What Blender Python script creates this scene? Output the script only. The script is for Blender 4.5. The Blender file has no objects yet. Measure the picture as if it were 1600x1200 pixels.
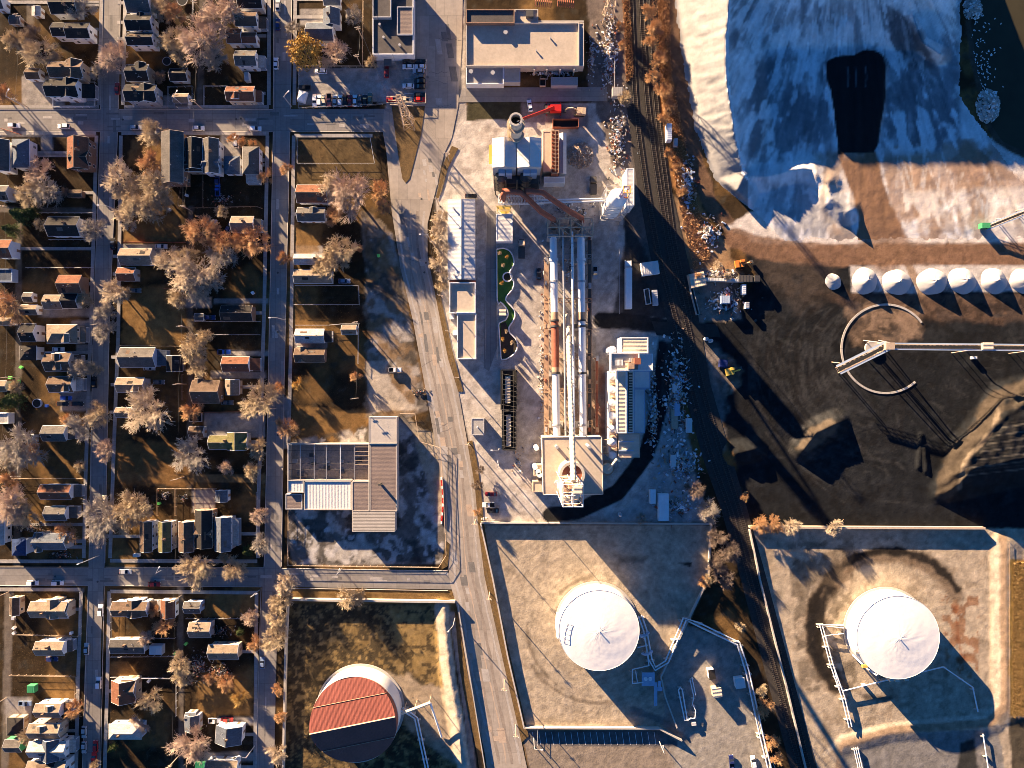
import bpy, math, random
import numpy as np
random.seed(7); rng = np.random.default_rng(11)
scene = bpy.context.scene
COL = scene.collection
S = 0.25            # metres per photograph pixel on the ground
H = 270.0           # height of the camera above the ground
# ---------------- camera
cd = bpy.data.cameras.new('camera'); cam = bpy.data.objects.new('camera', cd); COL.objects.link(cam)
cam.location = (0, 0, H); cd.sensor_width = 36; cd.lens = 36 * H / 400.0; cd.clip_end = 6000; cd.clip_start = 1
scene.camera = cam
# ---------------- sky, sun, exposure
EL, AZ = 11.5, (-0.65, 0.76)
wd = bpy.data.worlds.new('World'); scene.world = wd; wd.use_nodes = True
nt = wd.node_tree; bg = nt.nodes['Background']
sk = nt.nodes.new('ShaderNodeTexSky'); sk.sky_type = 'NISHITA'; sk.sun_disc = False
sk.sun_elevation = math.radians(EL); sk.sun_rotation = math.atan2(AZ[0], AZ[1]) % (2 * math.pi)
sk.air_density = 1.0; sk.dust_density = 0.2; sk.ozone_density = 3.0; sk.altitude = 3500
hs = nt.nodes.new('ShaderNodeHueSaturation'); hs.inputs['Hue'].default_value = .508; hs.inputs['Saturation'].default_value = 1.2; hs.inputs['Value'].default_value = .82; nt.links.new(sk.outputs[0], hs.inputs['Color']); nt.links.new(hs.outputs[0], bg.inputs[0]); bg.inputs[1].default_value = 0.05
sl = bpy.data.lights.new('sun', 'SUN'); sl.energy = 5.0; sl.angle = math.radians(0.5); sl.color = (1.0, 0.72, 0.45)
so = bpy.data.objects.new('sun', sl); COL.objects.link(so)
from mathutils import Vector
sd = Vector((-AZ[0] * math.cos(math.radians(EL)), -AZ[1] * math.cos(math.radians(EL)), -math.sin(math.radians(EL))))
so.rotation_euler = sd.to_track_quat('-Z', 'Y').to_euler(); so.location = (-80, 90, 300)
scene.view_settings.view_transform = 'Standard'; scene.view_settings.look = 'None'
scene.view_settings.gamma = 1; scene.view_settings.exposure = 2.5
scene.render.engine = 'CYCLES'; scene.cycles.filter_width = .85

# ---------------- helpers
def W(px, py, z=0.0):
    k = (H - z) / H * S
    return ((px - 800) * k, (600 - py) * k, z)

MATS = {}
def mk(name, rgb, rough=.8, var=.25, scale=.5, bump=.25, metal=0., stripe=None, spec=.3, bscale=None, attr=None, detail=6, brick=None):
    m = bpy.data.materials.new(name); m.use_nodes = True
    n, l = m.node_tree.nodes, m.node_tree.links
    b = n['Principled BSDF']; b.inputs['Roughness'].default_value = rough; b.inputs['Metallic'].default_value = metal
    b.inputs['Specular IOR Level'].default_value = spec
    tc = n.new('ShaderNodeTexCoord'); co = tc.outputs['Object']
    def noise(sc, det=detail):
        t = n.new('ShaderNodeTexNoise'); t.inputs['Scale'].default_value = sc; t.inputs['Detail'].default_value = det
        t.inputs['Roughness'].default_value = .62; l.new(co, t.inputs['Vector']); return t.outputs[0]
    def math_(op, a, c):
        t = n.new('ShaderNodeMath'); t.operation = op
        for i, q in enumerate((a, c)):
            if isinstance(q, (int, float)): t.inputs[i].default_value = q
            else: l.new(q, t.inputs[i])
        return t.outputs[0]
    f = math_('ADD', math_('MULTIPLY', noise(scale), 2 * var * 1.5), math_('MULTIPLY', noise(scale * 7), 2 * var))
    f = math_('ADD', f, 1 - var * 2.5)
    hgt = noise(bscale or scale * 6)
    if brick:
        bt = n.new('ShaderNodeTexBrick'); l.new(co, bt.inputs['Vector'])
        bt.inputs['Scale'].default_value = 1; bt.inputs['Brick Width'].default_value = brick[0]; bt.inputs['Row Height'].default_value = brick[1]
        bt.inputs['Mortar Size'].default_value = brick[2]; bt.offset = brick[3] if len(brick) > 3 else .5
        bt.inputs['Color1'].default_value = (1, 1, 1, 1); bt.inputs['Color2'].default_value = (.8, .8, .8, 1); bt.inputs['Mortar'].default_value = (.6, .6, .6, 1)
        f = math_('MULTIPLY', f, bt.outputs[0])
    if stripe:
        sx = n.new('ShaderNodeSeparateXYZ'); l.new(co, sx.inputs[0])
        w = math_('SINE', math_('MULTIPLY', sx.outputs['XYZ'.index(stripe[0])], 2 * math.pi / stripe[1]), 0)
        hgt = math_('ADD', hgt, math_('MULTIPLY', w, stripe[2]))
    mx = n.new('ShaderNodeVectorMath'); mx.operation = 'SCALE'; l.new(f, mx.inputs['Scale'])
    if attr:
        at = n.new('ShaderNodeAttribute'); at.attribute_name = attr; l.new(at.outputs['Color'], mx.inputs[0])
    else: mx.inputs[0].default_value = rgb
    l.new(mx.outputs[0], b.inputs['Base Color'])
    if bump:
        bp = n.new('ShaderNodeBump'); bp.inputs['Strength'].default_value = bump; bp.inputs['Distance'].default_value = .15
        l.new(hgt, bp.inputs['Height']); l.new(bp.outputs[0], b.inputs['Normal'])
    MATS[name] = m
    return m
M = MATS
for k, c in dict(dk=(.036, .032, .03), br=(.13, .088, .062), gy=(.12, .108, .098), tan=(.24, .185, .135), rd=(.20, .088, .052), bl=(.11, .125, .15),
                 blue=(.03, .05, .12), wh=(.42, .40, .37), ol=(.15, .135, .06)).items():
    mk('roof_' + k, c, rough=.9, var=.42, scale=.35, bump=.5, bscale=5, spec=.12, brick=(1.2, .3, .02))
for k, c in dict(wh=(.72, .72, .72), tan=(.45, .36, .27), br=(.25, .15, .10), gy=(.38, .38, .39), bl=(.32, .40, .52), dk=(.1, .1, .1), gn=(.05, .3, .12)).items():
    mk('wall_' + k, c, rough=.7, var=.12, scale=.6, bump=.5, stripe=('Z', .25, .4))
for k, c in dict(white=(.75, .75, .77), silver=(.42, .43, .45), black=(.012, .012, .014), red=(.45, .02, .015), darkred=(.16, .015, .02), blue=(.03, .09, .4), navy=(.02, .03, .12),
                 cream=(.6, .53, .38), grey=(.12, .125, .13), green=(.07, .13, .11), faded=(.45, .12, .1), orange=(.6, .2, .04), yellow=(.6, .42, .08), bluegrey=(.18, .24, .36)).items():
    mk('paint_' + k, c, rough=.3, var=.04, bump=0, spec=.5)
mk('glass', (.012, .014, .018), rough=.08, var=.1, bump=0, spec=.6)
mk('rubber', (.02, .02, .02), rough=.9, var=.1, bump=0)
mk('lamp_lens', (.7, .7, .65), rough=.2, var=.05, bump=0)
mk('steel', (.36, .36, .37), rough=.5, var=.2, bump=.1, metal=.2)
mk('dark_steel', (.07, .065, .06), rough=.6, var=.3, bump=.1)
mk('rust', (.26, .085, .05), rough=.75, var=.3, scale=.8, bump=.3)
mk('rust_pale', (.36, .24, .16), rough=.8, var=.35, scale=.5, bump=.3)
mk('white_steel', (.68, .69, .70), rough=.5, var=.12, bump=.1)
mk('white_roof', (.56, .55, .53), rough=.6, var=.10, scale=.25, bump=.5, stripe=('Y', 1.6, .25))
mk('white_roof_x', (.56, .55, .53), rough=.6, var=.12, scale=.25, bump=.5, stripe=('X', 1.2, .35))
mk('cream_roof', (.55, .47, .36), rough=.7, var=.15, scale=.3, bump=.5, stripe=('Y', 1.5, .8))
mk('tan_roof', (.44, .37, .29), rough=.85, var=.22, scale=.15, bump=.2)
mk('brown_roof', (.20, .155, .135), rough=.8, var=.25, scale=.25, bump=.4, stripe=('Y', 1.6, .2))
mk('tar_roof', (.085, .075, .07), rough=.9, var=.35, scale=.25, bump=.2)
mk('grey_roof', (.30, .29, .28), rough=.85, var=.2, scale=.25, bump=.2)
mk('red_roof', (.215, .068, .052), rough=.6, var=.22, scale=.2, bump=.3, stripe=('X', 1.0, .3))
mk('tank_white', (.74, .73, .70), rough=.5, var=.07, scale=.12, bump=.15, bscale=.5)
mk('concrete', (.40, .37, .33), rough=.9, var=.2, scale=.4, bump=.3)
mk('concrete_pale', (.43, .39, .34), rough=.9, var=.15, scale=.4, bump=.3)
mk('walk', (.34, .315, .29), rough=.9, var=.15, scale=.5, bump=.2, brick=(1.5, 1.5, .03, 0))
mk('kerbstone', (.36, .33, .30), rough=.9, var=.2, bump=.2)
mk('street', (.25, .23, .21), rough=.9, var=.25, scale=.12, bump=.2, brick=(9, 2.2, .06, 0))
mk('street_v', (.25, .23, .21), rough=.9, var=.25, scale=.12, bump=.2, brick=(2.1, 9, .06, 0))
mk('road', (.34, .295, .25), rough=.9, var=.28, scale=.08, bump=.2, brick=(3.6, 12, .05, .3))
mk('timber', (.24, .165, .11), rough=.85, var=.3, scale=1., bump=.3)
mk('wood_pale', (.42, .32, .23), rough=.85, var=.25, scale=1., bump=.3)
mk('sleeper_wood', (.065, .052, .043), rough=.95, var=.4, scale=1., bump=.2)
mk('lime', (.15, .6, .12), rough=.5, var=.1, bump=0)
mk('wire', (.10, .10, .10), rough=.5, var=.1, bump=0)
mk('salt', (.74, .73, .71), rough=.85, var=.06, scale=.3, bump=.35, bscale=.8)
mk('grass', (.07, .16, .03), rough=.9, var=.35, scale=.5, bump=.6)
mk('soil', (.05, .04, .03), rough=.95, var=.4, scale=1, bump=.5)
mk('ground_mix', (1, 1, 1), rough=.95, var=.34, scale=.28, bump=.6, bscale=1.3, attr='Col', spec=.1)
mk('salt_mix', (1, 1, 1), rough=.9, var=.15, scale=.2, bump=.6, bscale=.6, attr='Col', spec=.15)
mk('water', (.045, .040, .024), rough=.35, var=.3, scale=.02, bump=.04, bscale=1.5, spec=.12)
mk('rubble', (.33, .27, .22), rough=.95, var=.4, scale=.9, bump=.6)
for k, c in dict(tan=(.44, .345, .22), pink=(.46, .345, .26), grey=(.35, .305, .25), orange=(.45, .265, .13), gold=(.46, .29, .09), dark=(.2, .15, .115), pale=(.50, .405, .29)).items():
    mk('twig_' + k, c, rough=.9, var=.32, scale=.6, bump=0)
mk('bark', (.20, .15, .12), rough=.95, var=.3, scale=2, bump=.4)
mk('needle', (.055, .075, .022), rough=.9, var=.4, scale=.6, bump=0)
mk('leaf_gold', (.36, .22, .05), rough=.9, var=.35, scale=.6, bump=0)
for k in ('green', 'blue', 'yellow'):
    pass

class MB:
    def __init__(s): s.v = []; s.f = []
    def add(s, vs, fs):
        o = len(s.v); s.v += [tuple(p) for p in vs]; s.f += [tuple(i + o for i in f) for f in fs]; return s
    def poly(s, pts): return s.add(pts, [tuple(range(len(pts)))])
    def box(s, x0, y0, z0, x1, y1, z1):
        return s.add([(x0, y0, z0), (x1, y0, z0), (x1, y1, z0), (x0, y1, z0), (x0, y0, z1), (x1, y0, z1), (x1, y1, z1), (x0, y1, z1)],
                     [(3, 2, 1, 0), (4, 5, 6, 7), (0, 1, 5, 4), (1, 2, 6, 5), (2, 3, 7, 6), (3, 0, 4, 7)])
    def prism(s, pts, z0, z1):
        n = len(pts); z0 = z0 if hasattr(z0, '__len__') else [z0] * n; z1 = z1 if hasattr(z1, '__len__') else [z1] * n
        return s.add([(p[0], p[1], z0[i]) for i, p in enumerate(pts)] + [(p[0], p[1], z1[i]) for i, p in enumerate(pts)],
                     [tuple(range(n - 1, -1, -1)), tuple(range(n, 2 * n))] + [(i, (i + 1) % n, n + (i + 1) % n, n + i) for i in range(n)])
    def pbox(s, x0, y0, x1, y1, z0, z1, zr=None):      # photo-pixel rectangle read at height zr
        zr = z1 if zr is None else zr
        a = W(x0, y1, zr); b = W(x1, y0, zr); return s.box(a[0], a[1], z0, b[0], b[1], z1)
    def ppoly(s, pts, z0, z1, zr=None):
        zr = z1 if zr is None else zr
        return s.prism([W(x, y, zr)[:2] for x, y in pts], z0, z1)
    def tube(s, pts, r, n=6, cap=True):
        pts = [Vector(p) for p in pts]; rs = r if hasattr(r, '__len__') else [r] * len(pts); rings = []
        for i, p in enumerate(pts):
            d = (pts[min(i + 1, len(pts) - 1)] - pts[max(i - 1, 0)]); d = d.normalized() if d.length > 1e-6 else Vector((0, 0, 1))
            u = d.cross(Vector((0, 0, 1)));
            if u.length < 1e-3: u = Vector((1, 0, 0))
            u.normalize(); w = u.cross(d)
            rings.append([tuple(p + u * (rs[i] * math.cos(2 * math.pi * k / n)) + w * (rs[i] * math.sin(2 * math.pi * k / n))) for k in range(n)])
        vs = [q for rg in rings for q in rg]
        fs = [(i * n + k, i * n + (k + 1) % n, (i + 1) * n + (k + 1) % n, (i + 1) * n + k) for i in range(len(pts) - 1) for k in range(n)]
        if cap: fs += [tuple(range(n - 1, -1, -1)), tuple(range((len(pts) - 1) * n, len(pts) * n))]
        return s.add(vs, fs)
    def beam(s, p, q, w=.15): return s.tube([p, q], w * .7, 4)
    def cyl(s, x, y, z0, z1, r0, r1=None, n=24, cap=True):
        r1 = r0 if r1 is None else r1
        vs = [(x + r0 * math.cos(2 * math.pi * k / n), y + r0 * math.sin(2 * math.pi * k / n), z0) for k in range(n)] + \
             [(x + r1 * math.cos(2 * math.pi * k / n), y + r1 * math.sin(2 * math.pi * k / n), z1) for k in range(n)]
        fs = [(k, (k + 1) % n, n + (k + 1) % n, n + k) for k in range(n)]
        if cap: fs += [tuple(range(n - 1, -1, -1)), tuple(range(n, 2 * n))]
        return s.add(vs, fs)
    def ring(s, x, y, z0, z1, ri, ro, n=32, a0=0, a1=2 * math.pi):
        full = abs(a1 - a0 - 2 * math.pi) < 1e-6; m = n if full else n + 1; vs = []
        for k in range(m):
            a = a0 + (a1 - a0) * k / n; c, q = math.cos(a), math.sin(a)
            vs += [(x + ri * c, y + ri * q, z0), (x + ro * c, y + ro * q, z0), (x + ro * c, y + ro * q, z1), (x + ri * c, y + ri * q, z1)]
        fs = []
        for k in range(n):
            a, b = 4 * k, 4 * ((k + 1) % m)
            for j in range(4): fs.append((a + j, a + (j + 1) % 4, b + (j + 1) % 4, b + j))
        return s.add(vs, fs)
    def mesh(s, name, mat, smooth=False):
        me = bpy.data.meshes.new(name); me.from_pydata(s.v, [], s.f)
        if mat: me.materials.append(M[mat] if isinstance(mat, str) else mat)
        if smooth:
            me.shade_smooth(); me.set_sharp_from_angle(angle=math.radians(40))
        return me
    def obj(s, name, mat, parent=None, local=False, smooth=False, stuff=False):
        me = s.mesh(name, mat, smooth)
        if parent is not None and not local:
            L = parent.location; a = np.array(s.v) - np.array(L); me.vertices.foreach_set('co', a.astype(np.float32).ravel()); me.update()
        o = bpy.data.objects.new(name, me); COL.objects.link(o)
        if parent is not None: o.parent = parent
        if stuff: o['kind'] = 'stuff'
        return o

LAB = {}
MARKS = []          # (px, py, short phrase) landmarks used to word labels
def tag(o, label, cat, group=None):
    n = len(label.split())
    if n < 4 or n > 16: print('LABEL LENGTH', n, label)
    if label in LAB: print('LABEL DUP', label)
    LAB[label] = 1; o['label'] = label; o['category'] = cat
    if group: o['group'] = group
    return o
def empty(name, loc, rz=0.):
    o = bpy.data.objects.new(name, None); COL.objects.link(o); o.location = loc; o.rotation_euler = (0, 0, rz); o.empty_display_size = .5; return o
def thing(name, px, py, label, cat, group=None, rz=0., z=0.):
    p = W(px, py, 0); o = empty(name, (p[0], p[1], z), rz); tag(o, label, cat, group); return o
def part(name, me, parent, loc=(0, 0, 0), rz=0., mat=None):
    o = bpy.data.objects.new(name, me); COL.objects.link(o); o.parent = parent; o.location = loc; o.rotation_euler = (0, 0, rz)
    if mat: o.material_slots[0].link = 'OBJECT'; o.material_slots[0].material = M[mat]
    return o
def where(px, py, skip=0):
    ds = sorted(((px - m[0]) ** 2 + (py - m[1]) ** 2, m) for m in MARKS)
    m = ds[skip][1]; a = math.degrees(math.atan2(m[1] - py, px - m[0])) % 360
    d = ['right', 'upper right', 'top', 'upper left', 'left', 'lower left', 'bottom', 'lower right'][int((a + 22.5) // 45) % 8]
    return 'at the %s of the %s' % (d, m[2])
def autolabel(head, px, py):
    for k in range(12):
        t = head + ' ' + where(px, py, k)
        if t not in LAB and len(t.split()) <= 16: return t
    return t
def copy_tree(o, parent=None):
    c = o.copy(); COL.objects.link(c)
    if parent is not None: c.parent = parent
    for ch in o.children: copy_tree(ch, c)
    return c
def struct(o): o['kind'] = 'structure'; return o
# =============== the ground: one sheet with real relief, albedo by material zone, with some sun and shade painted in
GX0, GX1, GY0, GY1, GS = -60, 1660, -60, 1260, 2.5
gx = np.arange(GX0, GX1 + .1, GS); gy = np.arange(GY0, GY1 + .1, GS)
PX, PY = np.meshgrid(gx, gy); NH, NW = PX.shape
def vnoise(shape, cell, seed, octv=3):
    out = np.zeros(shape); amp = 1.; tot = 0
    for o in range(octv):
        r = np.random.default_rng(seed + o * 17); c = max(cell / 2 ** o, 1.01)
        h, w = int(shape[0] / c) + 3, int(shape[1] / c) + 3; g = r.random((h, w))
        y = np.arange(shape[0]) / c; x = np.arange(shape[1]) / c; yi = y.astype(int); xi = x.astype(int)
        fy = (y - yi)[:, None]; fx = (x - xi)[None, :]; fy = fy * fy * (3 - 2 * fy); fx = fx * fx * (3 - 2 * fx)
        a = g[yi][:, xi]; b = g[yi][:, xi + 1]; cc = g[yi + 1][:, xi]; d = g[yi + 1][:, xi + 1]
        out += amp * ((a * (1 - fx) + b * fx) * (1 - fy) + (cc * (1 - fx) + d * fx) * fy); tot += amp; amp *= .55
    return out / tot
N1 = vnoise((NH, NW), 9, 1); N2 = vnoise((NH, NW), 4, 5); N3 = vnoise((NH, NW), 30, 9); N4 = vnoise((NH, NW), 2.2, 31, 2)
def sdist(X, Y, poly):
    """signed distance to polygon (negative inside), px"""
    d = np.full(X.shape, 1e9); ins = np.zeros(X.shape, bool); n = len(poly)
    for i in range(n):
        (x0, y0), (x1, y1) = poly[i], poly[(i + 1) % n]; ex, ey = x1 - x0, y1 - y0
        t = np.clip(((X - x0) * ex + (Y - y0) * ey) / (ex * ex + ey * ey + 1e-9), 0, 1)
        d = np.minimum(d, (X - x0 - t * ex) ** 2 + (Y - y0 - t * ey) ** 2)
        c = ((y0 > Y) != (y1 > Y)) & (X < (x1 - x0) * (Y - y0) / (y1 - y0 + 1e-12) + x0); ins ^= c
    d = np.sqrt(d); return np.where(ins, -d, d)
def ldist(X, Y, line):
    d = np.full(X.shape, 1e9)
    for (x0, y0), (x1, y1) in zip(line[:-1], line[1:]):
        ex, ey = x1 - x0, y1 - y0; t = np.clip(((X - x0) * ex + (Y - y0) * ey) / (ex * ex + ey * ey + 1e-9), 0, 1)
        d = np.minimum(d, (X - x0 - t * ex) ** 2 + (Y - y0 - t * ey) ** 2)
    return np.sqrt(d)
SM = lambda a: np.clip(a, 0, 1) ** 2 * (3 - 2 * np.clip(a, 0, 1))
class Field:
    def __init__(s, X, Y, base): s.X, s.Y = X, Y; s.C = np.empty(X.shape + (3,)); s.C[:] = base; s.Z = np.zeros(X.shape); s.n1 = vnoise(X.shape, 9, 3); s.n2 = vnoise(X.shape, 3.5, 8)
    def fill(s, poly, col, soft=2., rag=0., mix=1., patch=0.):
        xs = [p[0] for p in poly]; ys = [p[1] for p in poly]; pad = soft + rag + 6
        j0, j1 = np.searchsorted(s.X[0], [min(xs) - pad, max(xs) + pad]); i0, i1 = np.searchsorted(s.Y[:, 0], [min(ys) - pad, max(ys) + pad])
        if j1 <= j0 or i1 <= i0: return
        q = (slice(i0, i1), slice(j0, j1)); d = sdist(s.X[q], s.Y[q], poly) + (s.n1[q] - .5) * rag * 2 + (s.n2[q] - .5) * rag
        a = SM(.5 - d / soft) * mix
        if patch: a = a * SM((s.n1[q] - .5) * 4 / 1 + .5 + (1 - patch)) 
        s.C[q] = s.C[q] * (1 - a[..., None]) + np.array(col) * a[..., None]
    def stroke(s, line, w, col, mix=1., soft=2., rag=0.):
        xs = [p[0] for p in line]; ys = [p[1] for p in line]; pad = w + soft + rag + 6
        j0, j1 = np.searchsorted(s.X[0], [min(xs) - pad, max(xs) + pad]); i0, i1 = np.searchsorted(s.Y[:, 0], [min(ys) - pad, max(ys) + pad])
        if j1 <= j0 or i1 <= i0: return
        q = (slice(i0, i1), slice(j0, j1)); d = ldist(s.X[q], s.Y[q], line) - w / 2 + (s.n1[q] - .5) * rag * 2 + (s.n2[q] - .5) * rag
        a = SM(.5 - d / soft) * mix; s.C[q] = s.C[q] * (1 - a[..., None]) + np.array(col) * a[..., None]
    def blot(s, poly, col, cell, thr, seed, mix=1., soft=6):
        q = s.crop(poly); n = s.noise(cell, seed)[q]; a = SM((n - thr) * 9 + .5) * SM(.5 - sdist(s.X[q], s.Y[q], poly) / soft) * mix
        s.C[q] = s.C[q] * (1 - a[..., None]) + np.array(col) * a[..., None]
    def crop(s, poly):
        xs = [p[0] for p in poly]; ys = [p[1] for p in poly]; j0, j1 = np.searchsorted(s.X[0], [min(xs) - 12, max(xs) + 12]); i0, i1 = np.searchsorted(s.Y[:, 0], [min(ys) - 12, max(ys) + 12]); return (slice(i0, i1), slice(j0, j1))
    def noise(s, cell, seed):
        s.nc = getattr(s, 'nc', {}); k = (cell, seed)
        if k not in s.nc: s.nc[k] = vnoise(s.X.shape, cell, seed, 4)
        return s.nc[k]
    def ridge(s, line, w, h, p=1.):
        d = ldist(s.X, s.Y, line); s.Z = np.maximum(s.Z, h * np.clip(1 - d / w, 0, 1) ** p)
    def cone(s, x, y, r, h): s.Z = np.maximum(s.Z, h * np.clip(1 - np.hypot(s.X - x, s.Y - y) / r, 0, 1))
    def sheet(s, name, mat, z0):
        k = (H - s.Z) / H * S; nh, nw = s.X.shape
        co = np.stack([(s.X - 800) * k, (600 - s.Y) * k, s.Z + z0], -1).reshape(-1, 3)
        idx = np.arange(nh * nw).reshape(nh, nw); q = np.stack([idx[1:, :-1], idx[1:, 1:], idx[:-1, 1:], idx[:-1, :-1]], -1).reshape(-1, 4)
        me = bpy.data.meshes.new(name); me.vertices.add(len(co)); me.vertices.foreach_set('co', co.astype(np.float32).ravel())
        me.loops.add(q.size); me.loops.foreach_set('vertex_index', q.astype(np.int32).ravel())
        me.polygons.add(len(q)); me.polygons.foreach_set('loop_start', np.arange(0, q.size, 4, dtype=np.int32)); me.polygons.foreach_set('loop_total', np.full(len(q), 4, np.int32))
        me.update(calc_edges=True)
        at = me.color_attributes.new('Col', 'FLOAT_COLOR', 'POINT'); c4 = np.concatenate([np.clip(s.C, 0, 1), np.ones(s.X.shape + (1,))], -1)
        at.data.foreach_set('color', c4.astype(np.float32).ravel()); me.shade_smooth(); me.materials.append(M[mat])
        o = bpy.data.objects.new(name, me); COL.objects.link(o); return struct(o)
GRASS = np.array((.034, .022, .011)); DIRT = (.17, .115, .07); CONC = (.30, .275, .25); YARD = (.42, .38, .335); COAL = (.0112, .0124, .0142); BROWN = (.13, .078, .048)
TAN = (.34, .28, .205); SALT = (.46, .45, .44); OCHRE = (.22, .125, .045)  # OCHRE is grass with its sunlit tone put into the colour
G = Field(PX, PY, GRASS)
G.C *= (.55 + .9 * N1)[..., None]
m = SM((N3 - .52) * 6); G.C = G.C * (1 - .55 * m[..., None]) + np.array(OCHRE) * .55 * m[..., None]
m = SM((N2 - .62) * 7) * .5; G.C = G.C * (1 - m[..., None]) + np.array((.05, .045, .035)) * m[..., None]
# town: alleys, drives, pads
ALLEY = (.15, .125, .10)
G.stroke([(48, -60), (46, 165)], 10, ALLEY, .8, rag=2); G.stroke([(318, -60), (312, 165)], 9, ALLEY, .7, rag=2)
G.stroke([(-60, 326), (152, 330)], 9, ALLEY, .9, rag=2); G.stroke([(30, 330), (26, 880)], 9, ALLEY, .7, rag=3); G.stroke([(14, 920), (6, 1260)], 12, ALLEY, .9, rag=2)
G.stroke([(298, 325), (296, 760)], 9, ALLEY, .6, rag=3); G.stroke([(282, 920), (284, 1260)], 9, ALLEY, .8, rag=3); G.stroke([(186, 745), (410, 748)], 12, (.2, .13, .06), .8, rag=3)
for x0, y0, x1, y1 in [(34, 118, 100, 165), (0, 208, 150, 214), (64, 208, 82, 235), (254, 206, 300, 212), (345, 205, 375, 245), (188, 381, 255, 400), (60, 482, 148, 495), (110, 500, 142, 512), (95, 612, 146, 642),
                       (120, 538, 148, 552), (318, 645, 414, 684), (30, 915, 48, 925), (334, 466, 420, 475), (330, 580, 415, 592), (345, 548, 420, 556), (340, 1120, 405, 1133), (459, 383, 505, 398), (270, 465, 330, 480),
                       (460, 532, 512, 545), (440, 620, 452, 700), (225, 150, 300, 168), (110, 155, 150, 166), (318, 1175, 400, 1190), (300, 765, 335, 800), (8, 1090, 50, 1130), (468, 14, 505, 40), (100, 920, 130, 925)]:
    G.fill([(x0, y0), (x1, y0), (x1, y1), (x0, y1)], CONC, 2, 1, .85)
for x0, y0, x1, y1, c in [(188, 445, 290, 540, OCHRE), (185, 690, 300, 760, (.19, .10, .035)), (190, 335, 275, 380, OCHRE), (170, 860, 215, 900, OCHRE), (455, 500, 512, 515, OCHRE), (455, 640, 575, 690, OCHRE),
                          (200, 215, 250, 260, OCHRE), (455, 350, 500, 395, OCHRE), (460, 180, 590, 290, (.11, .075, .035)), (450, 935, 710, 948, (.2, .12, .04)), (70, 1075, 120, 1100, OCHRE), (170, 1035, 215, 1060, OCHRE),
                          (310, 1050, 395, 1120, OCHRE), (150, 560, 160, 565, OCHRE), (320, 925, 400, 965, OCHRE)]:
    G.fill([(x0, y0), (x1, y0), (x1, y1), (x0, y1)], c, 6, 8, .75)  # ochre patches paint sunlit lawn over the darker grass base
# car lots and lanes near the top
G.fill([(465, 105), (588, 106), (600, 135), (590, 158), (467, 163)], (.30, .275, .25), 2, 2); G.fill([(588, 92), (665, 90), (664, 162), (590, 160)], (.33, .31, .29), 2, 1)
G.fill([(605, 100), (628, 100), (628, 122), (640, 160), (612, 130)], (.13, .12, .12), 3, 2, .7)
G.fill([(440, 900), (712, 915), (712, 945), (448, 938)], (.19, .12, .05), 3, 4, .8)
G.fill([(648, -60), (728, -60), (728, 170), (700, 240), (640, 300), (600, 180)], (.27, .245, .22), 4, 1)
# vacant strip left of the main road
G.fill([(565, 330), (612, 360), (668, 640), (625, 655), (575, 650), (570, 440)], (.16, .125, .09), 5, 10, 1.)
VS = [(568, 340), (612, 365), (668, 640), (625, 655), (578, 650), (572, 440)]
G.blot(VS, (.32, .29, .26), 9, .52, 101, .8); G.blot(VS, (.05, .042, .034), 8, .56, 102, .8); G.blot(VS, (.20, .12, .055), 12, .56, 103, .6)
G.fill([(572, 565), (600, 562), (612, 600), (640, 630), (660, 635), (655, 642), (580, 640)], (.36, .31, .25), 4, 5, .9)
# workshop yard
G.fill([(448, 795), (625, 648), (640, 660), (690, 700), (698, 840), (690, 880), (455, 885)], (.13, .115, .10), 4, 5)
WY = [(452, 690), (625, 655), (655, 690), (692, 700), (697, 860), (686, 880), (455, 882)]
G.blot(WY, (.36, .335, .30), 10, .53, 111, .85); G.blot(WY, (.045, .04, .035), 9, .55, 112, .85); G.blot(WY, (.42, .40, .38), 5, .60, 113, .8)
G.fill([(640, 655), (690, 690), (697, 800), (680, 810), (660, 730)], (.32, .26, .18), 5, 6, .8)
# floating roof tank basin
G.fill([(448, 942), (690, 944), (740, 1260), (440, 1260)], (.055, .042, .024), 4, 3)
G.fill([(600, 950), (684, 948), (712, 1060), (705, 1090), (650, 1060), (620, 1000)], (.27, .18, .07), 12, 10, .95)
TB = [(450, 945), (690, 946), (722, 1110), (740, 1260), (440, 1260)]
G.blot(TB, (.20, .135, .055), 3.2, .57, 121, .8); G.blot(TB, (.03, .024, .016), 3.6, .57, 122, .8); G.blot(TB, (.26, .18, .08), 2.2, .63, 123, .7)
G.fill([(600, 1050), (690, 1070), (720, 1120), (720, 1200), (640, 1140)], (.34, .27, .19), 10, 10, .9)
G.stroke([(690, 950), (700, 1050), (725, 1200), (735, 1260)], 22, (.42, .36, .28), .95, 4, 2); G.stroke([(706, 960), (730, 1120), (748, 1260)], 9, (.20, .19, .18), .9, 2, 1)
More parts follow.
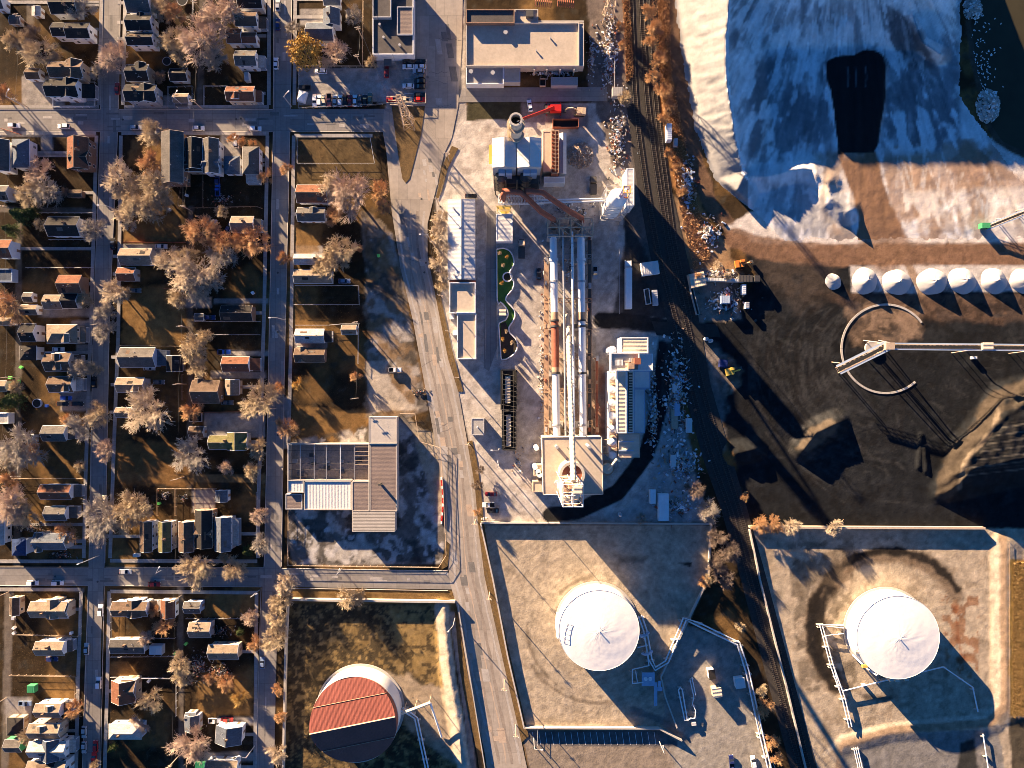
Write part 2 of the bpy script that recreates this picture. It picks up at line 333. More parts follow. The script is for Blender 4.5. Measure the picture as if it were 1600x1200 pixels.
# works yard
YP = [(728, 165), (960, 160), (990, 260), (1030, 430), (1062, 510), (1050, 560), (1055, 700), (1110, 815), (752, 818), (735, 700), (715, 610), (680, 560), (690, 440), (680, 300), (700, 230)]
G.fill(YP, YARD, 4, 1)
G.blot(YP, (.31, .28, .25), 12, .55, 131, .5); G.blot(YP, (.50, .46, .42), 7, .58, 132, .4); G.blot(YP, (.25, .20, .16), 5, .64, 133, .4)
G.fill([(975, 130), (1000, 130), (1020, 320), (1060, 500), (1030, 500), (960, 490), (980, 330)], (.085, .075, .068), 6, 6, .95)
G.fill([(975, 330), (1050, 480), (1050, 500), (975, 492)], (.04, .037, .036), 4, 3)
G.fill([(1020, 520), (1055, 525), (1062, 640), (1110, 815), (950, 815), (1000, 770), (1040, 660)], (.36, .34, .32), 6, 8, .9)
G.fill([(730, 158), (815, 158), (815, 187), (730, 188)], (.05, .045, .025), 2, 2); G.fill([(815, 158), (920, 165), (918, 200), (815, 190)], (.19, .14, .13), 4, 4, .8)
G.stroke([(1042, 530), (1030, 640), (1010, 710), (965, 770), (900, 800), (860, 805)], 26, (.018, .018, .019), 1., 3, 1.5); G.stroke([(1055, 520), (1045, 560), (1040, 620)], 12, (.05, .045, .042), .8, 5, 3)
G.stroke([(940, 500), (1000, 505), (1080, 515), (1160, 520)], 26, (.022, .021, .021), 1., 3, 1.5); G.stroke([(960, 520), (1080, 530)], 10, (.36, .34, .32), .6, 6, 4)
G.fill([(930, 570), (945, 570), (950, 680), (925, 690)], (.24, .10, .06), 14, 6, .8); G.fill([(848, 560), (930, 560), (930, 690), (850, 690)], (.33, .22, .14), 10, 8, .6)
for i in range(30):
    x = 760 + rng.random() * 190; y = 340 + rng.random() * 460; r = 4 + rng.random() * 14
    G.fill([(x - r * .5, y - r), (x + r * .5, y - r), (x + r * .4, y + r), (x - r * .5, y + r)], (.30, .265, .235) if rng.random() < .6 else (.46, .43, .40), 6, 8, .5)
# scrap strip left of the rails, bank of dry brush right of them
G.fill([(920, -60), (975, -60), (985, 260), (960, 260), (920, 140)], (.15, .12, .10), 4, 6)
G.fill([(975, -60), (1030, -60), (1032, 200), (1075, 430), (1040, 440), (990, 200)], (.10, .083, .07), 4, 4)
G.fill([(1005, -60), (1045, -60), (1052, 120), (1090, 300), (1150, 420), (1090, 440), (1060, 330), (1030, 180)], (.24, .125, .05), 5, 8)
G.fill([(1050, 300), (1130, 370), (1160, 430), (1080, 440), (1060, 380)], (.25, .17, .10), 5, 8, .7)
G.stroke([(1042, -60), (1052, 60), (1068, 150), (1085, 240), (1110, 320), (1160, 375), (1240, 395)], 24, BROWN, 1., 4, 3)
# coal yard
G.fill([(1150, 375), (1660, 372), (1660, 825), (1175, 825), (1140, 700), (1085, 520), (1150, 480), (1180, 430)], COAL, 8, 5)
G.fill([(1200, 378), (1660, 376), (1660, 414), (1240, 416)], (.17, .098, .06), 5, 3); G.fill([(1270, 455), (1660, 458), (1660, 505), (1420, 500), (1320, 480)], (.105, .066, .044), 14, 6, .9)
G.fill([(1180, 390), (1300, 380), (1310, 460), (1250, 490), (1200, 450)], (.06, .046, .036), 24, 8, .7)
for i in range(420):       # wheel tracks swept across the coal
    a = rng.random() * 2.2 + 1.6; r = 80 + rng.random() * 230; cx, cy = 1390 + rng.normal() * 25, 560 + rng.normal() * 25
    pts = [(cx + r * math.cos(a + t), cy + r * math.sin(a + t) * .9) for t in np.linspace(0, .5 + rng.random() * .8, 9)]
    if min(p[1] for p in pts) < 470 or max(p[1] for p in pts) > 815 or min(p[0] for p in pts) < 1170: continue
    G.stroke(pts, 1. + rng.random() * 3, (.034, .034, .034) if rng.random() < .6 else (.010, .009, .009), .6, 3, 2)
for i in range(46):
    y = 378 + rng.random() * 36; x = 1200 + rng.random() * 330; G.stroke([(x, y), (x + 80 + rng.random() * 110, y + rng.normal() * 3)], 2, (.24, .15, .10) if i % 2 else (.10, .055, .035), .5, 2, 1)
G.fill([(1328, 414), (1420, 412), (1660, 416), (1660, 456), (1330, 456)], (.52, .48, .44), 4, 4, .9); G.stroke([(1418, 412), (1442, 458)], 12, (.24, .16, .10), .9, 4, 2)
G.fill([(1320, 480), (1440, 475), (1450, 530), (1390, 545), (1330, 540)], (.22, .15, .10), 12, 12, .8)
G.stroke([(1394, 560), (1396, 690)], 30, (.012, .012, .013), .9, 8, 3)  # shadow below the conveyor hub, painted into the ground colour
for i in range(330):
    x = 1170 + rng.random() * 420; y = 490 + rng.random() * 240; a = rng.normal() * .5 + .6; r = 10 + rng.random() * 25
    G.stroke([(x, y), (x + r * math.cos(a), y + r * math.sin(a))], 1.5, (.036, .036, .036) if i % 2 else (.006, .008, .008), .55, 3, 3)
G.fill([(1140, 560), (1160, 580), (1155, 600), (1130, 625), (1105, 590), (1100, 540), (1120, 545)], (.24, .17, .12), 8, 8, .9); G.fill([(1100, 520), (1140, 560), (1130, 700), (1100, 640)], (.17, .16, .15), 10, 8, .6)
G.fill([(1075, 420), (1150, 425), (1160, 500), (1080, 505)], (.24, .20, .17), 5, 5, .8)
G.fill([(1130, 355), (1180, 330), (1300, 300), (1500, 215), (1560, 240), (1660, 270), (1660, 380), (1240, 384), (1180, 378)], (.52, .47, .42), 6, 6); G.fill([(1540, 300), (1560, 260), (1660, 300), (1660, 350)], (.30, .205, .145), 10, 8, .7)
G.stroke([(1150, 372), (1190, 388), (1300, 398), (1660, 396)], 34, (.17, .098, .06), .9, 6, 3); G.stroke([(1380, 360), (1385, 390)], 70, (.19, .11, .065), .8, 16, 4)
CY = [(1150, 420), (1660, 460), (1660, 825), (1180, 825), (1100, 520)]
G.blot(CY, (.023, .0245, .0265), 9, .58, 141, .4); G.blot(CY, (.007, .0065, .0065), 6, .58, 142, .5)
# heaps of coal
G.ridge([(1256, 702), (1276, 676), (1306, 662)], 24, 4., 1.1); G.fill([(1245, 700), (1268, 672), (1300, 655), (1314, 664), (1285, 690), (1262, 705)], (.08, .062, .045), 6, 5, .9)  # sunlit top of the heap painted lighter than the coal
G.ridge([(1150, 708), (1178, 702)], 22, 3.5, 1.); G.ridge([(1448, 735), (1444, 700)], 7, 1.); G.ridge([(1436, 730), (1440, 680)], 6, .8)
d = sdist(PX, PY, [(1478, 775), (1500, 735), (1506, 705), (1520, 690), (1555, 645), (1570, 622), (1680, 600), (1680, 790), (1500, 800)]); mnd = 9 * SM(.5 - (d - 8) / 50) * (1 + .10 * (N1 - .5))
mnd = mnd * (1 + .22 * (np.sin((PX * .55 + PY * .8) * .28 + 6 * N1) * .5) * np.clip((d + 30) / 40, 0, 1)); mnd = mnd * np.where(PY > 738 - (PX - 1500) * .22, np.clip(1 - (PY - 738 + (PX - 1500) * .22) / 45, 0.0, 1), 1); G.Z = np.maximum(G.Z, mnd * (PX > 1420))
G.fill([(1465, 780), (1470, 720), (1510, 680), (1545, 610), (1600, 595), (1680, 590), (1680, 640), (1575, 625), (1560, 660), (1525, 700), (1508, 740), (1485, 790)], (.042, .033, .025), 8, 8, .95)  # sunlit left slope of the mound painted lighter and browner
G.fill([(1560, 640), (1590, 612), (1660, 610), (1660, 645)], (.05, .04, .03), 6, 6, .8); G.stroke([(1500, 760), (1508, 720), (1550, 675), (1560, 640)], 7, (.12, .095, .07), .9, 5, 5)  # lit crest of the mound painted paler still
for i in range(14):
    y = 655 + i * 6.2; x0 = 1565 - i * 4.6; G.ridge([(x0, y + 8), (1680, y - 10 + i)], 2.6, 0) ; G.stroke([(x0, y + 8), (1680, y - 12)], 2, (.10, .09, .075) if i % 2 else (.03, .027, .025), .8, 2, 1)
# tank compounds
G.fill([(752, 820), (1113, 820), (1108, 905), (1035, 1060), (1062, 1140), (820, 1140)], TAN, 3, 1)
TC = [(755, 823), (1110, 823), (1105, 905), (1040, 1050), (1060, 1137), (822, 1138)]; RC = [(1180, 830), (1570, 830), (1575, 1200), (1290, 1200)]
G.blot(TC, (.42, .34, .25), 6, .58, 151, .35); G.blot(TC, (.22, .17, .12), 5, .62, 152, .3)
th = np.arctan2(PY - 981, PX - 934); rr = np.hypot(PX - 934, PY - 981); inc = sdist(PX, PY, [(755, 823), (1110, 823), (1105, 905), (1040, 1050), (1060, 1137), (822, 1138)]) < 0
G.C *= np.where(inc[..., None], (1 + .07 * np.sin(rr * .8 + 7 * N1 + 3 * N2))[..., None] * (.9 + .2 * N1)[..., None], 1)
for a0, a1, r in [(2.2, 3.2, 110), (1.4, 2.6, 118), (3.9, 4.6, 80)]:
    G.stroke([(934 + r * math.cos(t), 981 + r * math.sin(t)) for t in np.linspace(a0, a1, 14)], 5, (.13, .10, .07), .7, 5, 4)
G.fill([(960, 865), (1010, 872), (1005, 880), (965, 882)], (.10, .08, .06), 12, 8, .7); G.fill([(1060, 880), (1080, 880), (1078, 886)], (.05, .04, .03), 3, 3)
G.fill([(1035, 1060), (1070, 975), (1160, 1010), (1210, 1260), (1060, 1260), (1040, 1140)], (.26, .235, .20), 3, 2); G.fill([(815, 1143), (1040, 1143), (1070, 1260), (840, 1260)], (.22, .18, .14), 2, 1)
G.fill([(820, 1142), (1035, 1142), (1060, 1158), (1058, 1168), (830, 1165)], (.10, .095, .095), 2, 1); G.stroke([(990, 1110), (1035, 1125), (1075, 1160)], 12, (.13, .12, .11), .8, 4, 2)
G.fill([(1172, 826), (1660, 826), (1660, 1260), (1290, 1260)], TAN, 3, 2)
inc = sdist(PX, PY, [(1180, 830), (1570, 830), (1575, 1200), (1290, 1200)]) < 0; rr2 = np.hypot(PX - 1385, PY - 990)
G.C *= np.where(inc[..., None], (.87 + .26 * N1)[..., None] * (.92 + .16 * N2)[..., None], 1)
G.blot(RC, (.42, .34, .25), 6, .58, 151, .4); G.blot(RC, (.20, .15, .10), 5, .60, 152, .5)
G.blot([(1230, 850), (1330, 840), (1340, 1080), (1250, 1080)], (.06, .045, .03), 7, .50, 154, .6); G.blot([(1470, 930), (1530, 930), (1530, 1060), (1480, 1060)], (.20, .08, .03), 5, .55, 155, .7)
arc = lambda a0, a1, r, e=1.: [(1390 + r * math.cos(t), 985 + r * e * math.sin(t)) for t in np.linspace(a0, a1, 24)]
G.stroke(arc(2.3, 5.8, 118), 26, (.12, .08, .05), .8, 12, 6); G.stroke(arc(2.3, 5.75, 124), 13, (.022, .018, .015), 1., 7, 5); G.stroke(arc(2.5, 3.7, 114), 22, (.014, .012, .011), .95, 9, 7); G.stroke(arc(3.4, 5.0, 126), 8, (.015, .012, .01), .9, 5, 5)
G.fill([(1285, 860), (1330, 850), (1320, 900), (1270, 920)], (.10, .075, .05), 12, 12, .6); G.stroke([(1493, 950), (1497, 990), (1503, 1030)], 9, (.17, .06, .025), .8, 6, 7); G.fill([(1345, 1085), (1400, 1088), (1395, 1096), (1350, 1095)], (.05, .04, .035), 6, 5, .8)
G.stroke([(1566, 835), (1568, 1000), (1570, 1105), (1545, 1130), (1400, 1140), (1320, 1165), (1300, 1260)], 15, (.27, .19, .125), .95, 4, 2); G.stroke([(1557, 835), (1559, 1000), (1560, 1100), (1540, 1120), (1400, 1131), (1316, 1150), (1288, 1180)], 7, (.48, .41, .31), .8, 4, 2)  # the paler line paints the sunlit face of the bank
G.fill([(1310, 1260), (1318, 1170), (1390, 1148), (1560, 1138), (1580, 1260)], (.17, .16, .15), 4, 3); G.fill([(1500, 1160), (1522, 1155), (1530, 1200), (1510, 1230), (1495, 1200)], (.03, .03, .028), 6, 4)  # blue-grey shade of the basin put into its floor colour
G.stroke([(1555, 850), (1556, 1000), (1557, 1095)], 14, (.46, .40, .31), .7, 8, 3); G.fill([(1578, 875), (1660, 870), (1660, 1115), (1577, 1120)], (.30, .19, .055), 3, 3); G.fill([(1578, 1122), (1660, 1120), (1660, 1260), (1582, 1260)], (.06, .05, .035), 4, 4)  # pale stroke paints sunlight on the left face of the bank
# banks of the basins
def bank(line, w, h): G.ridge(line, w, h, .8)
bank([(1572, 850), (1573, 1110)], 26, 1.2); bank([(1318, 1165), (1390, 1145), (1556, 1132)], 16, .7)
bank([(693, 950), (702, 1050), (728, 1200), (738, 1260)], 18, 2.2)
# sunk river bed
RIV = [(1506, -70), (1509, 40), (1516, 95), (1528, 140), (1535, 190), (1560, 228), (1600, 246), (1670, 262), (1670, -70)]
dR = sdist(PX, PY, RIV); G.Z = np.where(dR < 0, np.maximum(-3, dR * .12), G.Z)
G.fill(RIV, (.05, .045, .035), 3, 2)
G.fill([(1515, 190), (1560, 228), (1600, 246), (1670, 262), (1670, 300), (1560, 260), (1520, 235)], (.50, .47, .44), 5, 5)
G.C *= (.7 + .6 * N4)[..., None]
G.Z += (N4 - .5) * .10 * (np.abs(PX - 800) < 5000)
G.Z = np.where(G.Z > .3, G.Z + ((N2 - .5) * .10 + (N1 - .5) * .25) * np.clip(G.Z, 0, 3), G.Z)
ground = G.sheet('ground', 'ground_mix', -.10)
o = MB(); R = 3000
for a, b, c, d2 in [(-R, -R, R, W(0, GY1)[1]), (-R, W(0, GY0)[1], R, R), (-R, W(0, GY1)[1], W(GX0, 0)[0], W(0, GY0)[1]), (W(GX1, 0)[0], W(0, GY1)[1], R, W(0, GY0)[1])]:
    o.poly([(a, b, -.14), (c, b, -.14), (c, d2, -.14), (a, d2, -.14)])
mk('outer_soil', (.10, .07, .045), rough=.95, var=.5, scale=.03, bump=.4)
struct(o.obj('ground', 'outer_soil'))
o = MB(); o.poly([W(1500, -70, -1.2), W(1500, 260, -1.2), W(2600, 330, -1.2), W(2600, -900, -1.2), W(1700, -900, -1.2)]); struct(o.obj('river', 'water'))

# the great salt hill, its ridge goes on past the upper edge of the photograph
hx = np.arange(1040, 1700.1, 2.5); hy = np.arange(-330, 385.1, 2.5); HX, HY = np.meshgrid(hx, hy)
SH = Field(HX, HY, SALT); n1 = vnoise(HX.shape, 14, 21); n2 = vnoise(HX.shape, 5, 27); n3 = vnoise(HX.shape, 40, 44)
lf = np.interp(HY, [-330, -60, 0, 100, 200, 280, 330, 380], [1046, 1050, 1056, 1070, 1088, 1118, 1180, 1230])
rg = np.interp(HY, [-330, -60, 0, 60, 120, 200, 270, 285], [1200, 1150, 1139, 1134, 1134, 1146, 1160, 1170])
rh = np.interp(HY, [-330, -150, -60, 0, 120, 200, 250, 300], [15.5, 15.5, 15.5, 15, 12, 9, 5, 0])
left = np.clip((HX - lf) / (rg - lf), 0, 1) * rh; right = rh * np.clip(1 - (HX - rg) / 62, 0, 1)
z = np.where(HX < rg, left, right)
rip = (np.sin(HY * .34 + HX * .10 + 7 * n1 + 6 * n3) * .07 + (n2 - .5) * .22 + (n1 - .5) * .5) * (HX < rg) * np.clip(left / 4, 0, 1); z = z + rip
top = 19 * np.clip(1 - np.abs(HY + 72 + (n1 - .5) * 12) / 150, 0, 1) * SM((HX - 1070) / 50) * SM((1520 - HX) / 50); z = np.maximum(z, top)
SH.Z = z; ln = [(1163, 274), (1200, 276), (1240, 264), (1268, 264), (1290, 285), (1300, 310), (1325, 330)]
d_ = ldist(HX, HY, ln) + (n1 - .5) * 8 + (n2 - .5) * 5; SH.Z = np.maximum(SH.Z, 3.3 * np.clip(1 - d_ / 24, 0, 1.1) ** 1.1); d_ = ldist(HX, HY, [(1163, 274), (1150, 300), (1140, 325)]) + (n1 - .5) * 10; SH.Z = np.maximum(SH.Z, 4 * np.clip(1 - d_ / 32, 0, 1))
SH.ridge([(1420, -40), (1425, 20), (1440, 65), (1470, 85)], 18, 8, 1.)
CO = [(1290, 105), (1292, 96), (1298, 92), (1306, 89), (1322, 87), (1335, 86), (1346, 80), (1354, 78), (1363, 79), (1375, 84), (1381, 91), (1384, 102), (1384, 123), (1381, 174), (1372, 225), (1366, 238), (1310, 241), (1306, 203), (1301, 160), (1292, 123)]
SH.Z += 1.3 * SM(.5 - sdist(HX, HY, CO) / 9) * SM((236 - HY) / 70)
edge = np.minimum.reduce([(HX - lf) + 3, (374 + (n1 - .5) * 14 - HY) * .8, 1502 + (n2 - .5) * 8 - HX + np.clip((HY - 150) * .7, 0, 300), (HY + 325)])
def snoise(u, v, seed):
    r = np.random.default_rng(seed).random((257, 257)); out = 0; amp = 1.; tot = 0
    for o in range(3):
        a, b = u * 2 ** o + 37.3 * o, v * 2 ** o; ai, bi = np.floor(a).astype(int), np.floor(b).astype(int); fa, fb = a - ai, b - bi; ai %= 256; bi %= 256
        out = out + amp * ((r[ai, bi] * (1 - fa) + r[ai + 1, bi] * fa) * (1 - fb) + (r[ai, bi + 1] * (1 - fa) + r[ai + 1, bi + 1] * fa) * fb); tot += amp; amp *= .6
    return out / tot
an_, ra_ = np.arctan2(HY + 260, HX - 1320), np.hypot(HX - 1320, HY + 260)
STK = snoise(an_ * 75 + 300, ra_ / 60, 77); STL = snoise((HY + HX * .35) / 9 + 60, (HX - HY * .35) / 34 + 40, 78)
SH.Z += (n2 - .5) * .22 + .10 + np.where(HX > rg, (STK - .5) * .8, (STL - .5) * .55) * np.clip(SH.Z / 2, .25, 1)
k_ = SM(edge / 16); SH.Z = SH.Z * k_ - .10 * (1 - k_) - np.clip(-edge, 0, 9) * np.where((HX > 1490) & (HY < 250), .5, .03)
SH.C *= ((.86 + .28 * n1) * np.where(HX < rg, .54, 1.5))[..., None]  # sunlit slope darkened and shaded side lifted, light balanced in the colour
GREY = (.20, .20, .21); BR2 = (.30, .205, .145); inner = (HX > rg + 4)
st = np.sin(np.arctan2(HY + 200, HX - 1320) * 55 + 9 * n3) * .5 + .5
m = SM((n1 - .5) * 3 + (STK - .5) * 3.2 + .2) * inner * SM((HY + 60) / 60) * .75; SH.C = SH.C * (1 - m[..., None]) + np.array(GREY) * m[..., None]
for pg, c, mx in [([(1180, 95), (1210, 100), (1205, 150), (1190, 250), (1240, 240), (1270, 190), (1250, 120), (1215, 160), (1200, 180), (1178, 250)], (.12, .12, .13), .75),
                  ([(1390, 130), (1440, 110), (1490, 150), (1500, 215), (1380, 225)], (.14, .14, .15), .6), ([(1390, 10), (1420, 30), (1450, 80), (1430, 110), (1400, 60), (1385, 40)], (.15, .15, .16), .7),
                  ([(1235, 120), (1290, 110), (1300, 220), (1240, 220)], (.2, .2, .21), .5), ([(1470, 60), (1495, 40), (1500, 210), (1475, 200)], (.14, .14, .16), .7), ([(1180, 60), (1200, 80), (1215, 40)], (.2, .2, .2), .4),
                  ([(1380, 225), (1520, 215), (1560, 260), (1520, 300), (1450, 320), (1420, 350), (1390, 330)], BR2, .8), ([(1475, 260), (1510, 220), (1640, 300), (1640, 330), (1560, 310)], (.26, .17, .12), .8),
                  ([(1400, 230), (1440, 230), (1480, 380), (1440, 380)], (.34, .22, .14), .6), ([(1270, 240), (1320, 240), (1330, 300), (1280, 290)], (.42, .34, .27), .6), ([(1290, 330), (1330, 350), (1320, 378), (1290, 370)], (.45, .36, .28), .7)]:
    SH.fill(pg, c, 10, 12, mx)
for i in range(60):
    x = 1400 + rng.random() * 160; y = 230 + rng.random() * 60; a = 1.0 + rng.random() * .9
    SH.stroke([(x, y), (x + 60 * math.cos(a), y + 60 * math.sin(a))], 2, (.28, .19, .13) if i % 3 else (.62, .58, .53), .5, 3, 3)
TRK = [(1310, 236), (1370, 236), (1378, 280), (1392, 320), (1425, 385), (1335, 385), (1343, 345), (1336, 310), (1318, 270)]
SH.fill(TRK, (.20, .115, .068), 5, 3)
for i in range(26):
    a = (i + rng.random()) / 26; SH.stroke([(1312 + 58 * a, 240), (1324 + 54 * a, 285), (1345 + 42 * a, 330), (1338 + 86 * a, 385)], 1.6, (.27, .17, .11) if i % 2 else (.11, .06, .035), .6, 2, 1)
SH.fill(CO, (.011, .011, .012), 2.5, 1)
for i in range(12): SH.stroke([(1302 + 6 * i, 96 + (i % 3) * 4), (1304 + 5.6 * i, 150), (1312 + 5 * i, 232)], 1.4, (.03, .03, .032), .6, 2, 1)
SH.noise = lambda cell, sd: (.4 * vnoise(HX.shape, cell * 2, sd, 4) + .6 * snoise(an_ * 34 + sd, ra_ / 55 + sd * .37, sd) - .5) * 1.45 + .5
IN = [(1142, -60), (1142, 100), (1155, 230), (1200, 262), (1290, 250), (1500, 235), (1500, -60)]
for pg, c, cell, th_, sd, mx in [(IN, (.22, .22, .23), 9, .57, 201, .6), (IN, (.14, .14, .15), 5, .62, 202, .6), ([(1175, 85), (1300, 90), (1300, 245), (1170, 250)], (.13, .13, .14), 8, .53, 203, .6), ([(1385, 110), (1500, 110), (1500, 225), (1380, 230)], (.13, .13, .145), 8, .52, 204, .65), ([(1375, 0), (1435, 30), (1465, 110), (1390, 110)], (.07, .07, .08), 6, .50, 205, .8),
                                 (IN, (.85, .84, .83), 6, .57, 206, .65), ([(1270, 235), (1560, 225), (1650, 380), (1290, 380)], (.22, .145, .095), 7, .54, 207, .6), ([(1400, 300), (1650, 290), (1650, 375), (1400, 375)], (.62, .58, .53), 9, .50, 208, .7), ([(1130, 280), (1330, 290), (1330, 375), (1130, 375)], (.16, .16, .17), 6, .58, 209, .6)]: SH.blot(pg, c, cell, th_, sd, mx, 14)
SH.fill(TRK, (.19, .11, .066), 6, 4, .85); SH.fill(CO, (.011, .011, .012), 3, 2.5)
for x0 in (1324, 1336, 1352): SH.stroke([(x0, 104), (x0 + 2, 118), (x0 + 1, 136)], 1.6, (.10, .10, .11), .8, 2, 1)
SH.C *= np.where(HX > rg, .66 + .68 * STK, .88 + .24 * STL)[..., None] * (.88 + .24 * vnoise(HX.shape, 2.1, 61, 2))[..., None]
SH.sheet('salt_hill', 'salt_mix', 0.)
# =============== streets, kerbs and pavements
mk('coal_dust', (.03, .027, .025), rough=.95, var=.4, scale=.5, bump=.5)
mk('wheel_wear', (.24, .20, .165), rough=.9, var=.35, scale=.3, bump=.2); mk('patch_dark', (.15, .14, .13), rough=.9, var=.3, scale=.4, bump=.3); mk('patch_pale', (.36, .33, .30), rough=.9, var=.3, scale=.4, bump=.3); mk('patch_tan', (.40, .31, .235), rough=.9, var=.3, scale=.4, bump=.3)
def sheet(name, pts, mat, z): 
    o = MB().poly([W(x, y, 0)[:2] + (z,) for x, y in pts]); return struct(o.obj(name, mat))
sheet('street', [(-80, 172), (612, 170), (620, 205), (-80, 206)], 'street', .03)
sheet('street', [(-80, 887), (450, 888), (700, 893), (712, 921), (450, 917), (-80, 914)], 'street', .03)
sheet('street', [(163, -80), (192, -80), (184, 200), (171, 500), (164, 870), (158, 1000), (156, 1260), (127, 1260), (132, 1060), (139, 870), (146, 500), (157, 200)], 'street_v', .034)
sheet('street', [(428, -80), (457, -80), (453, 200), (444, 600), (440, 870), (433, 980), (427, 1260), (398, 1260), (406, 1000), (413, 860), (419, 600), (427, 200)], 'street_v', .034)
ROADL = [(652, -80), (652, 150), (640, 190), (600, 172), (598, 205), (604, 240), (612, 330), (626, 420), (645, 500), (667, 620), (687, 730), (694, 800), (700, 880), (703, 910), (714, 950), (732, 1060), (758, 1180), (768, 1260)]
ROADR = [(836, 1260), (815, 1160), (790, 1050), (770, 960), (757, 900), (748, 830), (742, 760), (730, 690), (716, 610), (700, 560), (684, 480), (668, 400), (668, 350), (680, 300), (694, 240), (706, 215), (716, 165), (722, 60), (724, -80)]
sheet('main_road', ROADL + ROADR, 'road', .040)
sheet('service_road', [(722, 137), (948, 136), (949, 158), (716, 160)], 'street', .036)
sheet('service_lane', [(761, 330), (775, 330), (776, 545), (764, 580), (756, 575)], 'street_v', .036)
sheet('traffic_island', [(640, 168), (662, 168), (655, 215), (636, 284), (630, 282), (622, 240), (606, 172)], None, .0) if False else None
mk('verge', (.12, .075, .03), rough=.95, var=.5, scale=.5, bump=.8, bscale=3)
isl = struct(MB().ppoly([(612, 166), (664, 166), (658, 210), (640, 280), (634, 286), (629, 280), (622, 240)], 0, .16, 0).obj('traffic_island', 'verge'))
for pts in [[(706, 228), (716, 232), (700, 262), (690, 300), (684, 312), (681, 308), (690, 262)], [(668, 400), (684, 480), (700, 560), (716, 612), (724, 612), (706, 545), (690, 470), (678, 400)],
            [(730, 690), (742, 760), (748, 830), (757, 900), (770, 960), (815, 1160), (826, 1150), (780, 950), (768, 890), (756, 815), (752, 770), (745, 720), (738, 688)],
            [(714, 955), (730, 1050), (757, 1180), (768, 1262), (756, 1262), (746, 1180), (718, 1050), (706, 960)], [(703, 850), (700, 884), (690, 890), (690, 880), (697, 845)]]:
    struct(MB().ppoly(pts, 0, .15, 0).obj('verge', 'verge'))
KER = MB()
def walk(line, w=5.5):
    for (x0, y0), (x1, y1) in zip(line[:-1], line[1:]):
        n = math.hypot(x1 - x0, y1 - y0); ax, ay = -(y1 - y0) / n * w / 2, (x1 - x0) / n * w / 2
        struct(MB().ppoly([(x0 + ax, y0 + ay), (x1 + ax, y1 + ay), (x1 - ax, y1 - ay), (x0 - ax, y0 - ay)], 0, .12, 0).obj('pavement', 'walk'))
def kerb(line):
    KER.tube([W(x, y, 0)[:2] + (.06,) for x, y in line], .13, 4)
for l in [[(160, -60), (155, 164)], [(197, -60), (192, 164)], [(151, 212), (143, 480), (134, 740), (131, 872)], [(189, 212), (185, 520), (178, 700), (172, 872)], [(127, 924), (122, 1060), (118, 1260)], [(171, 924), (168, 1060), (162, 1260)],
          [(421, -60), (420, 164)], [(418, 212), (413, 480), (404, 780), (403, 872)], [(401, 926), (398, 1260)], [(462, -60), (460, 164)], [(459, 212), (455, 520), (451, 690)]]: walk(l)
for l in [[(-60, 209), (150, 208)], [(190, 208), (420, 209)], [(460, 212), (582, 212)], [(-60, 167), (155, 167)], [(194, 167), (420, 167)], [(-60, 877), (130, 877)], [(172, 876), (402, 877)], [(-60, 921), (126, 921)], [(172, 924), (402, 926)]]: walk(l)
for l in [[(157, 206), (146, 500), (139, 880)], [(184, 206), (171, 500), (164, 880)], [(138, 916), (127, 1260)], [(163, 916), (156, 1260)], [(427, 206), (419, 600), (413, 885)], [(453, 206), (444, 600), (440, 885)], [(408, 918), (398, 1260)],
          [(163, -70), (157, 170)], [(190, -70), (185, 170)], [(428, -70), (427, 170)], [(457, -70), (454, 170)], [(-60, 206), (156, 206)], [(185, 206), (426, 206)], [(454, 206), (598, 206)], [(-60, 171), (157, 171)], [(186, 171), (426, 171)],
          [(-60, 886), (139, 886)], [(165, 886), (412, 887)], [(-60, 915), (138, 915)], [(164, 915), (408, 917)], [(441, 888), (700, 892)], [(436, 919), (700, 923)]]: kerb(l)
struct(KER.obj('kerb', 'kerbstone'))
sheet('level_crossing', [(1018, 502), (1120, 507), (1126, 527), (1026, 524)], 'coal_dust', .05)
# worn repairs, cracks and manholes in the paving
rp = random.Random(3); PAT = {k: MB() for k in ('patch_dark', 'patch_pale', 'patch_tan')}; CR = MB()
def onroad(t):      # point along the main road, with its half width
    y = 20 + 1160 * t; xl = np.interp(y, [p[1] for p in ROADL if p[1] > 210 or p[0] > 650], [p[0] for p in ROADL if p[1] > 210 or p[0] > 650]) if y > 300 else 655
    xr = np.interp(y, [p[1] for p in ROADR[::-1]], [p[0] for p in ROADR[::-1]]); return xl, xr, y
for i in range(70):
    xl, xr, y = onroad(rp.random()); w_ = xr - xl; x = xl + w_ * rp.uniform(.1, .75); a, b = w_ * rp.uniform(.06, .2), rp.uniform(4, 26); sk_ = .16 * b
    PAT[rp.choice(list(PAT))].poly([W(x, y, 0)[:2] + (.046 + i * .0001,), W(x + a, y, 0)[:2] + (.046 + i * .0001,), W(x + a + sk_, y + b, 0)[:2] + (.046 + i * .0001,), W(x + sk_, y + b, 0)[:2] + (.046 + i * .0001,)])
    q = [(xl + w_ * rp.uniform(0, .5), y + 10)]
    for k in range(7): q.append((q[-1][0] + rp.uniform(2, 6), q[-1][1] + rp.uniform(-3, 3)))
    if i % 4 == 0 and max(p[0] for p in q) < xr: CR.tube([W(px_, py_, 0)[:2] + (.04,) for px_, py_ in q], .03, 3)
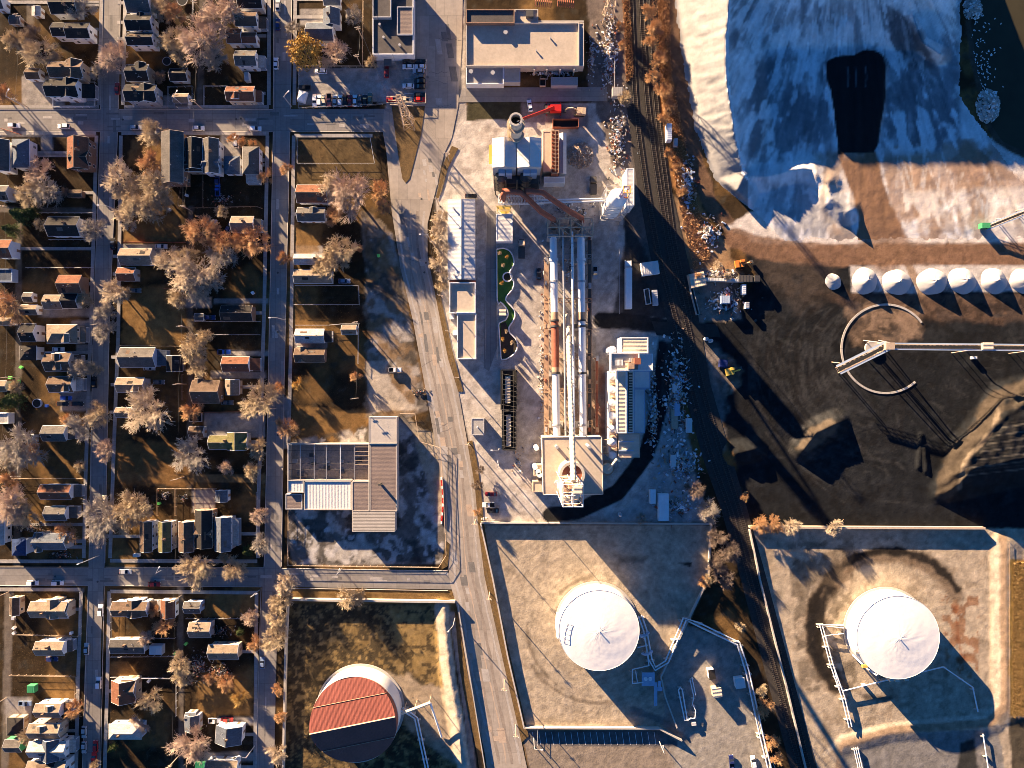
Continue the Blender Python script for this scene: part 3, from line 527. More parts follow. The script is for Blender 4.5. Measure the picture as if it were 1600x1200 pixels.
for i in range(110):
    k = rp.randrange(4)
    if k == 0: x, y, a, b = rp.uniform(0, 590), rp.uniform(174, 198), rp.uniform(5, 22), rp.uniform(2, 6)
    elif k == 1: x, y, a, b = rp.uniform(0, 690), rp.uniform(894, 908), rp.uniform(5, 22), rp.uniform(2, 5)
    elif k == 2: y = rp.uniform(0, 1190); x, a, b = np.interp(y, [0, 200, 500, 870, 1200], [164, 160, 149, 142, 130]) + rp.uniform(1, 17), rp.uniform(2, 5), rp.uniform(6, 24)
    else: y = rp.uniform(0, 1190); x, a, b = np.interp(y, [0, 200, 600, 870, 1200], [430, 429, 421, 415, 401]) + rp.uniform(1, 17), rp.uniform(2, 5), rp.uniform(6, 24)
    z_ = .042 + i * .0001; PAT[rp.choice(['patch_dark', 'patch_pale'])].poly([W(x, y, 0)[:2] + (z_,), W(x + a, y, 0)[:2] + (z_,), W(x + a, y + b, 0)[:2] + (z_,), W(x, y + b, 0)[:2] + (z_,)])
for f0, f1, kk in ((.12, .18, 'patch_pale'), (.30, .37, 'wheel_wear'), (.50, .53, 'patch_tan'), (.62, .70, 'wheel_wear'), (.84, .90, 'patch_pale')):
    m_ = MB(); yy = list(range(330, 1200, 12)); b_ = []
    for y in yy:
        xl, xr, _ = onroad((y - 20) / 1160); wv = math.sin(y * .021 + f0 * 20) * .02; b_.append((W(xl + (xr - xl) * (f0 + wv), y, 0)[:2] + (.0435,), W(xl + (xr - xl) * (f1 + wv + .015 * math.sin(y * .13)), y, 0)[:2] + (.0435,)))
    for (a, b), (c, d) in zip(b_[:-1], b_[1:]): m_.add([a, b, d, c], [(0, 1, 2, 3)])
    struct(m_.obj('road_wear', kk))
for k, m_ in PAT.items(): struct(m_.obj('road_patch', k))
CR.obj('road_crack', 'rubber')['kind'] = 'structure'
MH = MB()
for i in range(22):
    x, y = rp.choice([(rp.uniform(20, 590), rp.uniform(180, 197)), (rp.uniform(20, 690), rp.uniform(896, 910)), (161, rp.uniform(210, 860)), (434, rp.uniform(210, 860)), (rp.uniform(655, 690), rp.uniform(300, 450))]); p = W(x, y, 0); MH.cyl(p[0], p[1], .03, .062, .42, n=10)
struct(MH.obj('manhole_covers', 'dark_steel'))
LN = MB()
for i in range(20): x = 832 + i * 10; q = W(x, 1144, 0), W(x + 3, 1164, 0); d_ = .07; LN.poly([(q[0][0] - d_, q[0][1], -.03), (q[0][0] + d_, q[0][1], -.03), (q[1][0] + d_, q[1][1], -.03), (q[1][0] - d_, q[1][1], -.03)])
for x in (632, 648):
    for y in range(98, 162, 8): a, b = W(x, y, 0), W(x + 14, y, 0); LN.poly([(a[0], a[1] - .06, .0), (b[0], b[1] - .06, .0), (b[0], b[1] + .06, .0), (a[0], a[1] + .06, .0)])
struct(LN.obj('parking_lines', 'white_steel'))

# =============== houses
FR = MB()
for a in [(-.6, -.05, 0, -.48, .05, 1.5), (.48, -.05, 0, .6, .05, 1.5), (-.48, -.05, 1.38, .48, .05, 1.5), (-.48, -.05, 0, .48, .05, .12), (-.48, -.04, .70, .48, .04, .78)]: FR.box(*a)
FRAME = FR.mesh('window', 'wall_wh'); PANE = MB().box(-.48, -.02, .12, .48, .02, 1.38).mesh('pane', 'glass')
DOOR = MB().box(-.5, -.06, 0, .5, .06, 2.05).mesh('door', 'wall_br'); HANDLE = MB().box(.3, -.1, .95, .4, .1, 1.05).mesh('handle', 'steel')
GUT = {}
def block(root, cx, cy, hx, hy, ax, eh, rise, t, roof, wall, faces, wins=True, z0=0., over=.38):
    w = MB(); wx, wy = hx - over, hy - over
    if t == 'f':
        w.box(cx - hx, cy - hy, z0, cx + hx, cy + hy, eh - .25)
        for a in [(-hx, -hy, hx, -hy + .3), (-hx, hy - .3, hx, hy), (-hx, -hy + .3, -hx + .3, hy - .3), (hx - .3, -hy + .3, hx, hy - .3)]: w.box(cx + a[0], cy + a[1], eh - .25, cx + a[2], cy + a[3], eh + .35)
        w.obj('wall', 'wall_' + wall, root, local=True); MB().box(cx - hx + .3, cy - hy + .3, eh - .25, cx + hx - .3, cy + hy - .3, eh).obj('roof', 'roof_' + roof, root, local=True)
    else:
        q = (lambda u, v, z: (cx + u, cy + v, z)) if ax == 'h' else (lambda u, v, z: (cx - v, cy + u, z))
        lx, ly = (hx, hy) if ax == 'h' else (hy, hx); a, b = lx - over, ly - over; ez = eh + rise * over / ly
        if t == 'g':
            w.add([q(-a, -b, z0), q(a, -b, z0), q(a, b, z0), q(-a, b, z0), q(-a, -b, ez), q(a, -b, ez), q(a, b, ez), q(-a, b, ez), q(-a, 0, eh + rise - .02), q(a, 0, eh + rise - .02)],
                  [(0, 1, 5, 4), (2, 3, 7, 6), (1, 2, 6, 9, 5), (3, 0, 4, 8, 7)])
            rx = lx
        else:
            w.add([q(-a, -b, z0), q(a, -b, z0), q(a, b, z0), q(-a, b, z0), q(-a, -b, ez), q(a, -b, ez), q(a, b, ez), q(-a, b, ez)], [(0, 1, 5, 4), (2, 3, 7, 6), (1, 2, 6, 5), (3, 0, 4, 7)])
            rx = max(lx - ly * .95, .3)
        w.obj('wall', 'wall_' + wall, root, local=True)
        r = MB(); th = .16
        for dz in (0, th): r.v += [q(-lx, -ly, eh + dz), q(lx, -ly, eh + dz), q(lx, ly, eh + dz), q(-lx, ly, eh + dz), q(-rx, 0, eh + rise + dz), q(rx, 0, eh + rise + dz)]
        r.f += [(0, 1, 5, 4), (2, 3, 4, 5), (6, 7, 11, 10), (8, 9, 10, 11), (0, 1, 7, 6), (2, 3, 9, 8)]
        r.f += [(1, 5, 11, 7), (5, 2, 8, 11), (3, 4, 10, 9), (4, 0, 6, 10)] if t == 'g' else [(1, 2, 5), (7, 8, 11), (3, 0, 4), (9, 6, 10), (1, 2, 8, 7), (3, 0, 6, 9)]
        r.obj('roof', 'roof_' + roof, root, local=True)
        g = MB(); g.tube([q(-lx, -ly, eh + .06), q(lx, -ly, eh + .06)], .09, 4); g.tube([q(-lx, ly, eh + .06), q(lx, ly, eh + .06)], .09, 4)
        if t == 'g':
            for e in (-1, 1):
                for v in (-1, 1): g.tube([q(e * (lx + .04), v * ly, eh + .1), q(e * (lx + .04), 0, eh + rise + .12)], .08, 4)
        g.obj('gutter', 'wall_' + ('wh' if wall != 'br' else 'tan'), root, local=True)
        c = MB(); c.tube([q(-rx, 0, eh + rise + th), q(rx, 0, eh + rise + th)], .11, 5); c.obj('ridge_cap', 'roof_gy', root, local=True)
    if t == 'g' and min(hx, hy) > 1.6:      # mended shingle fields on both slopes
        for side in (-1, 1):
            for i in range(2):
                u0 = random.uniform(-.9, .4) * lx; u1 = min(u0 + random.uniform(.15, .5) * lx, lx * .95); v0 = random.uniform(.1, .5); v1 = v0 + random.uniform(.15, .45); fz = lambda v: eh + rise * (1 - v) + .185
                MB().add([q(u0, side * ly * v0, fz(v0)), q(u1, side * ly * v0, fz(v0)), q(u1, side * ly * v1, fz(v1)), q(u0, side * ly * v1, fz(v1))], [(0, 1, 2, 3)]).obj('shingle_patch', 'roof_' + random.choice([roof, 'dk', 'br', 'gy', roof]), root, local=True) if random.random() < .55 else None
    if not wins: return
    for (dx, dy) in faces:
        L = (wy if dx else wx) * 2; n = max(1, int(L / 3.2)); rz = math.pi / 2 if dx else 0
        for st in range(max(1, int(eh / 2.6))):
            for i in range(n):
                u = (i + .5) / n * L - L / 2; px, py = (cx + dx * wx, cy + u) if dx else (cx + u, cy + dy * wy)
                if st == 0 and i == n // 2 and z0 == 0:
                    d = part('door', DOOR, root, (px + dx * .03, py + dy * .03, z0), rz); part('handle', HANDLE, d); continue
                wn = part('window', FRAME, root, (px, py, z0 + .9 + 2.6 * st), rz); part('pane', PANE, wn)
HOUSES = []
def house(x0, y0, x1, y1, ax, roof, wall, eh, nm, wh, t='g', pitch=.62, rot=0., chim=None, porch=None, dorm=None, wing=None, shed=False, cat=None, low=None, vent=True):
    cx, cy = (x0 + x1) / 2, (y0 + y1) / 2; k = (H - eh) / H * S; hx, hy = (x1 - x0) / 2 * k, (y1 - y0) / 2 * k
    X, Y, _ = W(cx, cy, eh); nmk = 'garage' if 'garage' in nm else 'shed' if 'shed' in nm else 'house'
    root = empty(nmk, (X, Y, 0), math.radians(rot)); tag(root, nm + ' ' + wh, nmk)
    MARKS.append((X / S + 800, 600 - Y / S, nm)); HOUSES.append(root)
    faces = [(1 if cx < 800 else -1, 0), (0, -1 if cy < 600 else 1)]
    rise = (hy if ax == 'h' else hx) * pitch
    if nmk != 'house' and eh < 3.2: over = .25
    block(root, 0, 0, hx, hy, ax, eh, rise, t, roof, wall, faces, over=.38 if nmk == 'house' else .22)
    if not chim and nmk == 'house' and random.random() < .55: chim = (random.uniform(-.5, .5), random.choice([-.25, .25, .05])) if ax == 'h' else (random.choice([-.25, .25, .05]), random.uniform(-.5, .5))
    if chim:
        u, v = chim[0] * hx, chim[1] * hy; c = MB().box(u - .4, v - .35, 1, u + .4, v + .35, eh + rise + 1.0).obj('chimney', 'wall_br', root, local=True)
        MB().box(u - .28, v - .23, eh + rise + 1.0, u + .28, v + .23, eh + rise + 1.15).obj('flue', 'roof_dk', c, local=True)
    if vent and nmk == 'house':
        for i in range(2):
            u, v = random.uniform(-.6, .6) * hx, random.uniform(-.5, .5) * hy; zz = eh + rise * (1 - abs(v / hy if ax == 'h' else u / hx))
            if t == 'h': zz = eh + rise * (1 - max(abs(v / hy), abs(u / hx)))
            if t == 'f': zz = eh
            MB().cyl(u, v, zz - .1, zz + .6, .12, n=8).obj('vent_pipe', 'steel', root, local=True)
    if nmk == 'house':
        pth = (x1, 133 - (cy - 740) * .03) if cx < 130 else (184 - cy * .018, x0) if 168 < cx < 242 else (x1, 417 - cy * .015) if 335 < cx < 410 else (458, x0 + 6) if 455 < cx < 520 else None
        if pth and pth[1] - pth[0] > 3: struct(MB().ppoly([(pth[0], cy - 3), (pth[1], cy - 3), (pth[1], cy + 2), (pth[0], cy + 2)], -.05, .09, 0).obj('path', 'walk'))
    if porch:
        d = porch[1]; dx, dy = dict(e=(1, 0), w=(-1, 0), n=(0, 1), s=(0, -1))[porch[0]]; m = porch[2] if len(porch) > 2 else roof; f = .8
        a = (hx - .4, -hy * f, hx + d, hy * f) if dx > 0 else (-hx - d, -hy * f, -hx + .4, hy * f) if dx < 0 else (-hx * f, hy - .4, hx * f, hy + d) if dy > 0 else (-hx * f, -hy - d, hx * f, -hy + .4)
        p = MB().prism([(a[0], a[1]), (a[2], a[1]), (a[2], a[3]), (a[0], a[3])], 2.45, [2.6 + (.5 if (sx * dx < 0 or sy * dy < 0) else 0) for sx, sy in ((-1, -1), (1, -1), (1, 1), (-1, 1))]).obj('porch_roof', 'roof_' + m, root, local=True)
        dk = MB().box(a[0], a[1], 0, a[2], a[3], .4); dk.obj('porch_floor', 'wall_gy', root, local=True)
        for sx in (0, 2):
            for sy in (1, 3): part('post', POSTM, p, (a[sx] + (.15 if sx == 0 else -.15), a[sy] + (.15 if sy == 1 else -.15), .4))
    if dorm:
        for u, side in dorm:
            if ax == 'h': bx, by = u * hx, side * hy * .45; block(root, bx, by, 1.5, hy * .42, 'v', eh + rise * .78, .55, 'g', roof, wall, [], False, z0=eh + .2, over=.15)
            else: bx, by = side * hx * .45, u * hy; block(root, bx, by, hx * .42, 1.5, 'h', eh + rise * .78, .55, 'g', roof, wall, [], False, z0=eh + .2, over=.15)
    if wing:
        for wg in (wing if isinstance(wing, list) else [wing]):
            wx0, wy0, wx1, wy1, wa, we = wg[:6]; kk = (H - we) / H * S; c = W((wx0 + wx1) / 2, (wy0 + wy1) / 2, we); hh = ((wx1 - wx0) / 2 * kk, (wy1 - wy0) / 2 * kk)
            block(root, c[0] - X, c[1] - Y, hh[0], hh[1], wa, we, (hh[1] if wa == 'h' else hh[0]) * pitch * .96, wg[8] if len(wg) > 8 else 'g', wg[6] if len(wg) > 6 else roof, wg[7] if len(wg) > 7 else wall, faces)
    return root
POSTM = MB().box(-.09, -.09, 0, .09, .09, 2.1).mesh('post', 'wall_wh')
h = house
h(82, 36, 141, 57, 'h', 'dk', 'wh', 5, 'long black-roofed house', 'north of the corner lot near the top left', chim=(.1, 0), wing=(104, 36, 141, 60, 'h', 5.2))
h(78, 96, 130, 121, 'h', 'br', 'tan', 5.2, 'brown house with tall chimney', 'second from the top left corner crossing', chim=(-.1, .2), wing=(103, 94, 128, 124, 'v', 5.2))
h(72, 124, 123, 151, 'h', 'dk', 'wh', 5.5, 'white-walled corner house', 'with black roof at the top left crossing', porch=('e', 4.5), wing=(95, 124, 122, 153, 'v', 5.3))
h(41, 107, 63, 124, 'h', 'br', 'wh', 2.8, 'small brown shed', 'on the paved yard at top left')
h(50, 10, 64, 25, 'v', 'wh', 'wh', 2.6, 'pale camper-sized shed', 'on the alley at the top left', pitch=.3)
h(15, 24, 32, 38, 'h', 'gy', 'gy', 2.4, 'grey garden shed', 'near the top left corner of the photo', pitch=.3)
h(80, -6, 121, 22, 'h', 'dk', 'gy', 5, 'black house under bare branches', 'cut by the top edge of the photo')
h(-10, -6, 6, 14, 'h', 'gy', 'wh', 4, 'white-walled house end', 'in the extreme top left corner')
h(199, -10, 236, 20, 'h', 'gy', 'wh', 5, 'grey-roofed house', 'cut by the top edge right of the street')
h(198, 23, 238, 48, 'h', 'dk', 'wh', 5.5, 'black house with cream edges', 'upper one of the touching black pair', wing=(214, 20, 226, 49, 'v', 5.3))
h(199, 51, 240, 71, 'h', 'dk', 'wh', 5.5, 'black house with white walls', 'lower one of the touching black pair')
h(198, 101, 233, 127, 'h', 'dk', 'tan', 5, 'black house with cream gable', 'above the crossing corner on the upper street', wing=(211, 98, 228, 122, 'v', 5))
h(196, 133, 245, 158, 'h', 'dk', 'gy', 5.5, 'big grey-walled corner house', 'with black roof beside the upper crossing', wing=(216, 133, 243, 160, 'v', 5.3))
h(266, 107, 293, 127, 'h', 'dk', 'gy', 3, 'black-roofed garage', 'behind the house with the cream gable')
h(271, 146, 295, 161, 'h', 'tan', 'wh', 2.9, 'tan-topped garage', 'on the upper cross street', porch=('s', 1.2, 'gy'))
h(372, -8, 410, 13, 'h', 'dk', 'gy', 5, 'dark top-edge house', 'left of the second street')
h(368, 18, 402, 41, 'h', 'br', 'wh', 5.3, 'brown house with white steps', 'second from the top on the second street', porch=('e', 2.5))
h(355, 45, 378, 68, 'h', 'rd', 'wh', 4.5, 'rust-topped two-part house', 'between two bare trees on the second street', wing=(378, 51, 401, 68, 'h', 4.2))
h(368, 79, 401, 103, 'h', 'gy', 'wh', 5.5, 'slate house with white stairs', 'third from the top on the second street', porch=('e', 2.2, 'wh'))
h(354, 135, 398, 158, 'h', 'rd', 'tan', 5, 'rust-topped corner house', 'beside the upper crossing of the second street', chim=(.1, 0), porch=('e', 1.8), dorm=[(-.3, -1)])
h(-8, 219, 15, 268, 'v', 'gy', 'wh', 5, 'grey left-edge house', 'below the upper cross street')
h(19, 217, 46, 262, 'v', 'bl', 'wh', 5, 'blue-grey hipped house', 'second from the left below the upper street', t='h')
h(105, 215, 139, 264, 'v', 'rd', 'br', 5.5, 'red-sided brown house', 'on the lawn below the upper left crossing', chim=(.3, .1), wing=(112, 232, 140, 264, 'h', 5, 'dk'))
h(106, 297, 128, 308, 'h', 'br', 'br', 2.5, 'low brown shed', 'on the alley below the red-sided house', pitch=.3)
h(-8, 290, 14, 313, 'h', 'gy', 'wh', 4.5, 'small grey edge house', 'at the left edge beside two round trees')
h(75, 339, 125, 369, 'h', 'dk', 'wh', 4.8, 'black house with white gable', 'just below the left alley', t='g')
h(-8, 375, 19, 403, 'h', 'rd', 'wh', 5, 'red-cornered edge house', 'at the left edge below the evergreens')
h(-8, 420, 20, 440, 'h', 'bl', 'bl', 3, 'flat pale-blue garage', 'at the left edge', t='f')
h(92, 430, 128, 458, 'h', 'rd', 'br', 5, 'dark house with red corner', 'on the left street above a driveway')
h(37, 457, 52, 472, 'h', 'gy', 'wh', 2.6, 'tiny grey shed', 'beside the alley left of a pale house')
h(69, 461, 98, 483, 'h', 'tan', 'wh', 3.6, 'cream bracket-shaped house', 'on the driveway near the left street', wing=(97, 458, 122, 482, 'h', 3.4, 'dk'))
h(33, 476, 59, 492, 'h', 'tan', 'wh', 3, 'cream-topped garage', 'on the left alley')
h(-8, 497, 19, 508, 'h', 'tan', 'wh', 3.5, 'narrow tan garage', 'at the left edge beside an orange tree')
h(33, 506, 57, 534, 'h', 'dk', 'wh', 5.5, 'black house with white turret', 'behind the big tan house on the left', wing=(44, 518, 58, 532, 'h', 4.6))
h(73, 507, 121, 537, 'h', 'tan', 'tan', 5.2, 'big tan hipped house', 'on the left street', t='h', dorm=[(.4, -1)], porch=('e', 1.6))
h(31, 540, 57, 563, 'v', 'dk', 'wh', 5, 'black rear house', 'with pale blue end wall on the left alley', t='h')
h(71, 551, 112, 580, 'h', 'br', 'gy', 5.2, 'dormered brown house', 'between two parked cars on the left street', dorm=[(0., 1), (.1, -1)], porch=('e', 2.))
h(77, 588, 115, 613, 'h', 'br', 'wh', 5, 'brown house with white porch', 'above the drive with dark cars', porch=('e', 2.2, 'wh'), dorm=[(.5, -1)])
h(-8, 595, 11, 612, 'h', 'tan', 'wh', 3, 'pale edge garage', 'at the left edge by a small bush')
h(-8, 645, 14, 662, 'h', 'wh', 'wh', 3, 'white flat garage', 'at the left edge below the hedge', t='f')
h(67, 665, 104, 689, 'h', 'gy', 'wh', 4.5, 'cream-and-grey house', 'half hidden by a bare tree', porch=('e', 2.))
h(27, 679, 53, 692, 'h', 'dk', 'gy', 3, 'black alley garage', 'behind a large grey tree')
h(63, 757, 112, 780, 'h', 'rd', 'wh', 4.8, 'orange-roofed house', 'with white end gable on the left street', porch=('e', 2.4, 'gy'))
h(71, 791, 105, 813, 'h', 'gy', 'wh', 4.8, 'grey house with oval porch', 'below the orange-roofed one', porch=('e', 2.5, 'gy'))
h(19, 842, 41, 868, 'v', 'blue', 'bl', 5, 'blue hipped house', 'near the lower left crossing', t='h')
h(54, 833, 104, 859, 'h', 'bl', 'gy', 5, 'navy-roofed corner house', 'among clutter above the lower street', wing=(54, 832, 66, 862, 'v', 5.2, 'gy'))
h(-12, 789, 7, 851, 'v', 'wh', 'wh', 4.5, 'long white edge house', 'at the left edge')
h(252, 206, 287, 286, 'v', 'gy', 'br', 6.5, 'long grey streaked house', 'largest on the block below the upper street', pitch=.45)
h(290, 216, 316, 264, 'v', 'dk', 'tan', 5.5, 'narrow black house', 'right of the long grey one', wing=(289, 250, 316, 268, 'h', 5))
h(317, 217, 342, 271, 'v', 'gy', 'wh', 5.5, 'narrow slate house', 'with tan left slope and white wall', wing=(318, 245, 343, 266, 'h', 5.2, 'bl'))
h(350, 244, 375, 272, 'v', 'bl', 'wh', 3.6, 'low blue-grey hipped house', 'at the end of a short drive', t='h')
h(379, 229, 405, 272, 'v', 'gy', 'wh', 4.5, 'cream hipped house', 'with white back porch on the second street', t='h', porch=('s', 3., 'wh'))
h(362, 338, 397, 363, 'h', 'tan', 'wh', 4, 'cream-topped lone house', 'behind orange trees on the second street', porch=('e', 2.2, 'gy'))
h(188, 388, 238, 414, 'h', 'tan', 'gy', 4, 'tan ranch house', 'below a paved drive on the left street')
h(184, 418, 212, 439, 'h', 'rd', 'gy', 4, 'rust-topped black house', 'directly below the tan ranch house')
h(346, 477, 395, 502, 'h', 'dk', 'br', 4.2, 'black house with orange shrubs', 'on the second street')
h(304, 490, 318, 501, 'h', 'gy', 'gy', 2.4, 'grey tool shed', 'in a back yard mid block', pitch=.2)
h(188, 543, 243, 574, 'h', 'gy', 'bl', 5, 'long tan-and-black house', 'below the lit lawn', porch=('e', 3.2, 'bl'))
h(260, 556, 286, 580, 'v', 'dk', 'dk', 3, 'black square garage', 'with one lit corner mid block')
h(348, 557, 390, 581, 'h', 'rd', 'wh', 4.5, 'rust-roofed cottage', 'with white ends on the second street', porch=('e', 3.2, 'rd'))
h(183, 590, 226, 613, 'h', 'tan', 'gy', 5, 'dormered tan house', 'with a pale left gable on the left street', dorm=[(.4, -1)], porch=('w', 1.6, 'wh'))
h(301, 594, 344, 630, 'h', 'br', 'br', 4.3, 'dark L-shaped house', 'mid block above a round orange tree', wing=(304, 592, 318, 606, 'v', 4))
h(352, 593, 374, 617, 'v', 'tan', 'tan', 4, 'tan cross-gabled house', 'beside the big round tree')
h(327, 680, 387, 702, 'h', 'ol', 'gy', 4.5, 'olive-roofed house', 'on a concrete court by the second street', wing=(355, 676, 386, 703, 'v', 4.6), chim=(-.1, .3))
h(296, 666, 319, 684, 'h', 'br', 'gy', 3, 'brown half-lit garage', 'on the concrete court')
h(181, 637, 206, 652, 'h', 'tan', 'wh', 4, 'cream street-side house', 'under a big grey tree')
h(219, 815, 238, 862, 'v', 'br', 'wh', 5.5, 'first row house from left', 'with lit left edge above the lower street')
h(247, 815, 268, 862, 'v', 'ol', 'gy', 5.5, 'second row house from left', 'with yellow-green left edge')
h(279, 815, 303, 862, 'v', 'br', 'tan', 5.5, 'third row house from left', 'with broad tan left slope')
h(305, 797, 332, 856, 'v', 'dk', 'br', 5.5, 'fourth row house from left', 'with brown stepped gables', wing=[(305, 828, 331, 840, 'h', 5.8, 'br'), (305, 796, 333, 806, 'h', 4.6, 'tan')])
h(336, 808, 361, 861, 'v', 'bl', 'gy', 5.5, 'last slate row house', 'with cream left slope', porch=('e', 1.8, 'wh'))
h(337, 766, 356, 784, 'v', 'bl', 'wh', 3, 'blue-grey lattice garage', 'at the back of the row houses')
h(48, 940, 106, 965, 'h', 'tan', 'tan', 5, 'broad cream house', 'below the lower left crossing', chim=(-.2, -.3), wing=[(73, 936, 92, 966, 'v', 5.2), (88, 942, 108, 966, 'h', 4.6)])
h(15, 933, 31, 961, 'v', 'br', 'tan', 3.2, 'brown split-tone garage', 'on the lower left alley')
h(56, 1002, 101, 1024, 'h', 'tan', 'wh', 5, 'cream house with white gable', 'mid block at lower left', chim=(0, .4), porch=('e', 1.5, 'gy'))
h(56, 1099, 96, 1121, 'h', 'tan', 'wh', 5, 'tan dormered house', 'with white left wall at lower left', dorm=[(.2, 1)], porch=('e', 2., 'gy'))
h(46, 1130, 95, 1154, 'h', 'tan', 'tan', 5.2, 'beige house with large dormer', 'between two others at lower left', dorm=[(-.1, 1)])
h(11, 1121, 37, 1149, 'v', 'dk', 'tan', 3, 'half-black garage', 'on the lower left alley', t='h')
h(8, 1155, 34, 1175, 'h', 'gy', 'gn', 3, 'garage with green wall', 'below the half-black one')
h(46, 1158, 104, 1184, 'h', 'wh', 'wh', 5.3, 'white cross-gabled house', 'at the lower left', wing=(64, 1155, 93, 1188, 'v', 5.5, 'bl'), porch=('e', 1.8, 'wh'))
h(44, 1189, 104, 1216, 'h', 'tan', 'wh', 5.5, 'tan bottom-edge house', 'in the lower left corner')
h(176, 940, 231, 963, 'h', 'br', 'wh', 5, 'rusty long house', 'below the lower crossing', wing=(198, 937, 222, 964, 'v', 4.8), porch=('e', 2.2))
h(251, 937, 274, 965, 'v', 'rd', 'wh', 3.2, 'two-tone rust garage', 'below the lower street')
h(288, 940, 314, 958, 'h', 'gy', 'bl', 4, 'grey house with blue gable', 'below the lower street')
h(296, 972, 330, 996, 'h', 'tan', 'gy', 4, 'tan-and-brown house', 'behind a junk-filled yard')
h(172, 999, 226, 1021, 'h', 'gy', 'wh', 3.8, 'flat grey ranch house', 'beside a parked trailer', pitch=.25)
h(326, 1007, 373, 1030, 'h', 'tan', 'tan', 4.5, 'wide tan house', 'right of the junk-filled yard', pitch=.5)
h(174, 1063, 212, 1097, 'v', 'rd', 'tan', 5, 'red-edged cross-gabled house', 'at lower left', wing=(190, 1062, 213, 1092, 'h', 4.8, 'br'))
h(170, 1131, 222, 1155, 'h', 'wh', 'bl', 4, 'white hipped house', 'beside a brown bush', t='h')
h(289, 1117, 312, 1142, 'v', 'bl', 'gy', 3.5, 'small blue-grey house', 'with a lit gable in the lower block', wing=(290, 1113, 306, 1128, 'h', 3.2))
h(337, 1134, 378, 1162, 'v', 'bl', 'wh', 4.5, 'white-and-slate house', 'behind two red vehicles', pitch=.5, rot=-4)
h(322, 1188, 372, 1210, 'h', 'tan', 'wh', 4, 'tan lower-edge house', 'cut by the bottom edge near a green tarp')
h(506, -10, 532, 9, 'h', 'bl', 'wh', 4, 'slate top-edge house', 'right of the second street')
h(505, 14, 531, 40, 'v', 'bl', 'wh', 4.6, 'slate cross-gabled house', 'behind the golden tree', wing=(479, 36, 521, 64, 'h', 4.6))
h(464, 289, 512, 317, 'h', 'rd', 'wh', 4.5, 'rust-roofed house', 'beside the large pale tree', wing=(485, 289, 512, 318, 'h', 4.2))
h(465, 324, 508, 346, 'h', 'gy', 'wh', 4.5, 'white-and-black house', 'directly below the rust-roofed one', dorm=[(.2, 1)])
h(460, 397, 508, 413, 'h', 'wh', 'gy', 3.5, 'cream strip house', 'upper of two beside the tan round tree')
h(460, 421, 519, 443, 'h', 'tan', 'gy', 3.5, 'long black-and-tan house', 'with a car parked behind it')
h(462, 514, 507, 536, 'h', 'wh', 'gy', 4, 'cream-topped long house', 'above a brown one on the second street', porch=('e', 2.4, 'dk'))
h(534, 508, 557, 523, 'h', 'tan', 'wh', 3, 'tan-topped garage', 'alone in a back yard right of the second street') if False else h(534, 508, 557, 523, 'h', 'tan', 'wh', 3, 'lone back-yard garage', 'with tan roof right of the second street')
h(461, 544, 508, 566, 'h', 'br', 'br', 4, 'brown patchwork house', 'on the second street above a dark lawn', wing=(464, 542, 478, 566, 'v', 3.9, 'tan'))
for lm in [(806, 230, 'white-roofed boiler house'), (820, 72, 'big flat-roofed workshop'), (613, 42, 'black flat-roofed building'), (720, 375, 'long white office'), (730, 525, 'long white office lower end'), (893, 728, 'square kiln house'), (975, 640, 'cream silo building'), (535, 740, 'roofless L-shaped workshop'),
           (555, 1115, 'red floating-roof tank'), (934, 981, 'left white tank'), (1393, 990, 'right white tank'), (638, 190, 'lattice pylon on the island'), (793, 640, 'black loading bay'), (1115, 460, 'scrap compound'), (1035, 790, 'two white containers'), (1310, 680, 'small coal heap'), (1180, 825, 'fence of the right compound')]: MARKS.append(lm)

# =============== trees
def bare_tree(seed, spread=4.2, height=9., dens=1.):
    r = random.Random(seed); seg = []
    def go(p, d, L, rad, lev):
        d = d.normalized(); q = p + d * L; mid = p + d * L * .5 + Vector((r.uniform(-1, 1), r.uniform(-1, 1), r.uniform(-.5, .5))) * L * .06
        seg.append((p, mid, rad, rad * .85, lev)); seg.append((mid, q, rad * .85, rad * .65, lev))
        if lev == 4: return
        n = [int(9 * dens) + 1, 7, 6, 5][lev]
        for i in range(n):
            t = 1 if lev == 0 else .35 + .65 * (i + r.random()) / n
            b = mid + (q - mid) * max(0, (t - .5) * 2) if t > .5 else p + (mid - p) * t * 2
            if lev == 0:
                a = 2 * math.pi * (i + r.random() * .7) / n; e = r.uniform(.25, 1.15) if i else 1.4
                nd = Vector((math.cos(a) * math.cos(e), math.sin(a) * math.cos(e), math.sin(e)))
                nl = spread * r.uniform(.45, .62)
            else:
                nd = d * (1.1 - .1 * lev) + Vector((r.gauss(0, 1), r.gauss(0, 1), r.gauss(.12, .6))) * (.34 + .03 * lev); nl = L * r.uniform(.55, .85)
            go(b, nd, nl, rad * [.5, .55, .55, .6][lev], lev + 1)
    th = height * .3; go(Vector((0, 0, 0)), Vector((r.uniform(-.08, .08), r.uniform(-.08, .08), 1)), th, .24, 0)
    T, Cn = MB(), MB()
    for p, q, a, b, lev in seg: (T if lev <= 1 else Cn).tube([p, q], [max(a, .034), max(b, .024)], 5 if lev < 2 else 3, cap=False)
    return T.mesh('trunk', 'bark', True), Cn.mesh('crown', 'twig_tan')
TREES = [bare_tree(s, 4.2 + .3 * (s % 3 - 1), 8.5 + s % 3, 1 + .1 * (s % 2)) for s in range(1, 8)]
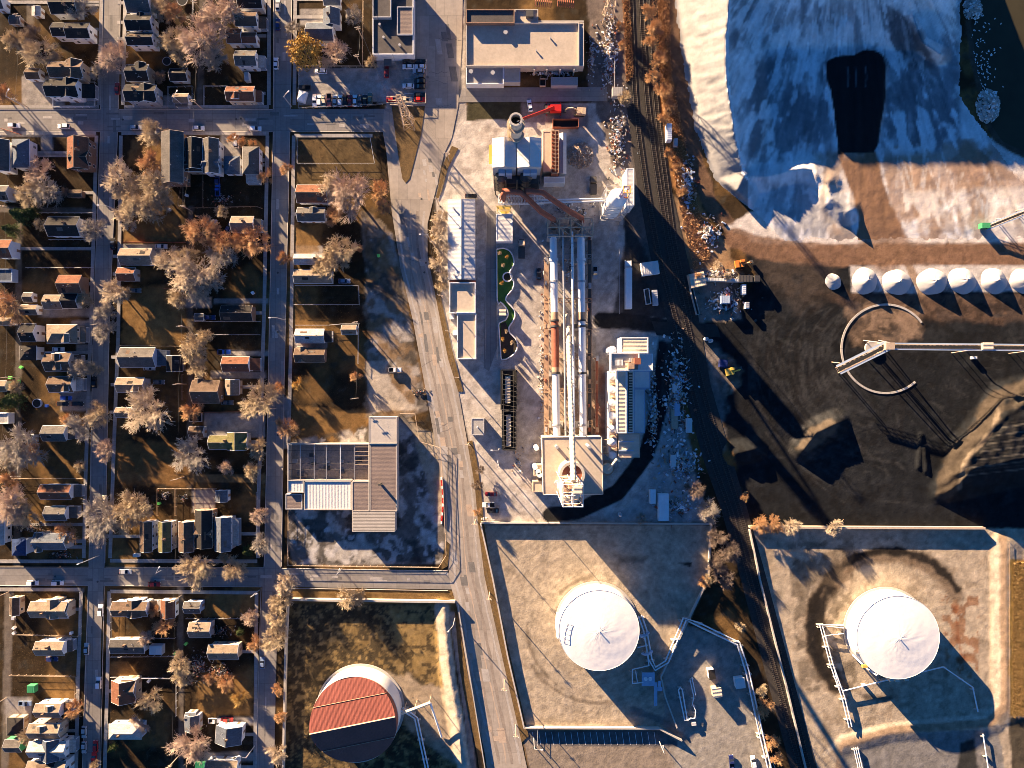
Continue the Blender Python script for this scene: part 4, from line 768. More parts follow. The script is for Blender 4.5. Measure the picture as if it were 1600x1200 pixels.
def leafy(seed, mat, conifer):
    r = random.Random(seed); c = MB()
    for i in range(2600):
        if conifer: h_ = r.random() ** .8; rad = 3.2 * (1 - h_ * .9) * (.45 + .55 * r.random()) ; z = .6 + h_ * 8
        else:
            u = r.uniform(-.6, 1); rad = 4. * math.sqrt(max(0, 1 - u * u)) * (.6 + .4 * r.random()); z = 4.5 + u * 3.
        a = r.random() * 2 * math.pi; lump = 1 + .2 * math.sin(a * 5 + z) + .15 * math.sin(a * 9 - z * 2)
        x, y = rad * lump * math.cos(a), rad * lump * math.sin(a); s = r.uniform(.14, .34); n = Vector((r.gauss(0, 1), r.gauss(0, 1), r.gauss(0, 1))).normalized(); u_ = n.orthogonal().normalized(); w = n.cross(u_)
        p = Vector((x, y, z)); c.add([p + u_ * s, p + w * s * .6, p - u_ * s, p - w * s * .6], [(0, 1, 2, 3)])
    t = MB().tube([(0, 0, 0), (0.05, 0, 3.), (0, .1, 6.)], [.28, .2, .06], 6)
    for i in range(5): a = i * 1.3; t.tube([(0, 0, 2 + i * .6), (2 * math.cos(a), 2 * math.sin(a), 4 + i * .5)], [.1, .03], 4)
    return t.mesh('trunk', 'bark', True), c.mesh('crown', mat)
EVER = [leafy(31, 'needle', True), leafy(32, 'needle', True)]; GOLD = leafy(33, 'leaf_gold', False)
TW = dict(tan='tan', pink='pinkish', grey='grey', orange='rust-orange', gold='yellowish', dark='dark brown', pale='pale', ever='green', leafgold='golden')
ti = 0
def tree(px, py, r, tint, label=None, hk=None):
    global ti; ti += 1
    rm = r * S; sz = hk or (.35 + rm / 9.); ht = 9 * sz * .66
    kind = 'bare_tree' if tint not in ('ever', 'leafgold') else 'evergreen_tree' if tint == 'ever' else 'leafy_tree'
    if tint == 'ever': t, c = EVER[ti % 2]
    elif tint == 'leafgold': t, c = GOLD
    else: t, c = TREES[ti % len(TREES)]
    k = (H - ht) / H; X, Y = (px - 800) * S * k, (600 - py) * S * k
    o = empty(kind, (X, Y, 0), random.uniform(0, 6.28)); f = rm / 3.5; fz = sz * 1.12 if kind == 'bare_tree' else f * .9; o.scale = (f, f * random.uniform(.92, 1.08), fz)
    size = 'large' if r >= 26 else 'small' if r < 14 else 'medium'
    if r < 9: size = 'tiny'
    head = '%s %s %s' % (size, TW[tint], 'bare tree' if kind == 'bare_tree' else 'evergreen tree' if tint == 'ever' else 'leafy tree')
    tag(o, label or autolabel(head, X / S + 800, 600 - Y / S), 'tree', 'bare winter trees' if kind == 'bare_tree' else 'leafy trees')
    part('trunk', t, o); part('crown', c, o, mat=None if kind != 'bare_tree' else 'twig_' + tint)
TL = '''20 62 14 tan|54 80 26 tan|36 62 14 tan|126 12 18 grey|176 86 22 pink|150 112 12 grey|50 52 14 dark|2 150 17 orange|246 12 20 tan|268 63 20 tan|272 20 15 orange|312 60 34 pink|345 18 30 pink|330 90 18 grey|282 82 15 tan|454 42 12 grey|478 82 22 leafgold|521 85 20 pink|552 22 13 grey|579 95 9 tan|235 206 20 tan|238 254 19 orange|56 268 21 pink|46 300 22 tan|70 298 22 grey|184 278 26 pale|206 305 24 tan|240 292 26 tan|225 325 24 tan|195 338 20 pale|248 318 16 tan|146 358 18 grey|30 335 18 ever|48 330 12 ever|14 358 15 ever|414 275 11 orange|447 263 9 orange|310 362 24 orange|345 378 18 orange|395 376 24 orange|372 378 16 orange|262 410 20 pale|300 425 32 pale|318 445 28 grey|290 400 18 tan|345 400 18 grey|276 466 14 tan|178 455 20 pale|196 458 10 tan|165 488 15 grey|162 516 18 grey|133 467 13 tan|12 480 22 orange|300 545 20 tan|312 575 15 tan|320 528 12 tan|126 578 17 grey|145 577 12 tan|22 604 11 tan|18 625 18 ever|2 632 12 ever|232 640 34 pale|222 618 18 tan|298 642 15 orange|402 627 29 tan|437 607 10 orange|448 668 16 orange|152 648 19 tan|122 668 20 grey|104 655 10 orange|30 705 30 grey|52 706 18 orange|18 724 16 tan|165 704 15 pink|124 728 9 tan|14 752 15 orange|16 790 28 pink|35 805 18 tan|152 815 30 grey|190 805 24 tan|212 790 22 tan|98 835 18 orange|300 710 27 grey|352 730 11 pink|396 735 12 tan|403 701 15 tan|405 805 14 pink|408 850 14 grey|384 862 11 ever|305 887 26 tan|366 893 17 tan|448 914 15 pale|436 940 16 tan|434 968 18 tan|430 998 20 tan|545 936 17 tan|560 930 10 tan|393 966 13 pink|397 1006 11 orange|253 978 15 orange|226 1000 11 pink|282 1038 16 tan|284 1060 14 tan|232 1098 19 tan|372 1092 12 gold|300 1168 26 pink|216 1135 14 pink|115 1112 15 orange|40 1152 10 tan|352 1068 13 orange|372 990 8 ever|172 1172 9 ever|432 1180 14 pale|434 1080 9 orange|438 1120 9 orange|148 1200 9 tan|326 1062 10 orange|350 870 9 tan|545 298 34 pink|520 292 20 pale|592 298 16 orange|598 320 12 orange|522 336 14 orange|530 392 24 tan|516 412 20 tan|500 420 14 tan|444 402 10 orange|557 386 8 orange|688 342 13 pale|686 364 15 pale|692 388 14 pale|686 410 14 pale|694 430 11 pale|1190 820 12 orange|1212 820 13 orange|1238 822 14 pale|1304 823 11 pale|1108 800 17 grey|1122 838 15 dark|1140 862 16 dark|1120 880 14 dark|1132 905 16 dark|1102 912 9 orange|1106 905 6 tan|1158 980 7 tan|1196 1108 14 orange|1190 1080 9 tan|1208 1160 10 orange|1214 1186 9 orange|1003 812 8 grey|1085 765 14 dark|977 152 11 tan|1012 18 11 orange|1022 42 12 orange|1016 66 9 orange|1028 92 13 orange|1022 118 11 orange|1036 142 12 orange|1046 168 11 orange|1036 186 9 orange|1044 240 8 orange|1058 262 9 orange|1068 300 8 orange|968 40 7 orange|972 70 7 orange|1122 415 7 pale|1136 432 7 pale|1163 777 7 orange|465 600 8 gold|556 588 8 orange|60 350 9 tan|250 120 9 dark|415 1010 8 tan|100 300 7 dark|1090 430 6 orange|240 955 8 orange|750 735 7 dark|745 760 8 dark|690 448 8 tan|345 330 10 tan|330 350 12 grey|80 1165 6 tan|745 800 6 orange|362 215 8 orange|394 225 7 orange|378 222 7 orange'''
for e in TL.split('|'):
    a = e.split(); tree(float(a[0]), float(a[1]), float(a[2]), a[3])

# =============== cars
def carset(colour):
    P = {}
    def hull(sec, w):   # side outline (x,z) list, half width w with tumblehome
        m = MB(); n = len(sec); m.v += [(x, -w * (1 if z < .75 else .84), z) for x, z in sec] + [(x, w * (1 if z < .75 else .84), z) for x, z in sec]
        m.f += [tuple(range(n - 1, -1, -1)), tuple(range(n, 2 * n))] + [(i, (i + 1) % n, n + (i + 1) % n, n + i) for i in range(n)]; return m
    c = 'paint_' + colour
    P['body'] = hull([(-2.3, .35), (2.25, .35), (2.3, .6), (2.15, .74), (1.0, .9), (.95, .92), (-1.5, .95), (-2.2, .88), (-2.3, .7)], .9).mesh('body', c)
    P['roof'] = hull([(-1.35, 1.38), (.25, 1.40), (.2, 1.48), (-1.25, 1.46)], .78).mesh('roof', c)
    g = MB(); g.add([(.98, -.74, .93), (.98, .74, .93), (.25, .62, 1.41), (.25, -.62, 1.41)], [(0, 1, 2, 3)]); P['windscreen'] = g.mesh('windscreen', 'glass')
    g = MB(); g.add([(-1.85, -.72, .95), (-1.85, .72, .95), (-1.35, .62, 1.4), (-1.35, -.62, 1.4)], [(3, 2, 1, 0)]); P['rear_window'] = g.mesh('rear_window', 'glass')
    g = MB()
    for s in (-1, 1): g.add([(.96, s * .75, .93), (-1.83, s * .75, .95), (-1.35, s * .64, 1.4), (.25, s * .64, 1.4)], [(0, 1, 2, 3)])
    P['side_windows'] = g.mesh('side_windows', 'glass')
    return P
def suvset(colour):
    P = carset(colour); c = 'paint_' + colour; sec = [(-1.95, 1.5), (.1, 1.55), (.0, 1.68), (-1.9, 1.66)]; m = MB(); m.v += [(x, -.72, z) for x, z in sec] + [(x, .72, z) for x, z in sec]
    m.f += [(3, 2, 1, 0), (4, 5, 6, 7)] + [(i, (i + 1) % 4, 4 + (i + 1) % 4, 4 + i) for i in range(4)]; P['roof'] = m.mesh('roof', c)
    g = MB(); g.add([(.98, -.74, .93), (.98, .74, .93), (.1, .62, 1.56), (.1, -.62, 1.56)], [(0, 1, 2, 3)]); P['windscreen'] = g.mesh('windscreen', 'glass')
    g = MB(); g.add([(-2.2, -.72, .9), (-2.2, .72, .9), (-1.95, .62, 1.52), (-1.95, -.62, 1.52)], [(3, 2, 1, 0)]); P['rear_window'] = g.mesh('rear_window', 'glass')
    g = MB()
    for s in (-1, 1): g.add([(.96, s * .75, .93), (-2.18, s * .75, .9), (-1.95, s * .66, 1.52), (.1, s * .66, 1.55)], [(0, 1, 2, 3)])
    P['side_windows'] = g.mesh('side_windows', 'glass'); return P
def pickset(colour):
    P = carset(colour); c = 'paint_' + colour; m = MB(); m.box(-2.6, -.9, .4, 2.3, .9, .7).box(.4, -.85, .7, 2.2, .85, 1.0).box(-2.6, -.9, .7, -2.5, .9, 1.1).box(-2.5, -.9, .7, -.7, -.8, 1.1).box(-2.5, .8, .7, -.7, .9, 1.1).box(-.7, -.9, .7, .4, .9, 1.05); P['body'] = m.mesh('body', c)
    sec = [(-.65, 1.6), (.2, 1.6), (.15, 1.72), (-.6, 1.72)]; m = MB(); m.v += [(x, -.75, z) for x, z in sec] + [(x, .75, z) for x, z in sec]; m.f += [(3, 2, 1, 0), (4, 5, 6, 7)] + [(i, (i + 1) % 4, 4 + (i + 1) % 4, 4 + i) for i in range(4)]; P['roof'] = m.mesh('roof', c)
    g = MB().add([(.8, -.78, 1.02), (.8, .78, 1.02), (.2, .68, 1.62), (.2, -.68, 1.62)], [(0, 1, 2, 3)]); P['windscreen'] = g.mesh('windscreen', 'glass')
    g = MB().add([(-.72, -.78, 1.05), (-.72, .78, 1.05), (-.65, .68, 1.62), (-.65, -.68, 1.62)], [(3, 2, 1, 0)]); P['rear_window'] = g.mesh('rear_window', 'glass')
    g = MB()
    for s in (-1, 1): g.add([(.78, s * .82, 1.03), (-.7, s * .82, 1.06), (-.65, s * .7, 1.6), (.2, s * .7, 1.6)], [(0, 1, 2, 3)])
    P['side_windows'] = g.mesh('side_windows', 'glass'); P['load_bed'] = MB().box(-2.5, -.8, .7, -.7, .8, .74).mesh('load_bed', 'rubber'); return P
WH = MB(); WH.tube([(0, -.12, 0), (0, .12, 0)], .33, 12); WHEEL = WH.mesh('wheel', 'rubber'); RIM = MB().tube([(0, -.13, 0), (0, .13, 0)], .19, 8).mesh('rim', 'steel'); LAMP = MB().box(-.06, -.2, -.07, .06, .2, .07).mesh('headlight', 'lamp_lens'); TAIL = MB().box(-.05, -.2, -.07, .05, .2, .07).mesh('tail_light', 'paint_red')
CS = {}
CN = dict(white='white', silver='silver', black='black', red='red', darkred='dark red', blue='blue', navy='navy', cream='cream', grey='dark grey', green='dark green', faded='faded red', bluegrey='blue-grey', orange='orange')
def car(px, py, rot, colour, kind='car', label=None, group=None, k=1.0):
    if (colour, kind) not in CS: CS[colour, kind] = dict(car=carset, suv=suvset, pickup=pickset)[kind](colour)
    P = CS[colour, kind]; X, Y, _ = W(px, py, .8); o = empty('parked_' + ('car' if kind == 'car' else kind), (X, Y, .05), math.radians(rot)); o.scale = (k, k, k)
    tag(o, label or autolabel('%s %s' % (CN[colour], {'car': 'car', 'suv': 'estate car', 'pickup': 'pickup truck'}[kind]), px, py), 'pickup truck' if kind == 'pickup' else 'car', group or 'parked cars')
    for nm, me in P.items(): part(nm, me, o)
    for x in (-1.4, 1.4):
        for y in (-.8, .8): w = part('wheel', WHEEL, o, (x, y, .33)); part('rim', RIM, w)
    for y in (-.6, .6): part('headlight', LAMP, o, (2.27, y, .62)); part('tail_light', TAIL, o, (-2.3 if kind != 'pickup' else -2.6, y, .7))
for e in '''22 196 0 white suv|99 197 180 white suv|212 199 0 silver car|310 200 0 white car|399 201 0 white suv|369 221 90 white suv|431 99 90 white car|434 8 90 silver car|434 38 90 navy car|183 138 90 darkred car|176 381 90 black car|252 385 0 silver car|340 296 90 blue pickup|339 282 90 navy car|91 546 0 white car|103 622 0 blue car|98 631 0 black car|121 631 0 black car|147 597 90 black car|233 575 0 silver car|351 550 0 blue pickup|211 454 0 grey car|248 597 0 grey car|163 783 90 cream suv|51 911 0 white suv|90 911 0 white suv|196 893 0 silver car|241 913 0 darkred car|157 954 90 white suv|135 1014 90 silver car|154 1067 90 white suv|131 1144 270 silver car|131 1168 270 silver car|149 1166 90 red car|147 1184 90 red pickup|40 1099 0 bluegrey pickup|81 1030 0 navy car|410 1036 90 bluegrey car|355 1125 0 red car|336 1126 0 white pickup|538 439 0 bluegrey car|618 578 0 white pickup|327 496 0 navy car|357 356 60 navy car|334 352 80 blue car|355 629 0 grey car|501 111 180 white suv|475 137 180 black pickup|638 104 180 white car|657 104 180 white car|654 111 180 silver car|656 119 180 grey car|656 127 180 black car|656 135 180 black car|638 134 180 white car|656 148 0 black car|656 155 0 red car|613 156 0 red car|635 155 0 cream suv|604 112 90 darkred car|638 96 0 black car|656 96 0 black car|767 772 180 darkred car|763 789 180 white pickup|770 798 180 black car|842 428 90 black car|930 427 270 silver pickup|828 165 100 white car|1143 1189 95 navy pickup|736 306 0 black car|1177 1190 100 white suv|112 1014 0 grey car|66 1098 0 navy car|230 205 0 white car'''.split('|')[:-3]:
    a = e.split(); car(float(a[0]), float(a[1]), float(a[2]), a[3], a[4])
for i, (x, c, kd) in enumerate([(491.5, 'white', 'car'), (498.5, 'white', 'suv'), (505.5, 'cream', 'car'), (514, 'faded', 'pickup'), (523, 'silver', 'car'), (531.3, 'white', 'suv'), (539, 'black', 'car'), (546.5, 'darkred', 'car'), (554.5, 'white', 'car'), (562, 'grey', 'car'), (570, 'black', 'car'), (578, 'green', 'car')]):
    o = ['first', 'second', 'third', 'fourth', 'fifth', 'sixth', 'seventh', 'eighth', 'ninth', 'tenth', 'eleventh', 'twelfth'][i]
    car(x, 157 - (3 if x > 575 else 0), 90 if i % 3 else 270, c, kd, '%s %s, %s from the left in the row of parked vehicles' % (CN[c], {'car': 'car', 'suv': 'estate car', 'pickup': 'pickup truck'}[kd], o), 'vehicles in the long parking row')
# =============== larger buildings
def bld(px, py, label, cat='building', name='building'): return thing(name, px, py, label, cat)
def flat(root, x0, y0, x1, y1, z, wall, roof, par=.8, z0=0., nm='roof'):
    """block with a parapet; pixel rectangle read at the parapet's top"""
    zt = z + par; a, b = W(x0, y1, zt), W(x1, y0, zt); w = MB()
    w.box(a[0] + .01, a[1] + .01, z0, b[0] - .01, b[1] - .01, z - .05); t = .35
    if par > .05:
        w.box(a[0], a[1], z - .05, b[0], a[1] + t, zt); w.box(a[0], b[1] - t, z - .05, b[0], b[1], zt); w.box(a[0], a[1] + t, z - .05, a[0] + t, b[1] - t, zt); w.box(b[0] - t, a[1] + t, z - .05, b[0], b[1] - t, zt)
    w.obj('wall', wall, root); e = t if par > .05 else 0
    return MB().box(a[0] + e, a[1] + e, z - .05, b[0] - e, b[1] - e, z).obj(nm, roof, root)
def pitched(root, x0, y0, x1, y1, z, rise, ax, wall, roof, z0=0.):
    a, b = W(x0, y1, z), W(x1, y0, z); X0, Y0, X1, Y1 = a[0], a[1], b[0], b[1]
    w = MB(); r = MB(); th = .15
    if ax == 'v':
        mx = (X0 + X1) / 2; i = .15
        w.add([(X0 + i, Y0 + i, z0), (X1 - i, Y0 + i, z0), (X1 - i, Y1 - i, z0), (X0 + i, Y1 - i, z0), (X0 + i, Y0 + i, z), (X1 - i, Y0 + i, z), (X1 - i, Y1 - i, z), (X0 + i, Y1 - i, z), (mx, Y0 + i, z + rise), (mx, Y1 - i, z + rise)], [(0, 1, 5, 8, 4), (1, 2, 6, 5), (2, 3, 7, 9, 6), (3, 0, 4, 7)])
        for s, c in ((X0, 1), (X1, -1)):
            m = MB().add([(s, Y0, z), (mx, Y0, z + rise), (mx, Y1, z + rise), (s, Y1, z), (s, Y0, z + th), (mx, Y0, z + rise + th), (mx, Y1, z + rise + th), (s, Y1, z + th)], [(0, 1, 2, 3), (4, 5, 6, 7), (0, 1, 5, 4), (2, 3, 7, 6), (3, 0, 4, 7)]); m.obj('roof_slope', roof, root)
        MB().tube([(mx, Y0, z + rise + th), (mx, Y1, z + rise + th)], .16, 5).obj('ridge_cap', 'steel', root)
    else:
        my = (Y0 + Y1) / 2; i = .15
        w.add([(X0 + i, Y0 + i, z0), (X1 - i, Y0 + i, z0), (X1 - i, Y1 - i, z0), (X0 + i, Y1 - i, z0), (X0 + i, Y0 + i, z), (X1 - i, Y0 + i, z), (X1 - i, Y1 - i, z), (X0 + i, Y1 - i, z), (X0 + i, my, z + rise), (X1 - i, my, z + rise)], [(0, 1, 5, 4), (1, 2, 6, 9, 5), (2, 3, 7, 6), (3, 0, 4, 8, 7)])
        for s in (Y0, Y1):
            MB().add([(X0, s, z), (X1, s, z), (X1, my, z + rise), (X0, my, z + rise), (X0, s, z + th), (X1, s, z + th), (X1, my, z + rise + th), (X0, my, z + rise + th)], [(0, 1, 2, 3), (4, 5, 6, 7), (0, 1, 5, 4), (1, 2, 6, 5), (3, 0, 4, 7)]).obj('roof_slope', roof, root)
        MB().tube([(X0, my, z + rise + th), (X1, my, z + rise + th)], .16, 5).obj('ridge_cap', 'steel', root)
    w.obj('wall', wall, root)
def vents(root, pts, z, mat='steel', r=.35, hgt=1.):
    for x, y in pts:
        p = W(x, y, z); MB().cyl(p[0], p[1], z - .05, z + hgt, r, n=10).cyl(p[0], p[1], z + hgt, z + hgt + .25, r * 1.4, n=10).obj('roof_vent', mat, root)
def winrow(root, x0, x1, y, z, zr, n, face='s'):
    for i in range(n):
        x = x0 + (x1 - x0) * (i + .5) / n; p = W(x, y, zr) if face == 's' else W(y, x, zr)
        L = root.location; w = part('window', FRAME, root, (p[0] - L[0], p[1] - L[1], z), 0 if face in 'sn' else math.pi / 2); part('pane', PANE, w)
# black flat-roofed building, upper middle
b = bld(613, 60, 'long black flat-roofed building with white front above the full parking lot')
flat(b, 582, -30, 646, 85, 4.6, 'wall_wh', 'tar_roof', .5); flat(b, 582, -30, 611, 27, 5.8, 'wall_gy', 'tar_roof', .5, 4.5, 'upper_roof'); flat(b, 620, 10, 645, 54, 5.3, 'wall_gy', 'brown_roof', .3, 4.5, 'upper_roof')
vents(b, [(600, 60), (625, 72), (594, 40)], 4.6); winrow(b, 584, 600, 85.3, 1, 4.6, 4); winrow(b, 612, 644, 85.3, 1, 4.6, 6)
p = W(603, 85, 6.5); MB().box(p[0] - 1.5, p[1] - 2.6, 2.6, p[0] + 1.5, p[1] - .05, 2.9).obj('entrance_canopy', 'wall_dk', b)
# workshop right of the main road at the top
b = bld(820, 72, 'big flat-roofed workshop with tan roof right of the main road at the top')
flat(b, 728, 35, 905, 103, 4.4, 'concrete_pale', 'tan_roof', .8); flat(b, 905, 36, 912.5, 103, 4.5, 'concrete_pale', 'grey_roof', .2, nm='side_roof')
flat(b, 728, 14, 804, 36, 5.8, 'wall_br', 'tar_roof', .5, nm='upper_roof'); flat(b, 804, 14, 841, 35, 4.2, 'concrete_pale', 'tan_roof', .6, nm='upper_roof'); flat(b, 841, 32, 912, 35, 4.2, 'concrete', 'grey_roof', .3, nm='side_roof')
flat(b, 728, 103.5, 787, 131, 3.2, 'wall_wh', 'grey_roof', .8, nm='lower_roof'); flat(b, 787.5, 105, 813, 128, 3.4, 'wall_gy', 'tan_roof', .1, nm='lower_roof')
vents(b, [(742, 26), (778, 30), (790, 52), (770, 115), (736, 113)], 4.6, 'steel', .6, .8); vents(b, [(860, 60), (838, 80)], 4.4, 'steel', .25, .5)
p = W(828, 24, 4.2); MB().box(p[0] - 1.5, p[1] - 1.2, 4.2, p[0] + 1.3, p[1] + 1.2, 5.8).obj('roof_unit', 'dark_steel', b)
for x in (835, 855, 876, 898): p = W(x, 103.4, 7); MB().box(p[0] - .25, p[1] - .5, 0, p[0] + .25, p[1] - .02, 4.9).obj('buttress', 'concrete_pale', b)
winrow(b, 840, 900, 103.2, 1.6, 4.4, 8)
# roofless L-shaped workshop
b = bld(535, 740, 'L-shaped workshop with brown ribbed roof, white lower roof and a roofless hall')
a = [W(449, 753, 4.3), W(577, 693, 4.3)]; w = MB(); x0, y0, x1, y1 = a[0][0], a[0][1], a[1][0], a[1][1]
for q in [(x0, y0, x1, y0 + .4), (x0, y1 - .4, x1, y1), (x0, y0 + .4, x0 + .4, y1 - .4), (x1 - .4, y0 + .4, x1, y1 - .4)]: w.box(q[0], q[1], 0, q[2], q[3], 4.3)
w.obj('hall_wall', 'concrete_pale', b); MB().box(x0 + .4, y0 + .4, .02, x1 - .4, y1 - .4, .1).obj('hall_floor', 'rubble', b)
for x in (467, 489, 508, 530, 552): p = W(x, 700, 5.6); MB().box(p[0] - .12, y0 + .4, 3.6, p[0] + .12, y1 - .4, 4.).obj('rafter', 'steel' if x != 530 else 'white_steel', b)
for y in (705, 715, 725, 735, 745): p = W(460, y, 5.6); MB().box(x0 + .4, p[1] - .07, 3.4, x1 - .4, p[1] + .07, 3.59).obj('purlin', 'dark_steel', b)
for y in (699, 706, 713, 720, 727): p = W(552, y, 5.9); MB().box(W(553, y, 5.9)[0], p[1] - .08, 4.01, x1 - .4, p[1] + .08, 4.2).obj('beam', 'wood_pale', b)
for k in range(14): px_, py_ = 455 + random.random() * 112, 700 + random.random() * 46; p = W(px_, py_, .3); s = random.uniform(.4, 1.4); MB().box(p[0] - s, p[1] - s * .7, .1, p[0] + s, p[1] + s * .7, .1 + s * .8).obj('debris_block', random.choice(['concrete', 'rubble', 'dark_steel', 'roof_bl']), b)
flat(b, 577.5, 694, 620, 799, 4.6, 'concrete_pale', 'brown_roof', .1); flat(b, 576, 651, 620, 693.5, 4.8, 'concrete_pale', 'concrete_pale', .1, nm='pale_roof')
flat(b, 550, 752, 577, 799, 4.6, 'concrete_pale', 'brown_roof', .1, nm='roof'); flat(b, 475, 750, 549.5, 797, 4., 'concrete_pale', 'white_roof_x', .3, nm='white_roof'); flat(b, 449, 750, 474.5, 770, 4.1, 'concrete_pale', 'white_roof_x', .3, nm='white_roof')
flat(b, 446, 772, 472, 796, 3.4, 'wall_gy', 'brown_roof', .1, nm='shed_roof')
q = W(550, 831, 4.6); q2 = W(617, 799.5, 4.6); MB().box(q[0], q[1], 0, q2[0], q2[1], 4.2).obj('wall', 'concrete_pale', b)
for i in range(14): y = q[1] + (q2[1] - q[1]) * (i + .5) / 14; MB().box(q[0], y - .22, 4.2, q2[0], y + .18, 4.62).obj('roof_rib', 'concrete_pale', b)
p = W(595, 756, 4.6); m = MB().cyl(p[0], p[1], 4.6, 7.6, .5, n=10).box(p[0] - 1.6, p[1] - .12, 7, p[0] + 1.2, p[1] + .12, 7.3); m.obj('roof_stack', 'dark_steel', b)
# long white office: two parts
b = bld(720, 375, 'long white pitched-roof office with red eave beside the tan brush'); pitched(b, 699.5, 311.5, 742.5, 437, 4.4, .9, 'v', 'wall_wh', 'white_roof')
p, p2 = W(702, 440, 5.6), W(743, 437.3, 5.6); MB().box(p[0], p[1], 0, p2[0], p2[1], 4.5).obj('red_fascia', 'paint_red' if 0 else 'rust', b); vents(b, [(709, 326), (721, 340), (721, 386), (729, 402), (732, 402), (725, 418), (710, 430)], 4.9, 'steel', .3, .9)
b = bld(725, 510, 'flat grey-white office wing at the lower end of the white one'); flat(b, 702, 441, 743, 489, 4., 'wall_wh', 'tan_roof', .8); flat(b, 714, 489.5, 744, 561, 4., 'wall_wh', 'tan_roof', .6, nm='lower_roof')
for x, y in ((706, 495), (711, 520)): p = W(x, y, 1.5); MB().box(p[0] - .9, p[1] - .9, 0, p[0] + .9, p[1] + .9, 1.6).obj('air_unit', 'white_steel', b)
b = bld(787, 355, 'small white-roofed yard building below the red ducts'); flat(b, 775, 334, 801, 377, 4.2, 'wall_wh', 'white_roof', .1)
b = bld(746, 667, 'small grey weigh hut with roof post beside the main road'); flat(b, 736.5, 653.5, 756.5, 680, 3.4, 'wall_gy', 'grey_roof', .15); p = W(746, 667, 3.4); MB().cyl(p[0], p[1], 3.4, 6.4, .22, n=8).obj('roof_post', 'white_steel', b)
# boiler house with stack
b = bld(806, 256, 'tall boiler house with twin white roofs and dark front below the big stack'); z = 24.
for i, (x0, x1) in enumerate(((769, 807), (808, 846))):
    pitched(b, x0, 216, x1, 262, z, 1.3, 'v', 'wall_gy', 'white_roof')
    for k in (0, 1):
        xx = x0 + 10 + k * 11; p, p2 = W(xx, 271, 21.5), W(xx + 10, 262.5, 21.5); c = MB().box(p[0], p[1], 15, p2[0], p2[1], 21.5).obj('filter_box', 'wall_bl', b)
    p = W(x0 + 14, 274, 18); MB().cyl(p[0], p[1], 3, 17, 2.2, n=16).cyl(p[0], p[1], 17, 18.5, 2.2, .8, n=16).obj('hopper', 'dark_steel', b)
for x in (772, 790, 808, 826, 843): p = W(x, 262, z); MB().box(p[0] - .2, p[1] - 3.2, 0, p[0] + .2, p[1] - 2.8, 20).obj('column', 'dark_steel', b)
for zz in (5, 10, 15): p, p2 = W(770, 262, z), W(845, 262, z); MB().box(p[0], p[1] - 3.1, zz, p2[0], p[1] - .1, zz + .2).obj('gantry', 'dark_steel', b)
p, p2 = W(764, 256, 8), W(768.5, 226, 8); MB().box(p[0], p[1], 7.6, p2[0], p2[1], 8).obj('walkway', 'paint_yellow', b)
b = bld(855, 235, 'narrow tan conveyor house with barred rusty roof beside the boiler house'); flat(b, 848, 205, 861.5, 268, 6, 'wall_tan', 'tan_roof', .1); x0, x1 = W(862, 200, 9)[0], W(873, 200, 9)[0]
y0, y1 = W(860, 270, 9)[1], W(860, 204, 9)[1]; MB().box(x0, y0, 0, x1, y1, 8.2).obj('bin', 'rust', b)
for i in range(12): y = y0 + (y1 - y0) * i / 11; MB().box(x0, y - .1, 8.2, x1, y + .1, 9).obj('bar', 'rust_pale', b)
for x in (x0, (x0 + x1) / 2, x1): MB().box(x - .12, y0, 9.01, x + .12, y1, 9.2).obj('rail', 'rust_pale', b)
b = bld(879, 240, 'low blue-grey roofed shed right of the barred conveyor'); pitched(b, 874, 208, 885, 272, 4, .6, 'v', 'wall_bl', 'white_roof'); flat(b, 850, 276, 883, 286, 5, 'wall_wh', 'white_roof', .1, nm='lower_roof')
# chimney stack
st = thing('chimney_stack', 806, 249, 'tall round yellow-stained chimney stack with dark open mouth by the red crane', 'chimney'); X, Y, _ = W(806, 186, 41)
m = MB(); n = 28; m.cyl(X, Y, 0, 40, 2.5, 2.0, n, cap=False); m  .obj('shaft', 'cream_roof', st, smooth=True); MB().ring(X, Y, 39.2, 41, 1.6, 2.25, 28).obj('rim', 'concrete', st); MB().cyl(X, Y, 38, 38.2, 1.65, n=24).obj('mouth', 'rubber', st)
for zz in (12, 20, 28, 36): MB().ring(X, Y, zz, zz + .3, 2.2, 3.1, 24).obj('gallery', 'paint_yellow' if zz < 15 else 'wood_pale', st)
m = MB().tube([(X - 2.6, Y - 1.6, 1), (X - 2.2, Y - 1.4, 39)], .12, 4).tube([(X - 2.3, Y - 1.9, 1), (X - 1.9, Y - 1.6, 39)], .12, 4); m.obj('ladder', 'paint_yellow', st)
# red ducts
d = thing('red_ducts', 840, 325, 'pair of rust-red bent ducts dropping from the boiler house to the kilns', 'duct')
for x, xe, ye in ((786, 865, 343), (821, 909, 341)):
    path = [W(x, 312, 8), W(x, 304, 15), W(x + 4, 299, 18), W(x + 14, 299.5, 18.5), W(x + 27, 301, 18), W(x + 34, 306, 17), W(xe - 20, (306 + ye) / 2 + 6, 14), W(xe, ye, 10), W(xe, ye + 4, 7)]
    m = MB().tube(path, 1.05, 12); o = m.obj('duct', 'rust', d, smooth=True)
    for i in range(9):
        t = i / 8; p = Vector(W(x + 8 + 24 * t, 299.5 + 2.5 * t, 18.3)); MB().tube([p - Vector((.12, 0, 0)), p + Vector((.12, 0, 0))], 1.2, 12).obj('flange', 'rust', o)
    p, p2 = W(x - 2, 300, 17), W(x + 14, 294, 17); MB().box(p[0], p[1], 16.2, p2[0], p2[1], 17).obj('header', 'rust', d)
    for i in range(5): q = W(x + i * 3.4, 303, 12); MB().box(q[0] - .15, q[1], 6, q[0] + .15, q[1] + .3, 16).obj('strut', 'rust', d)
